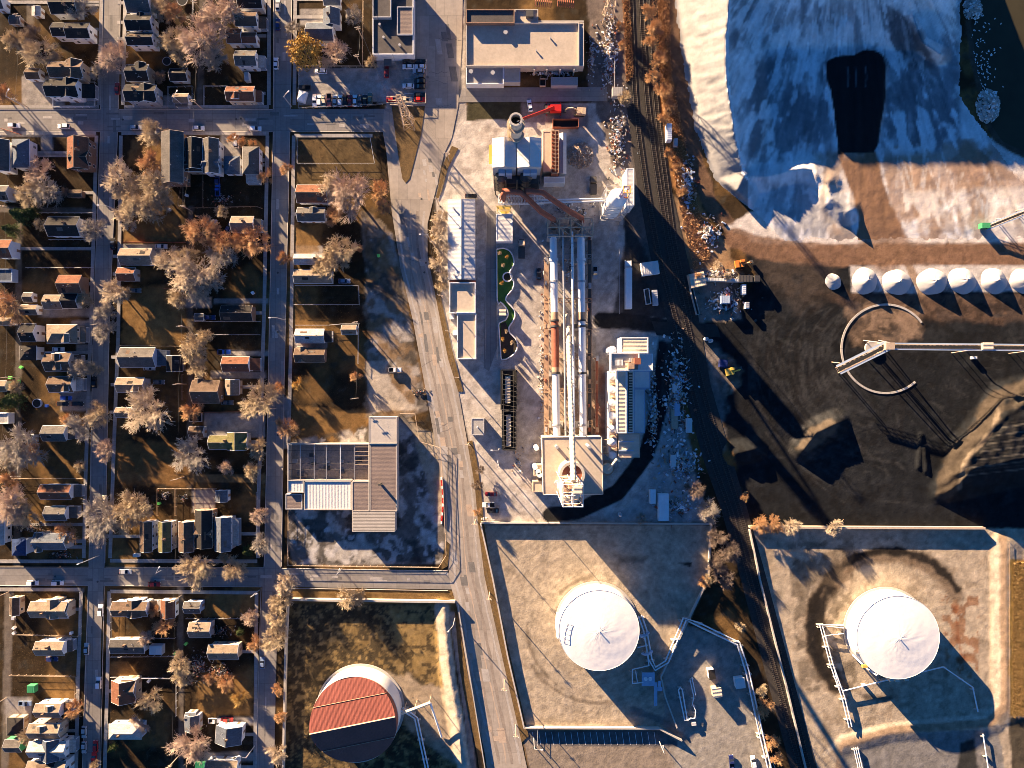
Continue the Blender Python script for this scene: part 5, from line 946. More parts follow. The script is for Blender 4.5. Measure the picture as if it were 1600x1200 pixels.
def truss(mb, p, q, hgt, wdt, n, r=.1):
    p, q = Vector(p), Vector(q); u = (q - p); side = u.cross(Vector((0, 0, 1))).normalized() * wdt / 2; up = Vector((0, 0, hgt))
    for s in (side, -side):
        mb.beam(p + s, q + s, r); mb.beam(p + s + up, q + s + up, r)
        for i in range(n): a, b2 = p + u * i / n, p + u * (i + 1) / n; mb.beam(a + s, b2 + s + up, r * .7); mb.beam(a + s, a + s + up, r * .7)
    for i in range(n + 1): a = p + u * i / n; mb.beam(a + side, a - side, r * .7); mb.beam(a + side + up, a - side + up, r * .7)
    for i in range(n): a, b2 = p + u * i / n, p + u * (i + 1) / n; mb.beam(a + side + up, b2 - side + up, r * .7)
    return mb
t = thing('pipe_bridge', 860, 314, 'white steel pipe bridge under the red ducts running to the white silo', 'pipe bridge'); truss(MB(), W(779, 313, 9), W(850, 313, 9), 2, 3, 14, .16).obj('truss', 'white_steel', t)
for y in (313, 317): MB().tube([W(838, y, 10), W(952, y - 3, 10.), W(960, y - 4, 12)], .32, 8).obj('pipe', 'white_steel', t, smooth=True)
for x in (781, 812, 848, 890, 930): p = W(x, 315, 9); MB().box(p[0] - .2, p[1] - .2, 0, p[0] + .2, p[1] + .2, 9).obj('post', 'steel', t)
t = thing('steel_stair', 785, 325, 'yellow steel stair frame below the left red duct', 'stair')
for i in range(7): p, p2 = W(775 + i * 1.5, 322 + i * 2, 8 - i), W(800 - i, 321 + i * 2, 8 - i); MB().box(p[0], p[1] - .15, 7.6 - i, p2[0], p[1] + .15, 8 - i).obj('rail', 'paint_yellow', t)
for x in (777, 797): p = W(x, 322, 8); MB().box(p[0] - .12, p[1] - .12, 0, p[0] + .12, p[1] + .12, 8).obj('post', 'paint_yellow', t)
# steel frame head of the kilns
t = thing('kiln_head_frame', 893, 355, 'open steel frame tower at the upper end of the two kilns', 'steel frame')
xs = [856, 874, 892, 910, 926]; ys = [341, 355, 369]
for zz in (3, 6.5, 10):
    m = MB()
    for y in ys: m.beam(W(xs[0], y, zz), W(xs[-1], y, zz), .34)
    for x in xs: m.beam(W(x, ys[0], zz), W(x, ys[-1], zz), .34)
    for i in range(4): m.beam(W(xs[i], ys[i % 2], zz), W(xs[i + 1], ys[i % 2 + 1], zz), .24)
    m.obj('floor_frame', 'wood_pale' if zz > 4 else 'dark_steel', t)
for x in xs:
    for y in ys: p = W(x, y, 10); MB().box(p[0] - .18, p[1] - .18, 0, p[0] + .18, p[1] + .18, 10).obj('column', 'steel', t)
for x, y, r, zz in ((866, 348, 1.6, 8), (905, 348, 1.6, 8), (885, 360, 1.2, 6), (898, 362, 1., 7)): p = W(x, y, zz); MB().cyl(p[0], p[1], 2, zz, r, r * .8, 12).obj('vessel', 'rust_pale', t, smooth=True)
for sgn, x in ((0, 864), (1, 907)): p, p2 = W(x - 8, 372, 8), W(x + 8, 366, 8); MB().box(p[0], p[1], 1, p2[0], p2[1], 8).obj('kiln_hood', 'steel', t)
# two kilns
ZK = 7.
for i, (xa, xb, lab) in enumerate(((864.5, 870, 'left rotary kiln, a long white tube with a rust-red middle stretch'), (907.5, 911, 'right rotary kiln, a long white tube streaked by shadows'))):
    k = thing('rotary_kiln', (xa + xb) / 2, 525, lab, 'kiln'); ye = 684
    def at(y, z=ZK): return W(xa + (xb - xa) * (y - 370) / 314, y, z)
    segs = [(370, 404, 'white_steel'), (404, 408, 'white_steel'), (408, 488, 'white_steel'), (488, 500, 'rust_pale' if i == 0 else 'rust_pale'), (500, 574, 'rust' if i == 0 else 'white_steel'), (574, 584, 'rust_pale' if i == 0 else 'white_steel'), (584, 662, 'white_steel'), (662, 684, 'white_steel')]
    for y0, y1, mt in segs: MB().tube([at(y0), at(y1)], 1.42 if y1 - y0 > 5 else 1.75, 20, cap=False).obj('shell', mt, k, smooth=True)
    MB().tube([at(683.5), at(684)], 1.42, 20).obj('end_cap', 'steel', k)
    for y in (440, 501, 510, 583, 664): MB().tube([at(y - 1.4), at(y + 1.4)], 1.72, 20).obj('tyre', 'dark_steel' if y in (501, 510, 583) else 'steel', k)
    for y in (405, 510, 583, 664):
        p = at(y); MB().box(p[0] - 2.6, p[1] - 1.2, 0, p[0] + 2.6, p[1] + 1.2, 4.6).obj('pier', 'concrete', k)
        for s in (-1, 1): MB().tube([(p[0] + s * 1.1, p[1] - .5, 5.), (p[0] + s * 1.1, p[1] + .5, 5.)], .5, 10).obj('roller', 'dark_steel', k)
    p = at(510, 4); MB().box(p[0] - 4, p[1] - .8, 3, p[0] + 4, p[1] + .8, 4.7).obj('drive_platform', 'dark_steel' if i else 'wood_pale', k)
for xa, xb, y0, y1, z0, z1, r, mt, lab in ((879.5, 884, 362, 690, 9, 9.5, .35, 'steel', 'thin grey pipe running beside the left kiln'), (894, 897, 362, 690, 9.5, 10, .42, 'white_steel', 'thin white pipe running left of the right kiln'), (887, 896, 492, 752, 3, 43, .95, 'cream_roof', 'thick inclined tube rising between the kilns to the kiln house tower')):
    k = thing('long_pipe', (xa + xb) / 2, (y0 + y1) / 2, lab, 'pipe'); MB().tube([W(xa + (xb - xa) * t, y0 + (y1 - y0) * t, z0 + (z1 - z0) * t) for t in (0, .25, .5, .75, 1)], r, 10).obj('tube', mt, k, smooth=True)
    for j in range(9):
        t = (j + .5) / 9; p = W(xa + (xb - xa) * t, y0 + (y1 - y0) * t, z0 + (z1 - z0) * t); MB().box(p[0] - .15, p[1] - .15, 0, p[0] + .15, p[1] + .15, p[2] - r * .8).obj('support', 'dark_steel', k)
        MB().tube([(p[0], p[1] - .12, p[2]), (p[0], p[1] + .12, p[2])], r * 1.25, 10).obj('collar', 'steel', k)
# walkways at the kilns
for x0, x1, y0, y1, mt, lab in ((850, 857, 405, 690, 'rust_pale', 'long pale steel walkway left of the left kiln'), (918, 924, 372, 690, 'dark_steel', 'long dark walkway right of the right kiln'), (930, 934, 560, 690, 'rust', 'rust-stained pipe rack at the right of the kilns')):
    k = thing('walkway', (x0 + x1) / 2, (y0 + y1) / 2, lab, 'walkway'); p, p2 = W(x0, y1, 4.), W(x1, y0, 4.); MB().box(p[0], p[1], 3.85, p2[0], p2[1], 4).obj('deck', mt, k)
    m = MB()
    for x in (p[0], p2[0]): m.beam((x, p[1], 5), (x, p2[1], 5), .07); m.beam((x, p[1], 4.5), (x, p2[1], 4.5), .06)
    m.obj('handrail', 'rust_pale', k)
    n = int((y1 - y0) / 18)
    for j in range(n + 1):
        yy = p[1] + (p2[1] - p[1]) * j / n; MB().box(p[0], yy - .12, 0, p[0] + .24, yy + .12, 5).obj('post', mt, k); MB().box(p2[0] - .24, yy - .12, 0, p2[0], yy + .12, 5).obj('post', mt, k)
        if j % 2: s = random.uniform(.5, 1.1); MB().box(p[0] + .3, yy - s, 4.01, p[0] + .3 + s, yy + s, 4 + s).obj('machine_box', random.choice(['rust', 'rust_pale', 'steel']), k)
for y in (402, 470, 512, 556, 610, 660):
    k = thing('cross_frame', 890, y, 'steel cross frame tying the kilns, number %d from the top' % ((402, 470, 512, 556, 610, 660).index(y) + 1) if 0 else ['uppermost', 'second highest', 'third highest', 'third lowest', 'second lowest', 'lowest'][(402, 470, 512, 556, 610, 660).index(y)] + ' steel cross frame tying the two kilns', 'steel frame')
    truss(MB(), W(850, y, 3), W(925, y, 3), 1.2, 1.6, 10, .12).obj('truss', 'rust_pale' if y > 450 else 'steel', k)
    for x in (874, 890, 900): p = W(x, y, 3); MB().box(p[0] - .15, p[1] - .15, 0, p[0] + .15, p[1] + .15, 3).obj('post', 'dark_steel', k)
# kiln house
b = bld(893, 728, 'square tan flat-roofed kiln house the two kilns run into'); zt = 14
pts = [(847, 683.5), (940, 682), (942, 772), (849, 773)]; MB().ppoly(pts, 0, zt - .3, zt).obj('wall', 'concrete_pale', b); MB().ppoly(pts, zt - .3, zt, zt).obj('roof', 'tan_roof', b)
m = MB()
for (p, q) in zip(pts, pts[1:] + pts[:1]): m.beam(W(*p, zt)[:2] + (zt + .1,), W(*q, zt)[:2] + (zt + .1,), .25)
m.obj('parapet', 'concrete_pale', b)
for x, y, hh, r in ((869, 697, 5, .6), (917, 695, 9, .6), (870, 754, 2.5, .9)): p = W(x, y, zt); MB().cyl(p[0], p[1], zt, zt + hh, r, n=12).obj('roof_stack', 'steel', b, smooth=True)
flat(b, 832, 752, 847, 769, 5, 'wall_tan', 'tan_roof', .2, nm='side_roof'); flat(b, 834, 726, 846.5, 744, 6, 'wall_tan', 'cream_roof', .2, nm='side_roof')
for x, y in ((836, 730), (841, 737), (838, 700), (843, 742)): p = W(x, y, 7); MB().cyl(p[0], p[1], 0, 7.5, 1, n=10).obj('side_vessel', 'white_steel', b)
# preheater tower
t = thing('preheater_tower', 893, 742, 'round preheater tower with tall open steel lattice rising from the kiln house', 'tower')
X, Y, _ = W(893, 740, 20); MB().cyl(X, Y, 13.8, 22, 4.6, 4.3, 28).obj('lower_drum', 'cream_roof', t, smooth=True); MB().ring(X, Y, 22.0, 23, 3.6, 4.6, 28).obj('drum_rim', 'concrete_pale', t); MB().cyl(X, Y, 21.9, 22.1, 3.6, n=24).obj('drum_top', 'rust', t)
X2, Y2, _ = W(893, 776, 40); MB().cyl(X2, Y2, 0, 36, 3.4, 3.1, 28).obj('drum', 'concrete_pale', t, smooth=True); MB().cyl(X2, Y2, 36, 39, 3.1, 1.2, 28).obj('drum_cone', 'cream_roof', t, smooth=True)
A, B = W(880, 792, 46), W(911, 757, 46)
m = MB(); lv = [22, 28, 34, 40, 46]
for zz in lv:
    for f in (0, .5, 1): m.beam((A[0], A[1] + (B[1] - A[1]) * f, zz), (B[0], A[1] + (B[1] - A[1]) * f, zz), .2); m.beam((A[0] + (B[0] - A[0]) * f, A[1], zz), (A[0] + (B[0] - A[0]) * f, B[1], zz), .2)
m.obj('floor_frame', 'white_steel', t)
for fx in (0, .5, 1):
    for fy in (0, .5, 1): MB().beam((A[0] + (B[0] - A[0]) * fx, A[1] + (B[1] - A[1]) * fy, 0), (A[0] + (B[0] - A[0]) * fx, A[1] + (B[1] - A[1]) * fy, 46), .3).obj('column', 'white_steel', t)
m = MB()
for z0, z1 in zip(lv[:-1], lv[1:]):
    for (a0, b0), (a1, b1) in (((A[0], A[1]), (B[0], A[1])), ((B[0], A[1]), (B[0], B[1])), ((B[0], B[1]), (A[0], B[1])), ((A[0], B[1]), (A[0], A[1]))): m.beam((a0, b0, z0), (a1, b1, z1), .15); m.beam((a1, b1, z0), (a0, b0, z1), .15)
for i in range(5): m.beam((A[0], A[1] + (B[1] - A[1]) * i / 5, 46), (B[0], A[1] + (B[1] - A[1]) * (i + 1) / 5, 46), .12)
m.obj('bracing', 'rust_pale', t); MB().box(A[0] + .5, A[1] + 3, 39.8, B[0] - 3, B[1] - .5, 40).obj('deck', 'rust_pale', t); MB().box(B[0] - 3, B[1] - 3, 44, B[0] - .4, B[1] - .4, 47.5).obj('hoist_house', 'cream_roof', t); MB().box(A[0] + 2, B[1] - 2, 40.01, A[0] + 4, B[1] - .5, 43).obj('hoist_house', 'rust_pale', t)
# cream silo building
b = bld(978, 640, 'cream-roofed silo building with a row of white domes on its left')
flat(b, 970, 527, 1013, 552, 13, 'wall_wh', 'cream_roof', .2); flat(b, 963, 552.5, 1020, 579, 12, 'wall_wh', 'white_roof_x', .2, nm='upper_roof'); flat(b, 954, 551, 999, 579, 15, 'wall_wh', 'cream_roof', .7, 11.9, 'upper_roof')
for i in range(5): p = W(982 + random.random() * 14, 560 + random.random() * 13, 16); s = random.uniform(.5, 1.2); MB().box(p[0] - s, p[1] - s, 14.95, p[0] + s, p[1] + s, 15.5 + s * 1.5).obj('roof_unit', random.choice(['rust_pale', 'steel', 'rust']), b)
for i in range(6): p, p2 = W(962 + i * 2, 571, 15.3), W(963.2 + i * 2, 562, 15.3); MB().box(p[0], p[1], 14.95, p2[0], p2[1], 15.3).obj('grating', 'white_steel', b)
flat(b, 964, 579.5, 979, 677, 13.5, 'wall_wh', 'cream_roof', .1, nm='cream_roof'); flat(b, 979.3, 579.5, 990, 677, 11.5, 'wall_wh', 'roof_gy', .1, nm='louvre_roof'); flat(b, 990.3, 579.5, 1016, 607, 9, 'wall_bl', 'white_roof_x', .1, nm='lower_roof'); flat(b, 990.3, 607.3, 1008, 677, 6, 'wall_bl', 'white_roof_x', .1, nm='lower_roof')
for i in range(22): y = 581 + i * 4.3; p, p2 = W(983, y + 2, 12), W(989.5, y, 12); MB().box(p[0], p[1], 11.6, p2[0], p2[1], 12).obj('louvre', 'cream_roof', b)
flat(b, 966, 677.5, 1000, 715, 10, 'wall_tan', 'cream_roof', .3, nm='end_roof')
for y in (690, 704): p, p2 = W(967, y + 1, 10.5), W(990, y - 1, 10.5); MB().box(p[0], p[1], 10, p2[0], p2[1], 10.6).obj('roof_beam', 'wall_bl', b)
flat(b, 951, 580, 963.8, 715, 9.5, 'wall_wh', 'cream_roof', .1, nm='silo_roof')
for i in range(7):
    p = W(957, 588 + i * 20.5, 10); MB().cyl(p[0], p[1], 0, 9.9, 1.42, n=20).cyl(p[0], p[1], 9.9, 10.4, 1.42, .7, n=20).cyl(p[0], p[1], 10.4, 10.6, .7, .2, n=20).obj('silo', 'tank_white', b, smooth=True)
    if i < 6: p = W(959, 598 + i * 20.5, 10.5); MB().prism([(p[0] - .9, p[1] - .6), (p[0] + 1.3, p[1] - 1.), (p[0] + 1.3, p[1] + .4)], 9.5, 10.6).obj('hopper', 'rust_pale', b)
p = W(957, 547, 13); MB().cyl(p[0], p[1], 0, 13, 1.5, n=16).cyl(p[0], p[1], 13, 14, 1.5, .5, n=16).obj('silo', 'white_steel', b, smooth=True)
for y in (685, 695, 706): MB().beam(W(940, y + 3, 10), W(966, y, 9), .25).obj('tie_beam', 'rust_pale', b)
t = thing('dust_tower', 950, 733, 'small cream dust collector with bent pipe right of the kiln house', 'dust collector'); p = W(950, 733, 12); MB().cyl(p[0], p[1], 3, 11, 2, n=14).cyl(p[0], p[1], 0, 3, .8, 2, n=14).obj('drum', 'cream_roof', t, smooth=True); MB().tube([p, W(957, 726, 13), W(963, 718, 13), W(968, 720, 9)], .5, 8).obj('pipe', 'cream_roof', t); MB().ring(p[0], p[1], 8, 8.3, 2, 3, 16).obj('gallery', 'rust_pale', t)
for a in range(4): MB().beam((p[0] + 1.8 * math.cos(a * 1.57 + .8), p[1] + 1.8 * math.sin(a * 1.57 + .8), 0), (p[0] + 1.8 * math.cos(a * 1.57 + .8), p[1] + 1.8 * math.sin(a * 1.57 + .8), 11), .2).obj('leg', 'rust_pale', t)
# white silo at the rails
t = thing('white_silo', 966, 308, 'round white silo in a steel frame beside the rails with orange top frame', 'silo'); X, Y, _ = W(968, 304, 26); MB().cyl(X, Y, 4, 22, 3.4, n=26).cyl(X, Y, 22, 25, 3.4, 1.2, 26).cyl(X, Y, 0, 4, 1, 3.4, 26).obj('drum', 'white_steel', t, smooth=True)
p = W(980, 296, 30); m = MB()
for zz in (24, 30):
    for s in (-1.2, 1.2): m.beam((p[0] - 1.2, p[1] + s, zz), (p[0] + 1.2, p[1] + s, zz), .25); m.beam((p[0] + s, p[1] - 1.2, zz), (p[0] + s, p[1] + 1.2, zz), .25)
for s in (-1.2, 1.2):
    for s2 in (-1.2, 1.2): m.beam((p[0] + s, p[1] + s2, 0), (p[0] + s, p[1] + s2, 30), .2)
m.obj('top_frame', 'paint_orange', t); m = MB(); r = 4.1
for zz in (4, 10, 16, 22):
    for a, b2 in (((-r, -r), (r, -r)), ((r, -r), (r, r)), ((r, r), (-r, r)), ((-r, r), (-r, -r))): m.beam((X + a[0], Y + a[1], zz), (X + b2[0], Y + b2[1], zz), .15); m.beam((X + a[0], Y + a[1], zz - 4), (X + b2[0], Y + b2[1], zz + 2), .1)
for a in (-r, r):
    for b2 in (-r, r): m.beam((X + a, Y + b2, 0), (X + a, Y + b2, 24), .2)
m.obj('frame', 'steel', t); MB().tube([(X, Y, 25), W(976, 290, 28), W(978, 292, 27)], .5, 8).obj('spout', 'white_steel', t)
b = bld(985, 295, 'narrow white loading building along the rails behind the round silo'); flat(b, 979, 263, 991, 321, 11, 'wall_wh', 'white_roof', .1)
# black loading bay
b = thing('loading_bay', 796, 640, 'long black steel loading bay holding two pale trailers beside the white yard', 'loading bay'); m = MB()
for x0, x1, y0, y1 in ((783, 807, 578, 640), (786, 806, 643, 703)):
    for a in (x0, x1):
        p, p2 = W(a - 1, y1, 4.), W(a + 1, y0, 4.); m.box(p[0], p[1], 0, p2[0], p2[1], 4)
    for y in (y0, y1): p, p2 = W(x0 + 1, y + .8, 4.2), W(x1 - 1, y - .8, 4.2); m.box(p[0], p[1], 3.4, p2[0], p2[1], 4.2)
m.obj('frame', 'rubber', b); m = MB()
for y in range(584, 702, 8): m.beam(W(784, y, 5), W(806, y + 4, 5), .12)
m.beam(W(803, 580, 5), W(803, 700, 5), .12); m.beam(W(785, 580, 5), W(788, 700, 5), .12); m.obj('pipework', 'dark_steel', b)
p, p2 = W(784, 702, .2), W(806, 579, .2); MB().box(p[0], p[1], .02, p2[0], p2[1], .2).obj('pit_floor', 'rubber', b)
for y0, y1, lab in ((588, 630, 'upper pale tank trailer inside the black loading bay'), (648, 697, 'lower tan box trailer inside the black loading bay')):
    t = thing('trailer', 793, (y0 + y1) / 2, lab, 'trailer', z=.2); p, p2 = W(789 + (y0 > 600) * 2, y1, 3.2), W(797.5 + (y0 > 600), y0, 3.2); MB().box(p[0], p[1], 1.2, p2[0], p2[1], 3.2).obj('body', 'cream_roof', t)
    for j in range(10): yy = p[1] + (p2[1] - p[1]) * j / 9.5; MB().box(p[0] + .2, yy, 3.2, p2[0] - .2, yy + .25, 3.4).obj('rib', 'concrete', t)
    for yy in (p[1] + 1, p[1] + 2.4, p2[1] - 1.5):
        for x in (p[0] + .2, p2[0] - .2): MB().tube([(x - .15, yy, .7), (x + .15, yy, .7)], .5, 10).obj('wheel', 'rubber', t)

# =============== tanks
def tank(px, py, ztop, rpx, hh, rise, label, roof):
    X, Y, _ = W(px, py, hh); r = rpx * S * (H - hh) / H; t = empty('storage_tank', (X, Y, 0)); tag(t, label, 'storage tank')
    MB().cyl(X, Y, 0, hh, r, n=96, cap=False).obj('shell', 'tank_white', t, smooth=True); MB().ring(X, Y, -.02, .25, r - .5, r + .9, 64).obj('base_ring', 'concrete', t)
    return t, X, Y, r
for px, py, rp, lab, mast in ((936, 985, 63, 'left white cone-roofed storage tank in the walled compound', 0), (1403, 996, 65, 'right white cone-roofed storage tank with rippled roof and scorched ring', 1)):
    hh = 8.6; rs = 1.15; t, X, Y, r = tank(px, py, 8.6, rp, hh, 2.6, lab, None); m = MB(); n, ringn = 96, 14
    m.v.append((X, Y, hh + rs)); wv = random.Random(px)
    for j in range(1, ringn + 1):
        rr_ = r * j / ringn
        for k in range(n): a = 2 * math.pi * k / n; m.v.append((X + rr_ * math.cos(a), Y + rr_ * math.sin(a), hh + rs * (1 - j / ringn) + (.025 * math.sin(k * .9 + j * 2.3) + .02 * math.sin(k * .37 - j * 1.1) + wv.uniform(-.02, .02)) * (j < ringn)))
    m.f += [(0, 1 + k, 1 + (k + 1) % n) for k in range(n)] + [(1 + (j - 1) * n + k, 1 + j * n + k, 1 + j * n + (k + 1) % n, 1 + (j - 1) * n + (k + 1) % n) for j in range(1, ringn) for k in range(n)]
    m.obj('cone_roof', 'tank_white', t, smooth=True); MB().tube([(X + r * math.cos(a), Y + r * math.sin(a), hh + .05) for a in np.linspace(0, 2 * math.pi, 97)], .05, 4).obj('rim', 'white_steel', t)
    MB().cyl(X, Y, hh + rs - .05, hh + rs + .75, .18, n=10).obj('vent', 'white_steel', t)
    a0 = math.radians(165 if not mast else 215); st_ = [(X + (r + .6) * math.cos(a0 + .45 * i / 12), Y + (r + .6) * math.sin(a0 + .45 * i / 12), 1 + 7.8 * i / 12) for i in range(13)]; MB().tube(st_, .35, 4).obj('stair', 'white_steel', t)
    if not mast:
        hr = MB(); pts = [(X - r * .92 * math.cos(u * .5), Y - r * .25 + r * .45 * u, hh + .45) for u in (0, .25, .5, .75, 1)]; hr.tube(pts, .07, 4); hr.tube([(p[0] + 1.6, p[1], p[2] + .3) for p in pts], .07, 4)
        for p in pts: hr.beam(p, (p[0] + 1.6, p[1], p[2] + .3), .06); hr.beam(p, (p[0], p[1], p[2] - 1.), .06)
        hr.obj('hand_rail', 'white_steel', t)
    else:
        for ang in (200, 270, 262, 283): q = math.radians(ang); MB().box(X + (r + .1) * math.cos(q) - .8, Y + (r + .4) * math.sin(q) - .8, 4, X + (r + .1) * math.cos(q) + .8, Y + (r + .4) * math.sin(q) + .8, 8.3).obj('nozzle_box', 'cream_roof', t)
        q = math.radians(222); MB().box(X + (r + .8) * math.cos(q) - .9, Y + (r + .8) * math.sin(q) - .5, 7.4, X + (r + .8) * math.cos(q) + .9, Y + (r + .8) * math.sin(q) + .5, 8.5).obj('stair_head', 'paint_yellow', t)
# floating roof tank: deck sunk below the rim, two tilted halves meeting at a ridge
X, Y, _ = W(555, 1124, 9.5); r = 67 * S * (H - 9.5) / H; t = empty('storage_tank', (X, Y, 0)); tag(t, 'rust-red ribbed roof storage tank half in shade at the lower left', 'storage tank')
MB().cyl(X, Y, 0, 9.5, r, n=96, cap=False).obj('shell', 'tank_white', t, smooth=True); an = math.radians(11.5); ux, uy = math.cos(an), math.sin(an); MB().ring(X, Y, -.02, .3, r - .4, r + 1, 64).obj('base_ring', 'concrete', t)
for sg in (1, -1):
    m = MB(); n = 48; edge_ = [(r * math.cos(math.pi * k / n), sg * r * math.sin(math.pi * k / n)) for k in range(n + 1)]
    f = lambda u, v: (X + u * ux - v * uy, Y + u * uy + v * ux, 9.5 + 4.6 * (1 - abs(v) / r) ** 1)
    for k in range(n): (u0, v0), (u1, v1) = edge_[k], edge_[k + 1]; b0 = len(m.v); m.v += [f(u0, 0), f(u0, v0), f(u1, v1), f(u1, 0)]; m.f.append((b0, b0 + 1, b0 + 2, b0 + 3))
    # close the curved gap between shell and roof edge
    for k in range(n): (u0, v0), (u1, v1) = edge_[k], edge_[k + 1]; b0 = len(m.v); p0, p1 = f(u0, v0), f(u1, v1); m.v += [p0, p1, (p1[0], p1[1], 9.3), (p0[0], p0[1], 9.3)]; m.f.append((b0, b0 + 1, b0 + 2, b0 + 3))
    m.obj('roof_half', 'red_roof', t)
    rb = MB()
    for k in range(2, 68):
        u = -r + k * r / 34.5; vv = math.sqrt(max(0, r * r - u * u)); rb.beam(Vector(f(u, 0)) + Vector((0, 0, .06)), Vector(f(u, sg * vv)) + Vector((0, 0, .03)), .055)
    rb.obj('rib', 'red_roof', t, stuff=True)
    vv = r * .52; uu = math.sqrt(r * r - vv * vv); MB().beam(Vector(f(-uu, sg * vv)) + Vector((0, 0, .15)), Vector(f(uu, sg * vv)) + Vector((0, 0, .15)), .14).obj('seam', 'rust_pale', t)
MB().beam((X - r * ux, Y - r * uy, 14.25), (X + r * ux, Y + r * uy, 14.25), .4).obj('ridge_beam', 'wood_pale', t)
MB().tube([(X + r * math.cos(a), Y + r * math.sin(a), 9.55) for a in np.linspace(0, 2 * math.pi, 97)], .16, 4).obj('rim', 'concrete_pale', t)
w = thing('gangway', 650, 1112, 'cream gangway with stairs leading from the red roofed tank', 'gangway'); MB().beam(W(627, 1115, 9), W(672, 1098, 6), .9).obj('deck', 'cream_roof', w); MB().beam(W(672, 1098, 6), W(690, 1152, .5), .6).obj('stair', 'white_steel', w)
for q in ((648, 1107, 7.5), (671, 1098, 6), (630, 1113, 9)): p = W(*q); MB().beam((p[0], p[1], 0), p, .25).obj('leg', 'wood_pale', w)
def pipe(pts, label, r=.28, n=1, gap=1.0, mat='white_steel', sup=8, z=1.2):
    P = [Vector(W(q[0], q[1], q[2] if len(q) > 2 else z)) for q in pts]; mid = P[len(P) // 2]; t = empty('pipeline', (mid[0], mid[1], 0)); tag(t, label, 'pipeline')
    for k in range(n):
        off = (k - (n - 1) / 2) * gap; Q = []
        for i, p in enumerate(P):
            d = (P[min(i + 1, len(P) - 1)] - P[max(i - 1, 0)]); s = Vector((d.y, -d.x, 0)).normalized() if Vector((d.x, d.y, 0)).length > .01 else Vector((1, 0, 0)); Q.append(p + s * off)
        MB().tube(Q, r, 8).obj('pipe', mat, t, smooth=True)
    for i in range(len(P) - 1):
        L = (P[i + 1] - P[i]).length
        for j in range(int(L // sup) + 1):
            p = P[i] + (P[i + 1] - P[i]) * min(1, (j * sup + 1) / max(L, .1)); w_ = n * gap / 2 + .3; MB().box(p.x - w_, p.y - .15, 0, p.x + w_, p.y + .15, p.z - r * .8).obj('pipe_support', 'concrete', t)
    return t
pipe([(628, 1108, 3), (640, 1115, 3), (650, 1122, 2), (668, 1205, 1.5), (680, 1250, 1.5)], 'blue-white pipe pair running down from the red roofed tank', .3, 2, 1.1)
pipe([(1000, 962, 2), (1008, 985, 2), (1016, 1030, 2), (1024, 1045, 2), (1042, 1034, 2), (1070, 967, 3.2), (1090, 975, 3.2), (1154, 1006, 2), (1168, 1050, 2), (1190, 1150, 2), (1205, 1210, 2)], 'white pipe pair leaving the left white tank and following the lower fence', .3, 2, 1.3)
pipe([(998, 994, 2), (1008, 998, 2), (1014, 1040, 2), (988, 1046, 2), (988, 1068, 2), (1005, 1066, 2)], 'white looped pipe beside the pump platform of the left tank', .26, 1)
pipe([(996, 1012, 2), (1012, 1008, 2)], 'short white pipe stub right of the left tank', .22, 1); pipe([(993, 1048, 1.5), (996, 1066, 1.5)], 'short white riser pipe in the pump corner', .2, 1)
pipe([(1060, 1078), (1063, 1074), (1066, 1078), (1074, 1126), (1080, 1122), (1070, 1126), (1060, 1078)], 'long white pipe loop in the lower pump yard', .26, 1)
pipe([(1078, 1062), (1084, 1088), (1082, 1100), (1087, 1110), (1086, 1122), (1076, 1124)], 'thin white valve pipe right of the long loop', .2, 1); pipe([(1081, 1058), (1087, 1086)], 'short straight pipe above the valve pipe', .2, 1)
pipe([(1318, 979, 2), (1283, 977, 1.6), (1300, 1040, 1.6), (1318, 1090, 1.6), (1329, 1136, 1.6)], 'long white pipe run left of the right white tank', .26, 2, 1.1); pipe([(1318, 990, 2), (1290, 993, 1.6), (1314, 1085, 1.6)], 'inner white pipe left of the right white tank', .22, 1)
pipe([(1316, 1080, 1.6), (1380, 1064, 1.8), (1474, 1042, 1.8), (1520, 1074, 1.6), (1528, 1112, 1.6)], 'bent white pipe below the right white tank', .26, 1); pipe([(1337, 1168), (1350, 1225)], 'triple white pipe entering at the bottom right', .2, 3, .8); pipe([(1536, 1147), (1548, 1225)], 'single white pipe at the bottom right corner', .24, 1)
# pump platform
t = thing('pump_platform', 1014, 1062, 'pale green pump platform with two round hatches beside the left tank', 'platform')
p, p2 = W(1003, 1072, 2.2), W(1023, 1051, 2.2); MB().box(p[0], p[1], 1.9, p2[0], p2[1], 2.2).obj('deck', 'wall_bl', t)
for x in (1009, 1016): q = W(x, 1061, 2.5); MB().cyl(q[0], q[1], 2.2, 2.7, .7, n=16).obj('hatch', 'white_steel', t)
p, p2 = W(1022, 1103, 1.6), W(1027, 1066, 1.6); MB().box(p[0], p[1], 1.4, p2[0], p2[1], 1.6).obj('ramp', 'wall_bl', t); p, p2 = W(1027.3, 1080, 1.7), W(1035, 1074, 1.7); MB().box(p[0], p[1], 1.5, p2[0], p2[1], 1.7).obj('landing', 'wall_bl', t); p, p2 = W(1028, 1073.5, 1.7), W(1033, 1064, 1.7); MB().box(p[0], p[1], 1.5, p2[0], p2[1], 1.7).obj('step', 'wall_bl', t)
for x, y in ((1004, 1052), (1022, 1052), (1004, 1071), (1022, 1071), (1024.5, 1100)): q = W(x, y, 2); MB().box(q[0] - .15, q[1] - .15, 0, q[0] + .15, q[1] + .15, 1.9).obj('leg', 'steel', t)
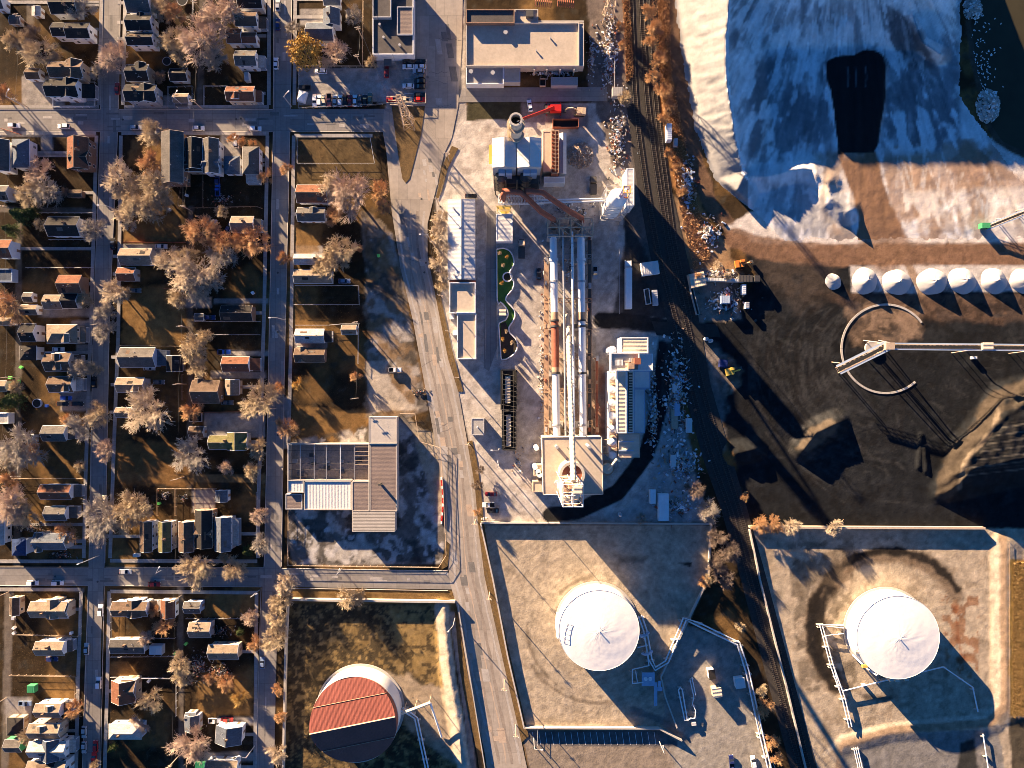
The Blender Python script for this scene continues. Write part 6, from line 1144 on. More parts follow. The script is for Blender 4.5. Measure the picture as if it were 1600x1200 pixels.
for x, y, lab in ((1006, 990, 'upper curved pale walkway bridge over the tank pipes'), (1011, 1019, 'lower curved pale walkway bridge over the tank pipes')):
    t = thing('footbridge', x, y, lab, 'footbridge'); MB().tube([W(x - 8, y + 2, 2.2), W(x - 3, y + 3.5, 3.2), W(x + 3, y + 2.5, 3.2), W(x + 8, y - 2, 2.2)], .55, 4).obj('deck', 'wall_bl', t)
    for s in (-5, 5): q = W(x + s, y + 1.5, 2.5); MB().box(q[0] - .12, q[1] - .12, 0, q[0] + .12, q[1] + .12, 2.4).obj('leg', 'steel', t)
for x, y, w_, h_, zz, mt, rf, lab in ((1109, 1049, 9, 14, 3, 'wall_wh', 'roof_dk', 'dark-topped white cabin in the lower pump yard'), (1117, 1077, 13, 13, 3, 'wall_tan', 'cream_roof', 'sunlit cream cabin in the lower pump yard'), (1153, 1063, 14, 15, 2.6, 'wall_wh', 'white_roof', 'plain white cabin near the right fence of the pump yard'), (1083, 1129, 6, 4, 1, 'wall_wh', 'white_roof', 'tiny white box below the pipe loop')):
    t = thing('cabin', x, y, lab, 'cabin', rz=math.radians(8)); a, c = w_ * S / 2, h_ * S / 2; MB().box(-a, -c, 0, a, c, zz).obj('wall', mt, t, local=True); MB().box(-a - .15, -c - .15, zz, a + .15, c + .15, zz + .2).obj('roof', rf, t, local=True); MB().box(-.45, -c - .05, .1, .45, -c + .02, min(2, zz * .9)).obj('door', 'wall_gy', t, local=True)

# =============== walls and fences
def wall(pts, hh, label, mat='concrete_pale', th=.45, nm='compound_wall', cat='wall', z0=0., seg=24):
    P = [W(x, y, hh) for x, y in pts]; t = empty(nm, (P[0][0], P[0][1], 0)); tag(t, label, cat)
    for a, b2 in zip(P[:-1], P[1:]):
        d = Vector((b2[0] - a[0], b2[1] - a[1], 0)); L = d.length; u = d / L; nrm = Vector((-u.y, u.x, 0)) * th / 2; n = max(1, int(L / (seg * S) + .5))
        for i in range(n):
            s, e = Vector(a) + d * (i / n), Vector(a) + d * ((i + 1) / n) - u * .03; q = [s + nrm, e + nrm, e - nrm, s - nrm]
            MB().prism([(v.x, v.y) for v in q], z0, hh - .12).obj('wall_panel', mat, t)
        q = [Vector(a) + nrm * 1.25, Vector(b2) + nrm * 1.25, Vector(b2) - nrm * 1.25, Vector(a) - nrm * 1.25]; MB().prism([(v.x, v.y) for v in q], hh - .12, hh).obj('coping', mat, t)
    return t
WL = 1.7
wall([(751, 817), (1113, 819)], WL, 'long pale wall along the upper side of the left tank compound'); wall([(1112, 821), (1107, 905), (1033, 1058), (1040, 1090), (1058, 1138)], WL, 'kinked wall along the right side of the left tank compound'); wall([(751, 819), (770, 905), (793, 1025), (819, 1138)], WL, 'slanting wall along the left side of the left tank compound')
wall([(819, 1138), (1030, 1139), (1066, 1158)], WL, 'sunlit pale wall along the lower side of the left tank compound'); wall([(1172, 828), (1188, 905), (1230, 1075), (1262, 1210)], 1.8, 'long low wall between the rails and the right compound', 'concrete', .4)
wall([(1068, 968), (1155, 1008), (1172, 1070), (1212, 1230)], 1.6, 'pale low wall round the lower pump yard along the rails', 'concrete_pale', .4)
wall([(1172, 824), (1540, 825.5)], 2.2, 'sunlit retaining wall between the coal yard and the right compound', 'wall_tan', .7); wall([(448, 937.5), (711, 941)], 2.4, 'white-topped wall along the upper side of the red tank basin', 'concrete_pale', .6)
wall([(449, 940), (446, 1010), (441, 1230)], 2.0, 'dark grey wall along the left side of the red tank basin', 'concrete', .6); wall([(715, 945), (733, 1050), (760, 1215)], 1.4, 'thin kerb wall on the road side of the red tank basin', 'concrete', .3)
def fence(pts, label, hh=1.5, mat='steel', step=2.6, boards=False):
    P = [Vector(W(x, y, hh)) for x, y in pts]; t = empty('fence', (P[0].x, P[0].y, 0)); tag(t, label, 'fence', 'yard fences'); ra, po, bo = MB(), MB(), MB()
    for a, b2 in zip(P[:-1], P[1:]):
        a0, b0 = Vector((a.x, a.y, 0)), Vector((b2.x, b2.y, 0)); L = (b0 - a0).length; n = max(1, int(L / step))
        ra.beam(a0 + Vector((0, 0, hh)), b0 + Vector((0, 0, hh)), .09); ra.beam(a0 + Vector((0, 0, hh * .5)), b0 + Vector((0, 0, hh * .5)), .06)
        for i in range(n + 1): c = a0 + (b0 - a0) * i / n; po.box(c.x - .06, c.y - .06, 0, c.x + .06, c.y + .06, hh + .1)
        if boards: u = (b0 - a0) / L; nr = Vector((-u.y, u.x, 0)) * .03; q = [a0 + nr, b0 + nr, b0 - nr, a0 - nr]; bo.prism([(v.x, v.y) for v in q], .1, hh - .05)
    ra.obj('rail', mat, t); po.obj('post', mat, t, stuff=True)
    if boards: bo.obj('board_panel', mat, t)
    return t
FW = 'thin pale fence'
for pts, lab, kw in [([(464, 214), (464, 255), (585, 255), (578, 214)], 'wire fence round the empty brown lot below the upper car lot', {}), ([(461, 446), (560, 446), (561, 476), (459, 476)], 'pale fence round the dark lot below the black-and-tan house', {}), ([(461, 508), (513, 508)], 'short fence above the cream-topped long house', {}), ([(513, 508), (534, 506), (560, 506), (559, 568)], 'fence round the lone back-yard garage', {}),
    ([(465, 102), (590, 103)], 'fence along the top of the long parking row lot', dict(mat='wood_pale')), ([(466, 105), (466, 168), (585, 163), (608, 160), (665, 161), (666, 92)], 'fence round the two upper car lots', dict(mat='concrete_pale')), ([(567, 0), (566, 103)], 'post fence left of the black flat-roofed building', dict(mat='wood_pale')),
    ([(450, 796), (449, 884), (685, 887), (697, 868), (693, 780), (688, 700), (655, 690), (648, 646), (625, 646)], 'wire fence round the yard of the L-shaped workshop', dict(mat='wood_pale', hh=1.8)),
    ([(22, 935), (22, 992), (120, 995)], 'fence round the lawn below the broad cream house', dict(mat='wood_pale')), ([(14, 1056), (97, 1057), (118, 1058), (116, 1098)], 'pale fence round the lawn with the green bin', dict(mat='wood_pale')), ([(124, 926), (124, 992)], 'front fence of the broad cream house', {}),
    ([(172, 936), (172, 998), (272, 998)], 'fence left of the flat grey ranch house', {}), ([(172, 1027), (272, 1026)], 'fence below the flat grey ranch house', {}), ([(172, 1059), (275, 1061), (274, 1120)], 'fence right of the red-edged cross-gabled house', {}), ([(290, 967), (380, 967)], 'fence above the junk-filled yard', {}),
    ([(276, 325), (285, 275), (285, 325), (400, 322), (408, 325)], 'dark fence behind the narrow black house', dict(mat='timber')), ([(316, 270), (316, 322)], 'fence between the two narrow houses', dict(mat='timber')), ([(190, 378), (288, 378)], 'red-brown fence above the tan ranch house drive', dict(mat='rust', boards=True)), ([(254, 450), (280, 450)], 'short rust board fence under the big grey tree', dict(mat='rust', boards=True)),
    ([(186, 540), (292, 541)], 'pale fence along the bottom of the lit lawn', dict(mat='wood_pale')), ([(284, 585), (284, 625)], 'fence right of the black square garage', dict(mat='timber')), ([(303, 502), (405, 502)], 'fence below the black house with orange shrubs', {}), ([(303, 523), (405, 523)], 'lower fence of the empty lot on the second street', {}),
    ([(310, 645), (376, 643)], 'rust board fence above the concrete court', dict(mat='rust', boards=True)), ([(245, 765), (245, 806)], 'fence beside the back yards of the row houses', dict(mat='timber')), ([(273, 765), (273, 806)], 'fence between the second and third row house', dict(mat='timber')), ([(304, 765), (304, 795)], 'fence between the third and fourth row house', dict(mat='timber')), ([(245, 764), (336, 764)], 'back fence of the row houses along the lane', dict(mat='wood_pale')),
    ([(400, 770), (401, 872)], 'wire fence on the second street beside the row houses', {}), ([(82, 152), (82, 167), (148, 166), (148, 128), (125, 128)], 'white picket fence of the white-walled corner house', dict(mat='wall_wh')), ([(195, 166), (262, 167), (262, 135), (300, 134), (300, 168)], 'fence of the big grey-walled corner house', {}), ([(318, 165), (318, 134), (355, 134)], 'fence of the rust-topped corner house', {}), ([(301, 0), (300, 25), (275, 26)], 'white fence behind the dark top-edge house', dict(mat='wall_wh')),
    ([(0, 200), (30, 209)], 'short red board fence at the left edge', dict(mat='rust', boards=True)), ([(76, 374), (146, 374)], 'fence below the black house with white gable', {}), ([(40, 418), (145, 418)], 'fence in the dark yards on the left', {}), ([(20, 330), (40, 332), (145, 332)], 'alley fence above the black house with white gable', {}), ([(12, 748), (130, 748)], 'pale fence above the orange-roofed house', dict(mat='wood_pale')),
    ([(0, 745), (28, 745)], 'short white fence at the left edge', dict(mat='wall_wh')), ([(1577, 845), (1578, 1115)], 'fence between the right compound and the reed field', dict(mat='timber')), ([(960, 95), (960, 160)], 'fence right of the workshop drive', {}), ([(840, 1140), (840, 1165)], 'short fence at the compound gate', {}), ([(760, 330), (758, 560)], 'long fence left of the service lane', dict(mat='concrete')), ([(776, 330), (777, 560)], 'long fence right of the service lane', dict(mat='concrete')),
    ([(968, 390), (968, 490)], 'fence beside the white articulated lorry', {}), ([(700, 700), (697, 860)], 'dark fence along the road beside the workshop yard', dict(mat='dark_steel', hh=1.2)), ([(1205, 1185), (1232, 1250)], 'white fence at the lower end of the pump yard', dict(mat='wall_wh'))]: fence(pts, lab, **kw)
t = thing('barrier_row', 691, 780, 'row of red and white plastic barriers along the workshop yard', 'barrier')
for i in range(16): p = W(689.5 + 2.5 * math.sin(i / 15 * 3.1), 748 + i * 4.6, .9); MB().box(p[0] - .28, p[1] - .5, 0, p[0] + .28, p[1] + .5, .9).obj('barrier', 'paint_red' if i % 3 else 'white_steel', t)
# =============== railway
def resample(pts, step=12):
    out = []; P = [Vector((x, y, 0)) for x, y in pts]
    for i in range(len(P) - 1):
        p0, p1, p2, p3 = P[max(i - 1, 0)], P[i], P[i + 1], P[min(i + 2, len(P) - 1)]; n = max(2, int((p2 - p1).length / step))
        for j in range(n): t = j / n; out.append(.5 * ((2 * p1) + (p2 - p0) * t + (2 * p0 - 5 * p1 + 4 * p2 - p3) * t * t + (3 * p1 - p0 - 3 * p2 + p3) * t ** 3))
    return [(v.x, v.y) for v in out + [P[-1]]]
for pts, lab in [([(984, -60), (988, 60), (994, 170), (1010, 290), (1030, 400), (1056, 500), (1082, 610), (1112, 715), (1142, 800), (1170, 900), (1200, 1010), (1232, 1130), (1262, 1250)], 'left railway track running down from the top edge beside the works'),
                 ([(1000, -60), (1005, 60), (1013, 170), (1030, 290), (1046, 390), (1070, 490), (1096, 600), (1126, 705), (1153, 790), (1181, 890), (1212, 1000), (1244, 1120), (1275, 1250)], 'right railway track running down beside the salt hill'),
                 ([(1016, -60), (1020, 60), (1026, 170), (1040, 280), (1052, 370), (1068, 450), (1078, 500)], 'short third railway track nearest the salt hill')]:
    C_ = [Vector(W(x, y, 0)) for x, y in resample(pts)]; t = empty('railway_track', C_[0]); tag(t, lab, 'railway track', 'railway tracks'); L, Rr, SL = [], [], MB()
    for i, c in enumerate(C_):
        d = (C_[min(i + 1, len(C_) - 1)] - C_[max(i - 1, 0)]).normalized(); n = Vector((-d.y, d.x, 0)); L.append(c + n * .75 + Vector((0, 0, .28))); Rr.append(c - n * .75 + Vector((0, 0, .28)))
        if i < len(C_) - 1:
            L_ = (C_[i + 1] - c).length; m_ = int(L_ / .75)
            for j in range(m_): q = c + d * (j * L_ / m_); a, b2 = n * 1.3, d * .13; SL.prism([((q + a + b2).x, (q + a + b2).y), ((q + a - b2).x, (q + a - b2).y), ((q - a - b2).x, (q - a - b2).y), ((q - a + b2).x, (q - a + b2).y)], 0., .2)
    MB().tube(L, .07, 4).obj('rail', 'dark_steel', t); MB().tube(Rr, .07, 4).obj('rail', 'dark_steel', t); SL.obj('sleeper', 'sleeper_wood', t, stuff=True)
bed = [(974, -60), (1026, -60), (1032, 170), (1050, 300), (1078, 420), (1110, 600), (1140, 705), (1166, 790), (1194, 890), (1290, 1250), (1248, 1250), (1156, 900), (1128, 800), (1098, 715), (1068, 610), (1042, 500), (1016, 400), (996, 290), (980, 170)]
mk('ballast', (.04, .035, .031), rough=.95, var=.5, scale=.8, bump=.9, bscale=5); struct(MB().poly([W(x, y, 0)[:2] + (.03,) for x, y in bed]).obj('railway_ballast', 'ballast'))

# =============== salt cones, conveyor
mk('salt_cone', (.42, .41, .40), rough=.9, var=.1, scale=.3, bump=.4, bscale=1.2)
for i, (x, y, r, hh) in enumerate(((1299, 437, 13, 2.), (1348, 436, 21, 3.4), (1398, 438, 22, 3.3), (1453, 437, 23, 3.6), (1500, 436, 22, 3.7), (1550, 436, 21, 3.5), (1596, 436, 21, 3.6))):
    rn = random.Random(i + 5); Rm = r * S; n, k_ = 48, 10; X, Y, _ = W(x + 3, y + 3, 0); o = ['small salt cone, leftmost of the seven', 'second salt cone from the left, a broad dome', 'third salt cone from the left with a slumped side', 'fourth salt cone from the left beside the brown path', 'fifth salt cone from the left with an eye-shaped dent', 'sixth salt cone from the left', 'last salt cone, cut by the right edge'][i]
    m = MB(); m.v.append((-.3, .3, hh)); ph = [rn.uniform(0, 6) for _ in range(4)]
    for j in range(1, k_ + 1):
        for k in range(n): a = 2 * math.pi * k / n; q = Rm * j / k_ * (1 + .06 * math.sin(2 * a + ph[0]) + .025 * math.sin(5 * a + ph[1]) * j / k_); m.v.append((q * math.cos(a), q * math.sin(a) * .95, hh * (1 - j / k_) ** .9 * (1 + .05 * math.sin(3 * a + ph[2]) + .02 * math.sin(7 * a + ph[3] + j)) - (.1 if j == k_ else 0) + (0 if j == k_ else rn.uniform(-.02, .02))))
    m.f += [(0, 1 + k, 1 + (k + 1) % n) for k in range(n)] + [(1 + (j - 1) * n + k, 1 + j * n + k, 1 + j * n + (k + 1) % n, 1 + (j - 1) * n + (k + 1) % n) for j in range(1, k_) for k in range(n)]
    ob = m.obj('salt_heap', 'salt_cone', None, smooth=True); ob.location = (X, Y, 0); ob.data.set_sharp_from_angle(angle=math.radians(180)); tag(ob, o, 'salt heap', 'row of salt heaps')
X, Y, _ = W(1384, 545, 0); t = empty('ring_track', (X, Y, 0)); tag(t, 'curved pale concrete track ring under the stacker conveyor', 'track')
for i in range(30):
    if i in (0, 1, 2, 26, 27, 28, 29): continue
    a0 = 2 * math.pi * i / 30; MB().ring(X, Y, -.05, .15, 16.9, 17.7, 3, a0, a0 + 2 * math.pi / 30 - .006).obj('track_slab', 'concrete', t)
def conveyor(p, q, label, w_=1.5, legs=()):
    p, q = Vector(p), Vector(q); t = empty('conveyor', (p.x, p.y, 0)); tag(t, label, 'conveyor'); u = (q - p); nr = Vector((-u.y, u.x, 0)).normalized() * w_ / 2
    MB().add([p + nr * .55, q + nr * .55, q - nr * .55, p - nr * .55, p + nr * .55 + Vector((0, 0, .15)), q + nr * .55 + Vector((0, 0, .15)), q - nr * .55 + Vector((0, 0, .15)), p - nr * .55 + Vector((0, 0, .15))], [(0, 1, 2, 3), (4, 5, 6, 7), (0, 1, 5, 4), (2, 3, 7, 6), (1, 2, 6, 5), (3, 0, 4, 7)]).obj('belt', 'rubber', t)
    truss(MB(), p - Vector((0, 0, 1.2)), q - Vector((0, 0, 1.2)), 1.2, w_, max(4, int(u.length / 1.6)), .11).obj('truss', 'wood_pale', t)
    d_ = MB(); d_.add([p + nr, q + nr, q + nr * 1.8, p + nr * 1.8], [(0, 1, 2, 3)]); d_.add([p - nr, q - nr, q - nr * 1.8, p - nr * 1.8], [(0, 1, 2, 3)]); d_.obj('walkway_grating', 'wall_bl', t)
    for f in legs:
        c = p + u * f
        for s in (nr * 1.6, -nr * 1.6): MB().beam(Vector((c.x + s.x * 1.4, c.y + s.y * 1.4, 0)), c + s - Vector((0, 0, 1.2)), .25).obj('leg', 'wood_pale', t)
    return t
conveyor(W(1310, 578, 7), W(1387, 540, 12), 'short slanting stacker conveyor over the ring track', 2.2, (.12, .95)); conveyor(W(1387, 541, 12), W(1700, 544, 12), 'long level conveyor leading to the right edge', 1.5, (.03, .42, .72, .95))
t = thing('transfer_tower', 1386, 548, 'steel transfer tower where the two conveyors meet', 'tower'); p = W(1387, 541, 12); m = MB()
for a in (-2, 2):
    for c in (-2, 2): m.beam((p[0] + a * 1.5, p[1] + c * 1.5, 0), (p[0] + a * .6, p[1] + c * .6, 12), .3)
m.obj('leg', 'steel', t); MB().cyl(p[0], p[1], 0, 1, 2.6, n=20).obj('base', 'concrete', t); MB().box(p[0] - 1.6, p[1] - 1.3, 12.25, p[0] + 1.6, p[1] + 1.3, 14).obj('head_box', 'wood_pale', t)
t = thing('conveyor_house', 1540, 543, 'small tan drive house on the long conveyor', 'cabin'); p = W(1542, 541, 13); MB().box(p[0] - 1.7, p[1] - 1.3, 12.2, p[0] + 1.7, p[1] + 1.3, 13.6).obj('wall', 'wall_tan', t); MB().box(p[0] - 1.9, p[1] - 1.5, 13.6, p[0] + 1.9, p[1] + 1.5, 13.8).obj('roof', 'cream_roof', t); MB().beam((p[0], p[1], 0), (p[0], p[1], 12.2), .5).obj('leg', 'steel', t)
t = conveyor(W(1540, 356, 2), W(1625, 322, 7), 'green mobile conveyor on the salt at the right edge', 1.4, (.35, .8)); p = W(1541, 352, 2.5); MB().box(p[0] - 1.6, p[1] - 1, .3, p[0] + 1.6, p[1] + 1, 2.6).obj('hopper', 'wall_gn', t)
# =============== pylons, poles and wires
def pylon(px, py, hh, label, w0=4.2):
    X, Y, _ = W(px, py, 0); t = empty('lattice_pylon', (X, Y, 0)); tag(t, label, 'pylon', 'lattice pylons'); lv = [0, .2, .38, .54, .68, .8, .9, 1]; hw = lambda f: w0 / 2 * (1 - f) + .45 * f + (.3 if f > .8 else 0); m, b2 = MB(), MB()
    for a in (-1, 1):
        for c in (-1, 1):
            for f, g in zip(lv[:-1], lv[1:]): m.beam((X + a * hw(f), Y + c * hw(f), hh * f), (X + a * hw(g), Y + c * hw(g), hh * g), .2)
    for f, g in zip(lv[:-1], lv[1:]):
        for k in range(4):
            c0, c1 = [(-1, -1), (1, -1), (1, 1), (-1, 1)][k], [(1, -1), (1, 1), (-1, 1), (-1, -1)][k]
            b2.beam((X + c0[0] * hw(f), Y + c0[1] * hw(f), hh * f), (X + c1[0] * hw(g), Y + c1[1] * hw(g), hh * g), .12); b2.beam((X + c1[0] * hw(f), Y + c1[1] * hw(f), hh * f), (X + c0[0] * hw(g), Y + c0[1] * hw(g), hh * g), .12); b2.beam((X + c0[0] * hw(g), Y + c0[1] * hw(g), hh * g), (X + c1[0] * hw(g), Y + c1[1] * hw(g), hh * g), .12)
    m.obj('legs', 'wood_pale', t); b2.obj('bracing', 'wood_pale', t); tips = []
    for f in (.72, .86, .98):
        z = hh * f; MB().beam((X - 4.2, Y + .3, z), (X + 4.2, Y - .3, z), .2).beam((X - 4.2, Y + .3, z), (X, Y, z + 1.2), .1).beam((X + 4.2, Y - .3, z), (X, Y, z + 1.2), .1).obj('crossarm', 'wood_pale', t); tips += [(X - 4.1, Y + .3, z - .6), (X + 4.1, Y - .3, z - .6)]
    return tips
T1 = pylon(640, 196, 27, 'tall lattice pylon on the traffic island below the car lots'); T2 = pylon(949, 30, 30, 'lattice pylon at the top edge beside the rails')
def pole(px, py, label, hh=9.5, rot=0., arm=2.2, lamp=False):
    X, Y, _ = W(px, py, 0); t = empty('street_lamp' if lamp else 'utility_pole', (X, Y, 0), math.radians(rot)); tag(t, label, 'street lamp' if lamp else 'utility pole', 'street lamps' if lamp else 'utility poles')
    MB().tube([(0, 0, 0), (0, 0, hh)], [.2, .13], 8).obj('pole', 'steel' if lamp else 'wood_pale', t, local=True)
    if lamp: MB().tube([(0, 0, hh - .3), (1.2, 0, hh + .3), (2.6, 0, hh + .3)], .08, 5).obj('arm', 'steel', t, local=True); MB().box(2.3, -.2, hh + .15, 3.1, .2, hh + .4).obj('lamp_head', 'white_steel', t, local=True)
    else:
        MB().box(-arm / 2, -.1, hh - .7, arm / 2, .1, hh - .5).obj('crossarm', 'wood_pale', t, local=True); MB().box(-arm * .4, -.1, hh - 1.9, arm * .4, .1, hh - 1.7).obj('crossarm', 'wood_pale', t, local=True)
        for s in (-.45, -.15, .45): MB().cyl(s * arm, 0, hh - .5, hh - .25, .07, n=6).obj('insulator', 'white_steel', t, local=True)
    c, s_ = math.cos(math.radians(rot)), math.sin(math.radians(rot)); return [(X + c * u * arm, Y + s_ * u * arm, hh - .3) for u in (-.45, -.15, .45)]
def wire(a, b2, label, n=10, sag=.9):
    a, b2 = Vector(a), Vector(b2); o = MB().tube([a + (b2 - a) * i / n - Vector((0, 0, sag * 4 * (i / n) * (1 - i / n))) for i in range(n + 1)], .02, 3, cap=False).obj('power_line', 'wire'); tag(o, label, 'power line', 'overhead wires')
RP = [(702, 252), (686, 320), (680, 385), (692, 466), (704, 520), (716, 590), (733, 692), (743, 812), (765, 925), (788, 1062), (806, 1132), (826, 1205)]; nm_ = ['at the head of the works drive', 'left of the white office upper corner', 'among the tan brush', 'beside the office red eave', 'left of the flat office wing', 'near the weigh hut lane', 'below the weigh hut', 'at the upper left compound corner', 'beside the left compound wall', 'halfway down the left compound wall', 'at the lower left compound corner', 'at the bottom edge of the main road']
prev = None
for (x, y), q in zip(RP, nm_):
    cur = pole(x, y, 'wooden roadside pole %s' % q, 10, -8)
    if prev:
        for k in range(3): wire(prev[0][k], cur[k], '%s wire strand ending at the pole %s' % (['left', 'middle', 'right'][k], q))
    else:
        for k in range(3): wire(T1[2 * k + 1], cur[k], '%s wire from the island pylon to the works drive pole' % ['low', 'middle', 'high'][k], sag=1.5)
    prev = (cur,)
for k in range(6): a = Vector(T1[k]); wire(a, a + Vector((-60, 150, 2)), '%s high wire leaving the island pylon towards the top edge' % ['first', 'second', 'third', 'fourth', 'fifth', 'sixth'][k], sag=2.5)
for k in range(6): a = Vector(T2[k]); wire(a, a + Vector((8, 120, 2)), '%s high wire above the pylon at the rails' % ['first', 'second', 'third', 'fourth', 'fifth', 'sixth'][k], sag=2.)
sets = [([(318, 20), (316, 170), (300, 330), (296, 512), (291, 600), (288, 745), (284, 930), (283, 1035), (280, 1180)], 'mid-block alley'), ([(48, 40), (44, 168), (28, 330), (28, 470), (30, 590), (16, 745), (14, 925), (10, 1090)], 'left alley'), ([(566, 60), (564, 102)], 'car lot fence'), ([(562, 506), (560, 622)], 'vacant strip')]
for pts, nm2 in sets:
    prev = None
    for j, (x, y) in enumerate(pts):
        o_ = ['topmost', 'second', 'third', 'fourth', 'fifth', 'sixth', 'seventh', 'eighth', 'ninth'][j]; cur = pole(x, y, '%s wooden pole from the top in the %s' % (o_, nm2), 9, 10)
        if prev:
            for k in (2,): wire(prev[k], cur[k], '%s wire up to the %s pole of the %s' % (['left', '', 'right'][k], o_, nm2))
        prev = cur
for x, y, rot, q in ((155, 868, 200, 'at the lower left crossing'), (186, 330, 180, 'on the left street by the big tan trees'), (445, 500, 180, 'on the second street by the dark lot'), (455, 166, 45, 'at the car lot corner'), (534, 889, 60, 'below the workshop yard fence'), (262, 886, 60, 'on the lower street under the row houses'), (35, 165, 60, 'on the upper street at far left'), (289, 167, 60, 'at the tan-topped garage'), (672, 374, 180, 'on the left side of the main road bend'), (1030, 1158, 100, 'in the lower yard of the left compound'), (834, 1152, 0, 'at the compound gate'), (398, 1165, 160, 'beside the white-and-slate house'), (405, 922, 30, 'at the lower second street crossing'), (711, 965, 230, 'at the upper corner of the red tank basin'), (780, 700, 180, 'beside the black loading bay'), (779, 725, 90, 'in the yard left of the kiln house')):
    pole(x, y, 'grey street lamp %s' % q, 9 if x != 779 else 16, rot, lamp=True)
# =============== vehicles and plant of the works
def lorry(px, py, rot, cab, box, L, label, kind='lorry', zt=3.9):
    X, Y, _ = W(px, py, 1.5); t = empty(kind, (X, Y, .03), math.radians(rot)); tag(t, label, 'lorry')
    MB().box(-L / 2, -1.25, 1.1, L / 2 - 3.2, 1.25, zt).obj('box_body', box, t, local=True); MB().box(-L / 2 + .2, -.5, .7, L / 2, .5, 1.1).obj('chassis', 'dark_steel', t, local=True)
    m = MB(); sec = [(L / 2 - 2.8, .8), (L / 2, .8), (L / 2 + .1, 1.7), (L / 2 - .5, 2.9), (L / 2 - 2.6, 3.1)]; m.v += [(x, -1.15, z) for x, z in sec] + [(x, 1.15, z) for x, z in sec]; m.f += [tuple(range(4, -1, -1)), tuple(range(5, 10))] + [(i, (i + 1) % 5, 5 + (i + 1) % 5, 5 + i) for i in range(5)]; m.obj('cab', cab, t, local=True)
    MB().add([(L / 2 + .08, -1, 1.85), (L / 2 + .08, 1, 1.85), (L / 2 - .42, 1, 2.8), (L / 2 - .42, -1, 2.8)], [(0, 1, 2, 3)]).obj('windscreen', 'glass', t, local=True)
    for i in range(int(L / 1.4)): MB().box(-L / 2 + .3 + i * 1.2, -1.2, zt, -L / 2 + .4 + i * 1.2, 1.2, zt + .05).obj('roof_rib', box, t, local=True) if -L / 2 + .4 + i * 1.2 < L / 2 - 3.3 else None
    for x in (-L / 2 + 1, -L / 2 + 2.2, L / 2 - 4.2, L / 2 - .9):
        for y in (-1.1, 1.1): part('wheel', WHEEL, t, (x, y, .5)).scale = (1.5, 1.5, 1.5)
    return t
lorry(981, 445, 90, 'white_steel', 'white_steel', 19, 'long white articulated lorry parked beside the rails'); lorry(815, 389, 90, 'wall_tan', 'dark_steel', 7.5, 'short dark tipper lorry in the white yard', zt=2.2); lorry(927, 290, 90, 'dark_steel', 'dark_steel', 7, 'black tipper lorry beside the rubble heap', zt=2.6); lorry(1170, 436, 0, 'dark_steel', 'dark_steel', 8.5, 'black lorry at the coal yard entrance', zt=2.8)
def tracked(px, py, rot, col, label, boom):
    X, Y, _ = W(px, py, 1.5); t = empty('excavator', (X, Y, 0), math.radians(rot)); tag(t, label, 'excavator')
    for y in (-1.2, 1.2): MB().box(-2, y - .35, .0, 2, y + .35, .9).obj('track', 'rubber', t, local=True)
    MB().box(-2.2, -1.4, 1., 1.2, 1.4, 2.1).box(-2.3, -1.3, 2.1, -.8, 1.3, 2.4).obj('body', col, t, local=True); c = MB().box(-.2, .4, 2.1, 1.3, 1.35, 3.1).obj('cab', col, t, local=True); MB().box(1.3, .5, 2.2, 1.34, 1.25, 3.).obj('window', 'glass', c, local=True)
    MB().tube(boom, .32, 4).obj('boom', col, t, local=True); b_ = boom[-1]; MB().prism([(b_[0] - .2, -.7), (b_[0] + .9, -.7), (b_[0] + .9, .7), (b_[0] - .2, .7)], max(0, b_[2] - .8), b_[2] + .1).obj('bucket', 'dark_steel', t, local=True)
tracked(906, 174, 175, 'wood_pale', 'tan excavator parked right of the red crane', [(1, -.3, 1.8), (3, -.3, 3.4), (5, -.3, 2.4), (5.6, -.3, 1)]); tracked(1142, 580, 15, 'paint_yellow', 'yellow excavator on the spoil heap between rails and coal', [(1, -.3, 1.8), (2.4, -.3, 3.2), (3.6, -.3, 1.6)]); tracked(1157, 412, 10, 'paint_orange', 'orange excavator above the scrap compound', [(1, -.3, 1.8), (3, -.3, 3.2), (4.2, -.3, 1.2)])
# red crane
c = thing('mobile_crane', 868, 170, 'red mobile crane reaching its boom to the chimney stack mouth', 'crane'); MB().pbox(852, 165, 877, 176, .8, 2.2).obj('carrier', 'dark_steel', c); MB().pbox(860, 163, 877, 174, 2.25, 4.2).obj('upper_body', 'paint_red', c); MB().pbox(856, 165, 861, 170, 2.25, 4.6).obj('cab', 'paint_red', c)
MB().tube([W(864, 168.5, 4.4), W(853, 173, 12), W(816, 186, 36)], [.9, .8, .55], 4).obj('boom', 'paint_red', c)
MB().beam(W(816, 186, 36), W(808, 190, 42), .25).obj('boom_tip', 'steel', c)
for x in (853, 860, 868, 875):
    for y in (164.5, 176): p = W(x, y, .6); MB().tube([(p[0], p[1] - .2, .6), (p[0], p[1] + .2, .6)], .6, 10).obj('wheel', 'rubber', c)
for x, y in ((854, 160), (854, 181), (876, 160), (876, 181)): p = W(x, y, .5); MB().beam((p[0], p[1], .2), (p[0], W(x, 170.5, 1)[1], .8), .25).obj('outrigger', 'paint_red', c)
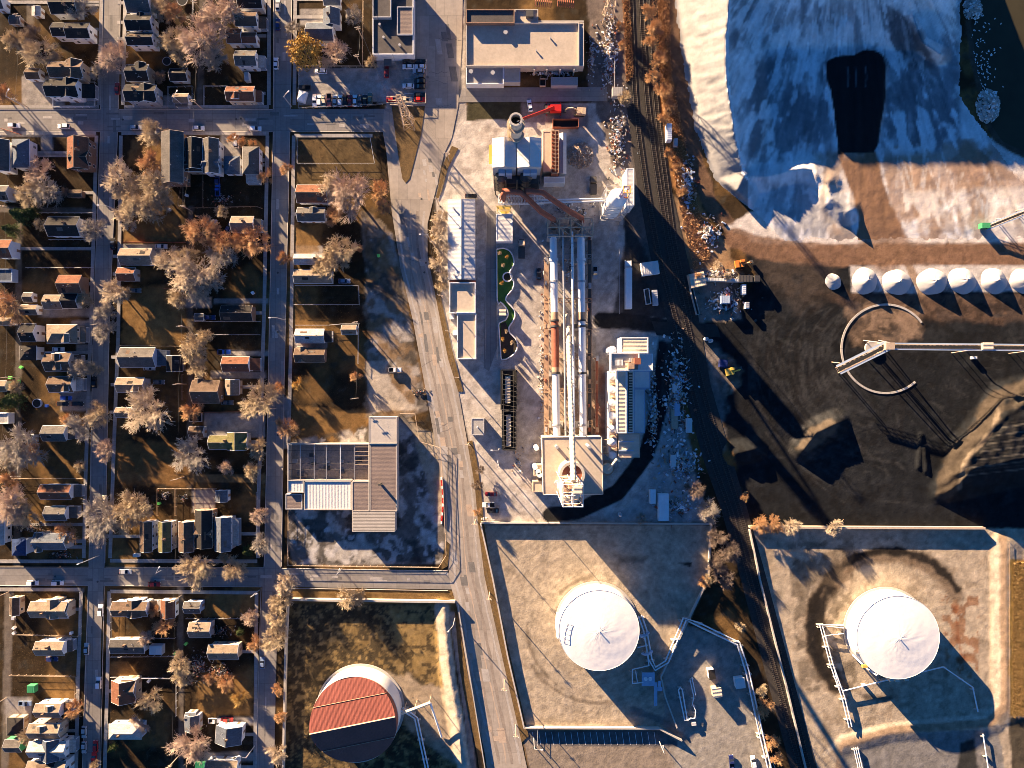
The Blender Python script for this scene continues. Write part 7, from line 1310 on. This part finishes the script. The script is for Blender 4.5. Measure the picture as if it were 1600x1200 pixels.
def skip(px, py, w_, h_, hh, out, inn, label, rot=0, nm='container', cat='container', lid=False):
    X, Y, _ = W(px, py, hh); t = empty(nm, (X, Y, 0), math.radians(rot)); tag(t, label, cat); a, b2 = w_ * S / 2, h_ * S / 2; m = MB()
    if lid: MB().box(-a, -b2, .1, a, b2, hh).obj('body', out, t, local=True); MB().box(-a + .1, -b2 + .1, hh, a - .1, b2 - .1, hh + .06).obj('lid', inn, t, local=True); n = int(max(a, b2) * 2 / .8); 
    else:
        for q in ((-a, -b2, a, -b2 + .15), (-a, b2 - .15, a, b2), (-a, -b2 + .15, -a + .15, b2 - .15), (a - .15, -b2 + .15, a, b2 - .15)): m.box(q[0], q[1], .1, q[2], q[3], hh)
        m.obj('body', out, t, local=True); MB().box(-a + .15, -b2 + .15, .12, a - .15, b2 - .15, hh * .35).obj('floor', inn, t, local=True); n = 0
    for i in range(n):
        s = -max(a, b2) + (i + .5) * .8; (MB().box(s - .05, -b2 + .1, hh + .06, s + .05, b2 - .1, hh + .12) if a > b2 else MB().box(-a + .1, s - .05, hh + .06, a - .1, s + .05, hh + .12)).obj('rib', inn, t, local=True)
    for s in (-1, 1): (MB().box(s * a - .06, -b2, 0.05, s * a + .06, b2, .25) if a > b2 else MB().box(-a, s * b2 - .06, .05, a, s * b2 + .06, .25)).obj('skid', 'dark_steel', t, local=True)
    return t
skip(884, 192, 40, 13, 2.4, 'rust', 'rubber', 'long red open skip below the excavator'); skip(1037, 793, 16, 42, 2.6, 'white_steel', 'white_steel', 'wide pair of white containers above the left compound wall', lid=True); skip(1020, 776, 9, 22, 2.6, 'white_steel', 'white_steel', 'single white container left of the wide pair', lid=True)
skip(882, 127, 41, 13, 2.8, 'wall_gy', 'grey_roof', 'long grey trailer container below the big workshop', lid=True); skip(848, 128, 9, 12, 1.6, 'wood_pale', 'rubber', 'small open tan bin below the big workshop'); skip(48, 1077, 12, 11, 2.2, 'wall_gn', 'wall_gn', 'green bin on the lower left lawn', lid=True)
skip(1012, 463, 8, 24, 1.6, 'white_steel', 'dark_steel', 'open white-rimmed trailer right of the lorry', 8); skip(1024, 465, 8, 24, 2, 'wall_bl', 'wall_gy', 'dark covered trailer beside the open one', 4, lid=True); skip(1016, 419, 27, 20, 2.4, 'wall_wh', 'white_roof_x', 'wide tarp-covered trailer right of the lorry cab', 8, lid=True)
skip(1131, 568, 12, 12, 2.2, 'paint_navy', 'paint_navy', 'dark blue box beside the yellow excavator', -5, lid=True); skip(1134, 468, 14, 12, 3, 'wall_bl', 'wall_bl', 'blue-grey box in the middle of the scrap compound', lid=True); skip(1163, 452, 6, 16, 2.4, 'white_steel', 'white_steel', 'white upright container on the right of the scrap compound', lid=True); skip(1168, 477, 6, 10, 2.2, 'white_steel', 'wall_gy', 'lower white container on the right of the scrap compound', lid=True)
skip(1139, 470, 5, 22, 2, 'faded' and 'paint_faded', 'rust', 'red machine frame in the scrap compound', 5) ; skip(1090, 437, 24, 22, 3.2, 'wall_tan', 'cream_roof', 'sunlit ribbed container at the left of the scrap compound', 12, lid=True); skip(1086, 470, 5, 44, 2, 'concrete', 'dark_steel', 'long slanting trough along the scrap compound', 14); skip(1130, 437, 66, 5, 2.6, 'concrete_pale', 'white_roof_x', 'long pale wall container at the top of the scrap compound', -2, lid=True)
skip(1046, 206, 8, 26, 3.4, 'white_steel', 'white_steel', 'white rail hopper wagon beside the salt hill', 0, 'wagon', 'wagon', lid=True); skip(1056, 222, 6, 12, 2, 'wall_gy', 'wall_gy', 'small grey bin below the white hopper wagon', lid=True); skip(965, 143, 16, 14, 3, 'concrete', 'grey_roof', 'square concrete hut at the end of the workshop drive', 0, 'hut', 'hut', lid=True)
skip(1055, 606, 8, 12, 1.2, 'wall_wh', 'white_roof', 'white crate in the materials strip, upper', lid=True); skip(1058, 640, 8, 20, 1.4, 'wall_bl', 'wall_bl', 'blue-grey pallet stack in the materials strip', lid=True); skip(1077, 665, 9, 22, 1.6, 'wall_wh', 'white_roof', 'white long crate beside the rails', lid=True); skip(1052, 720, 8, 18, 1.4, 'wall_wh', 'white_roof', 'white crate at the lower materials strip', -4, lid=True); skip(1054, 655, 10, 30, 1.2, 'wood_pale', 'wood_pale', 'timber stack in the middle of the materials strip', 2, lid=True)
skip(1323, 68, 18, 7, 1., 'white_steel', 'salt', 'white rectangular frame lying on the shaded salt', 12); skip(1523, 559, 8, 4, 1.4, 'white_steel', 'white_steel', 'tiny white tank under the long conveyor', lid=True); skip(243, 1016, 20, 14, 2.6, 'wall_bl', 'white_roof_x', 'white-blue trailer at the right end of the flat ranch house', lid=True); skip(313, 1197, 16, 12, 1., 'wall_gn', 'wall_gn', 'green tarp cover at the bottom edge', lid=True); skip(385, 119, 7, 13, 2.6, 'wall_wh', 'wall_gy', 'white camper van below the slate house with stairs', 5, 'camper_van', 'camper van', lid=True)
skip(305, 652, 20, 14, .9, 'wall_gy', 'rubber', 'dark square pool on the concrete court'); skip(212, 868, 9, 5, 1.8, 'wall_wh', 'white_roof', 'small white trailer below the first row house', lid=True); skip(135, 724, 5, 42, .25, 'walk', 'walk', 'bright slab strip by the left street', lid=True) if 0 else None
t = thing('tent_cover', 473, 152, 'crumpled white tent cover at the left end of the parking row', 'cover', rz=math.radians(-15)); m = MB(); m.v += [(-1.4, -2, 1.3), (1.5, -2.1, 1.5), (1.6, 2, 1.4), (-1.5, 1.9, 1.6), (0, 0, 2.3), (-1.6, -2.2, 0), (1.7, -2.3, 0), (1.8, 2.2, 0), (-1.7, 2.1, 0)]; m.f += [(0, 1, 4), (1, 2, 4), (2, 3, 4), (3, 0, 4), (0, 5, 6, 1), (1, 6, 7, 2), (2, 7, 8, 3), (3, 8, 5, 0)]; m.obj('canvas', 'white_steel', t, local=True)
MB().tube([(-1.6, -2.2, 0), (-1.4, -2, 1.25)], .05, 4).obj('tent_pole', 'steel', t, local=True)
for x, y, lab in ((1102, 530, 'left one of two white upright tanks beside the rails'), (1109, 533, 'right one of two white upright tanks beside the rails'), (968, 803, 'small round white tank at the upper compound wall')):
    t = thing('upright_tank', x, y, lab, 'tank'); L = t.location; MB().cyl(0, 0, 0, 2.2, .75, n=16).obj('drum', 'white_steel', t, local=True); MB().cyl(0, 0, 2.2, 2.6, .75, .2, 16).obj('lid', 'steel', t, local=True)
t = thing('swimming_pool', 60, 630, 'round black-covered yard pool near the left edge', 'pool'); MB().ring(0, 0, 0, 1.1, 1.55, 1.7, 28).obj('pool_wall', 'wall_bl', t, local=True); MB().cyl(0, 0, .2, .95, 1.55, n=28).obj('pool_cover', 'rubber', t, local=True)
t = thing('trampoline', 262, 97, 'round black trampoline behind the black house with cream gable', 'trampoline'); MB().ring(0, 0, .7, .8, 1.5, 1.7, 28).obj('frame', 'steel', t, local=True); MB().cyl(0, 0, .7, .74, 1.5, n=28).obj('mat', 'rubber', t, local=True)
for k in range(5): a = k * 1.256; MB().beam((1.6 * math.cos(a), 1.6 * math.sin(a), 0), (1.6 * math.cos(a), 1.6 * math.sin(a), .7), .05).obj('leg', 'steel', t, local=True)
t = thing('trampoline', 286, 2, 'round trampoline ring cut by the top edge', 'trampoline'); MB().ring(0, 0, .7, .8, 1.9, 2.1, 28).obj('frame', 'steel', t, local=True); MB().cyl(0, 0, .7, .74, 1.9, n=28).obj('mat', 'rubber', t, local=True)
# =============== garden of the works
SER = [(776, 390), (786, 388), (796, 392), (802, 402), (803, 414), (797, 424), (799, 434), (803, 441), (801, 452), (794, 460), (790, 468), (796, 476), (803, 484), (805, 494), (800, 504), (795, 512), (797, 521), (806, 530), (809, 541), (805, 551), (797, 558), (784, 562), (782, 545), (780, 520), (780, 505), (790, 500), (794, 490), (790, 480), (782, 472), (777, 470)]
struct(MB().ppoly(SER, 0, .14, 0).obj('lawn', 'grass')); struct(MB().ppoly([(782, 506), (790, 503), (797, 521), (806, 530), (808, 541), (804, 550), (797, 557), (784, 561)], .14, .2, 0).obj('flower_bed', 'soil'))
t = thing('garden_wall', 800, 470, 'white serpentine garden wall round the green lawn', 'wall'); C_ = resample(SER + [SER[0]], 5); MB().tube([W(x, y, 0)[:2] + (.45,) for x, y in C_], .28, 4).obj('coping', 'white_steel', t); MB().tube([W(x, y, 0)[:2] + (.15,) for x, y in C_], .22, 4).obj('footing', 'concrete', t)
t = thing('garden_pond', 793, 433, 'round stone-rimmed pond on the green lawn', 'pond'); MB().ring(0, 0, .1, .55, 1.5, 2., 28).obj('rim', 'white_steel', t, local=True); MB().cyl(0, 0, .1, .3, 1.5, n=24).obj('water', 'water', t, local=True)
for k in range(9): a = k * .35 - 1.4; MB().cyl(1.75 * math.cos(a), 1.75 * math.sin(a), .5, .95, .28, .15, 6).obj('stone', 'salt', t, local=True)
for i, (x, y, q) in enumerate(((781, 395, 'top'), (792, 401, 'upper bend'), (786, 414, 'middle'), (784, 442, 'pond'), (791, 518, 'upper dark bed'), (786, 530, 'middle dark bed'), (800, 535, 'right dark bed'), (789, 548, 'lower dark bed'))): tree(x, y, 3, 'gold' if i % 2 else 'pale', 'tiny pale garden tree near the %s of the serpentine garden' % q)
t = thing('kiosk', 786, 489, 'small cream kiosk in the round bay of the serpentine garden', 'kiosk'); MB().pbox(780.5, 484, 790, 493, 0, 2.8).obj('wall', 'wall_wh', t); MB().pbox(780, 483.5, 790.5, 493.5, 2.8, 3.0).obj('roof', 'cream_roof', t); MB().pbox(791, 490, 793.5, 493, 0, 1.6).obj('box', 'white_steel', t)
# =============== heaps of rubble, rocks, scrap
def heap(name, label, cat, px, py, rx, ry, hh, n, mats, smin, smax, rot=0.):
    t = thing(name, px, py, label, cat); per = {}
    for i in range(n):
        a, q = random.random() * 6.283, math.sqrt(random.random()); q = q if name != 'scrap_pile' else abs(random.gauss(0, .55)); x, y = q * rx * S * math.cos(a), q * ry * S * math.sin(a); c, s_ = math.cos(rot), math.sin(rot); x, y = x * c - y * s_, x * s_ + y * c
        z = hh * max(0, 1 - q) * random.uniform(.4, 1); s = random.uniform(smin, smax) * random.uniform(.5, 1); mt = random.choice(mats); m = per.setdefault(mt, MB()); th = random.random() * 3.14; e = random.uniform(.3, 1) if name != 'scrap_pile' else random.uniform(.12, .9); s *= 1 if name != 'scrap_pile' else 1.5 - e * .7; u, v = Vector((math.cos(th), math.sin(th), random.uniform(-.3, .3))) * s, Vector((-math.sin(th), math.cos(th), random.uniform(-.3, .3))) * s * e; w = Vector((0, 0, s * random.uniform(.3, .9))); o_ = Vector((x, y, z + .05))
        k = [o_ - u - v, o_ + u - v, o_ + u + v, o_ - u + v]; m.add(k + [p * .75 + o_ * .25 + w for p in k], [(0, 1, 5, 4), (1, 2, 6, 5), (2, 3, 7, 6), (3, 0, 4, 7), (4, 5, 6, 7)])
    for mt, m in per.items(): m.obj('pieces', mt, t, local=True, stuff=True)
    return t
heap('rubble_heap', 'brown rubble heap right of the blue-grey shed', 'rubble heap', 907, 243, 20, 21, 2.6, 700, ['rubble', 'rubble', 'concrete', 'rust_pale'], .2, .6)
heap('rock_pile', 'pale rock pile in the river at the top right edge', 'rock pile', 1519, 14, 14, 17, 3, 300, ['salt', 'concrete', 'concrete_pale'], .3, .8); heap('rock_pile', 'pale rock pile in the river, lower one', 'rock pile', 1543, 166, 18, 26, 3.5, 520, ['salt', 'concrete', 'concrete_pale'], .3, .8)
SC = ['white_steel', 'white_steel', 'steel', 'wall_gy', 'dark_steel', 'rust', 'rust_pale', 'wall_bl', 'concrete', 'wood_pale']
for a in [(952, 85, 14, 75, 1.3, 640, 'scrap strip between workshop and rails at the top'), (925, 85, 8, 45, 1.2, 160, 'scrap row along the right side of the workshop'), (860, 116, 40, 7, 1., 170, 'junk row below the workshop roof'), (965, 215, 16, 60, 1.1, 460, 'scrap patch below the square concrete hut'), (1075, 290, 12, 40, 1.4, 320, 'scrap pile beside the salt hill foot'), (1108, 365, 16, 26, 1.2, 240, 'lower scrap pile beside the brush bank'), (1118, 430, 44, 12, 1., 260, 'sunlit scrap along the top of the scrap compound'), (1130, 470, 40, 28, 1., 240, 'mixed scrap inside the scrap compound'),
          (1058, 620, 22, 95, 1., 760, 'materials strip between the curved lane and the rails'), (1065, 725, 34, 30, 1., 420, 'broken slabs at the lower materials strip'), (1045, 600, 8, 60, 1., 90, 'machine parts right of the silo building') if 0 else (1020, 640, 10, 70, 1., 380, 'machine parts right of the silo building'), (1060, 790, 44, 24, .9, 300, 'junk round the two white containers'), (312, 1040, 26, 26, .9, 420, 'junk filling the yard beside the wide tan house'), (345, 1050, 22, 14, .9, 180, 'junk row below the wide tan house'), (305, 1128, 14, 10, .8, 90, 'junk round the small blue-grey house'), (345, 985, 20, 12, .7, 110, 'junk right of the tan-and-brown house'),
          (50, 825, 26, 12, .7, 180, 'clutter behind the navy-roofed corner house'), (98, 866, 22, 6, .6, 80, 'clutter in front of the navy-roofed corner house'), (350, 312, 22, 10, .8, 150, 'brush pile behind the low blue-grey house'), (258, 775, 8, 8, .6, 60, 'clutter behind the second row house'), (288, 778, 8, 10, .6, 50, 'clutter behind the third row house'), (810, 725, 10, 30, .6, 30, 'loose parts left of the kiln house'), (760, 810, 14, 4, .5, 16, 'small parts beside the parked cars at the compound corner'), (660, 612, 14, 6, .9, 70, 'pale rubble bank on the vacant strip'), (850, 430, 6, 40, .8, 60, 'small gear along the left kiln walkway'), (846, 580, 6, 90, .8, 120, 'gear along the lower left kiln walkway'), (890, 420, 14, 50, .8, 70, 'machinery under the upper kiln pipes'), (890, 330, 40, 14, 1., 160, 'pipework and gear under the red ducts'), (890, 600, 20, 80, 1., 140, 'machinery under the lower kiln pipes')]:
    heap('scrap_pile', 'heap of ' + a[6] if not a[6].split()[0] in ('junk', 'scrap', 'clutter') else a[6] + ', pale and rusty pieces' if len(a[6].split()) < 11 else a[6], 'scrap pile', a[0], a[1], a[2], a[3], a[4], a[5], SC if a[0] > 700 else ['steel', 'dark_steel', 'wood_pale', 'roof_bl', 'rubber', 'rust', 'roof_gy'], .2, .85 if a[0] > 1000 else .62 if a[0] > 700 else .45)
m = MB()
for i in range(150):
    x, y = 1530 + random.gauss(0, 14), 95 + random.gauss(0, 38)
    if sdist(np.array([[x]]), np.array([[y]]), RIV)[0, 0] < -3: p = W(x, y, -1.1); a = random.random() * 3; m.add([(p[0] + .5 * math.cos(a), p[1] + .5 * math.sin(a), -1.1), (p[0] - .25 * math.sin(a), p[1] + .25 * math.cos(a), -1.0), (p[0] - .5 * math.cos(a), p[1] - .5 * math.sin(a), -1.1), (p[0] + .25 * math.sin(a), p[1] - .25 * math.cos(a), -1.), (p[0], p[1], -.8)], [(0, 1, 4), (1, 2, 4), (2, 3, 4), (3, 0, 4)])
ob = m.obj('water_birds', 'salt', None); ob['kind'] = 'stuff'; tag(ob, 'scatter of white gulls resting on the dark river', 'birds')
# dry reeds, tufts and weeds
def tufts(name, label, polys, n, mat, hh, cat='grass'):
    m = MB(); cnt = 0
    for pg, k in polys:
        xs = [p[0] for p in pg]; ys = [p[1] for p in pg]; X_ = rng.uniform(min(xs), max(xs), k); Y_ = rng.uniform(min(ys), max(ys), k); ok = sdist(X_[None], Y_[None], pg)[0] < 0
        for x, y in zip(X_[ok], Y_[ok]):
            p = W(x, y, 0); a = random.random() * 3.14; s = random.uniform(.08, .2) * hh; q = hh * random.uniform(.5, 1.2); lx, ly = random.gauss(0, .35) * q, random.gauss(0, .35) * q
            m.add([(p[0] - s * math.cos(a), p[1] - s * math.sin(a), 0), (p[0] + s * math.cos(a), p[1] + s * math.sin(a), 0), (p[0] + lx, p[1] + ly, q)], [(0, 1, 2)])
    o_ = m.obj(name, mat); o_['kind'] = 'stuff'; tag(o_, label, cat)
mk('reed', (.26, .165, .065), rough=.9, var=.3, bump=0); mk('dry_grass', (.13, .078, .03), rough=.9, var=.4, bump=0)
tufts('reed_bed', 'golden dry reed field at the right edge beside the right compound', [([(1580, 878), (1660, 872), (1660, 1116), (1579, 1118)], 42000)], 0, 'reed', 1.3)
tufts('brush_bank', 'orange dry brush bank between the rails and the salt hill', [([(1008, -60), (1044, -60), (1050, 120), (1075, 250), (1110, 400), (1085, 430), (1062, 330), (1036, 180)], 26000), ([(972, 0), (984, 0), (990, 120), (978, 130)], 3000)], 0, 'twig_orange', .9)
tufts('dry_lawn', 'short dry brown grass in the yards and on the verges', [([(0, 208), (150, 208), (130, 880), (0, 880)], 16000), ([(188, 210), (420, 210), (404, 875), (170, 875)], 24000), ([(0, 920), (125, 925), (118, 1200), (0, 1200)], 7000), ([(170, 925), (400, 925), (395, 1200), (160, 1200)], 9000), ([(458, 212), (575, 215), (575, 690), (450, 690)], 12000), ([(0, 0), (150, 0), (150, 165), (0, 165)], 5000), ([(195, 0), (420, 0), (420, 165), (193, 165)], 7000), ([(450, 945), (690, 946), (730, 1200), (445, 1200)], 14000), ([(450, 925), (710, 925), (710, 940), (450, 936)], 3000), ([(612, 166), (664, 166), (640, 280), (629, 280)], 1500)], 0, 'dry_grass', .32)
for nm in list(LAB): pass
print('OBJECTS', len(bpy.data.objects), 'TOP', sum(1 for o in bpy.data.objects if o.parent is None))

# bins and small yard things seen as bright dots between the houses
for x, y, mt, q in ((35, 574, 'lime', 'bright green'), (18, 590, 'lime', 'bright green'), (31, 596, 'lime', 'bright green'), (250, 786, 'lime', 'bright green'), (592, 400, 'lime', 'bright green'), (292, 1005, 'lime', 'lime green'), (275, 1020, 'lime', 'bright green'), (313, 1137, 'lime', 'bright green'), (23, 965, 'white_steel', 'white'), (24, 980, 'white_steel', 'white'), (24, 988, 'white_steel', 'white'), (266, 328, 'white_steel', 'white'), (113, 988, 'white_steel', 'white'), (234, 1063, 'white_steel', 'white'), (75, 634, 'paint_blue', 'blue'), (293, 306, 'white_steel', 'white'), (396, 458, 'white_steel', 'white'), (280, 120, 'white_steel', 'white')):
    t = thing('yard_bin', x, y, autolabel('small %s bin' % q, x, y), 'bin', 'bins in the back yards', rz=random.random() * 3); MB().prism([(-.5, -.45), (.5, -.45), (.5, .45), (-.5, .45)], 0, 1.0).obj('body', mt, t, local=True); MB().prism([(-.56, -.5), (.56, -.5), (.56, .5), (-.56, .5)], 1.0, [1.08, 1.08, 1.2, 1.2]).obj('lid', mt, t, local=True)
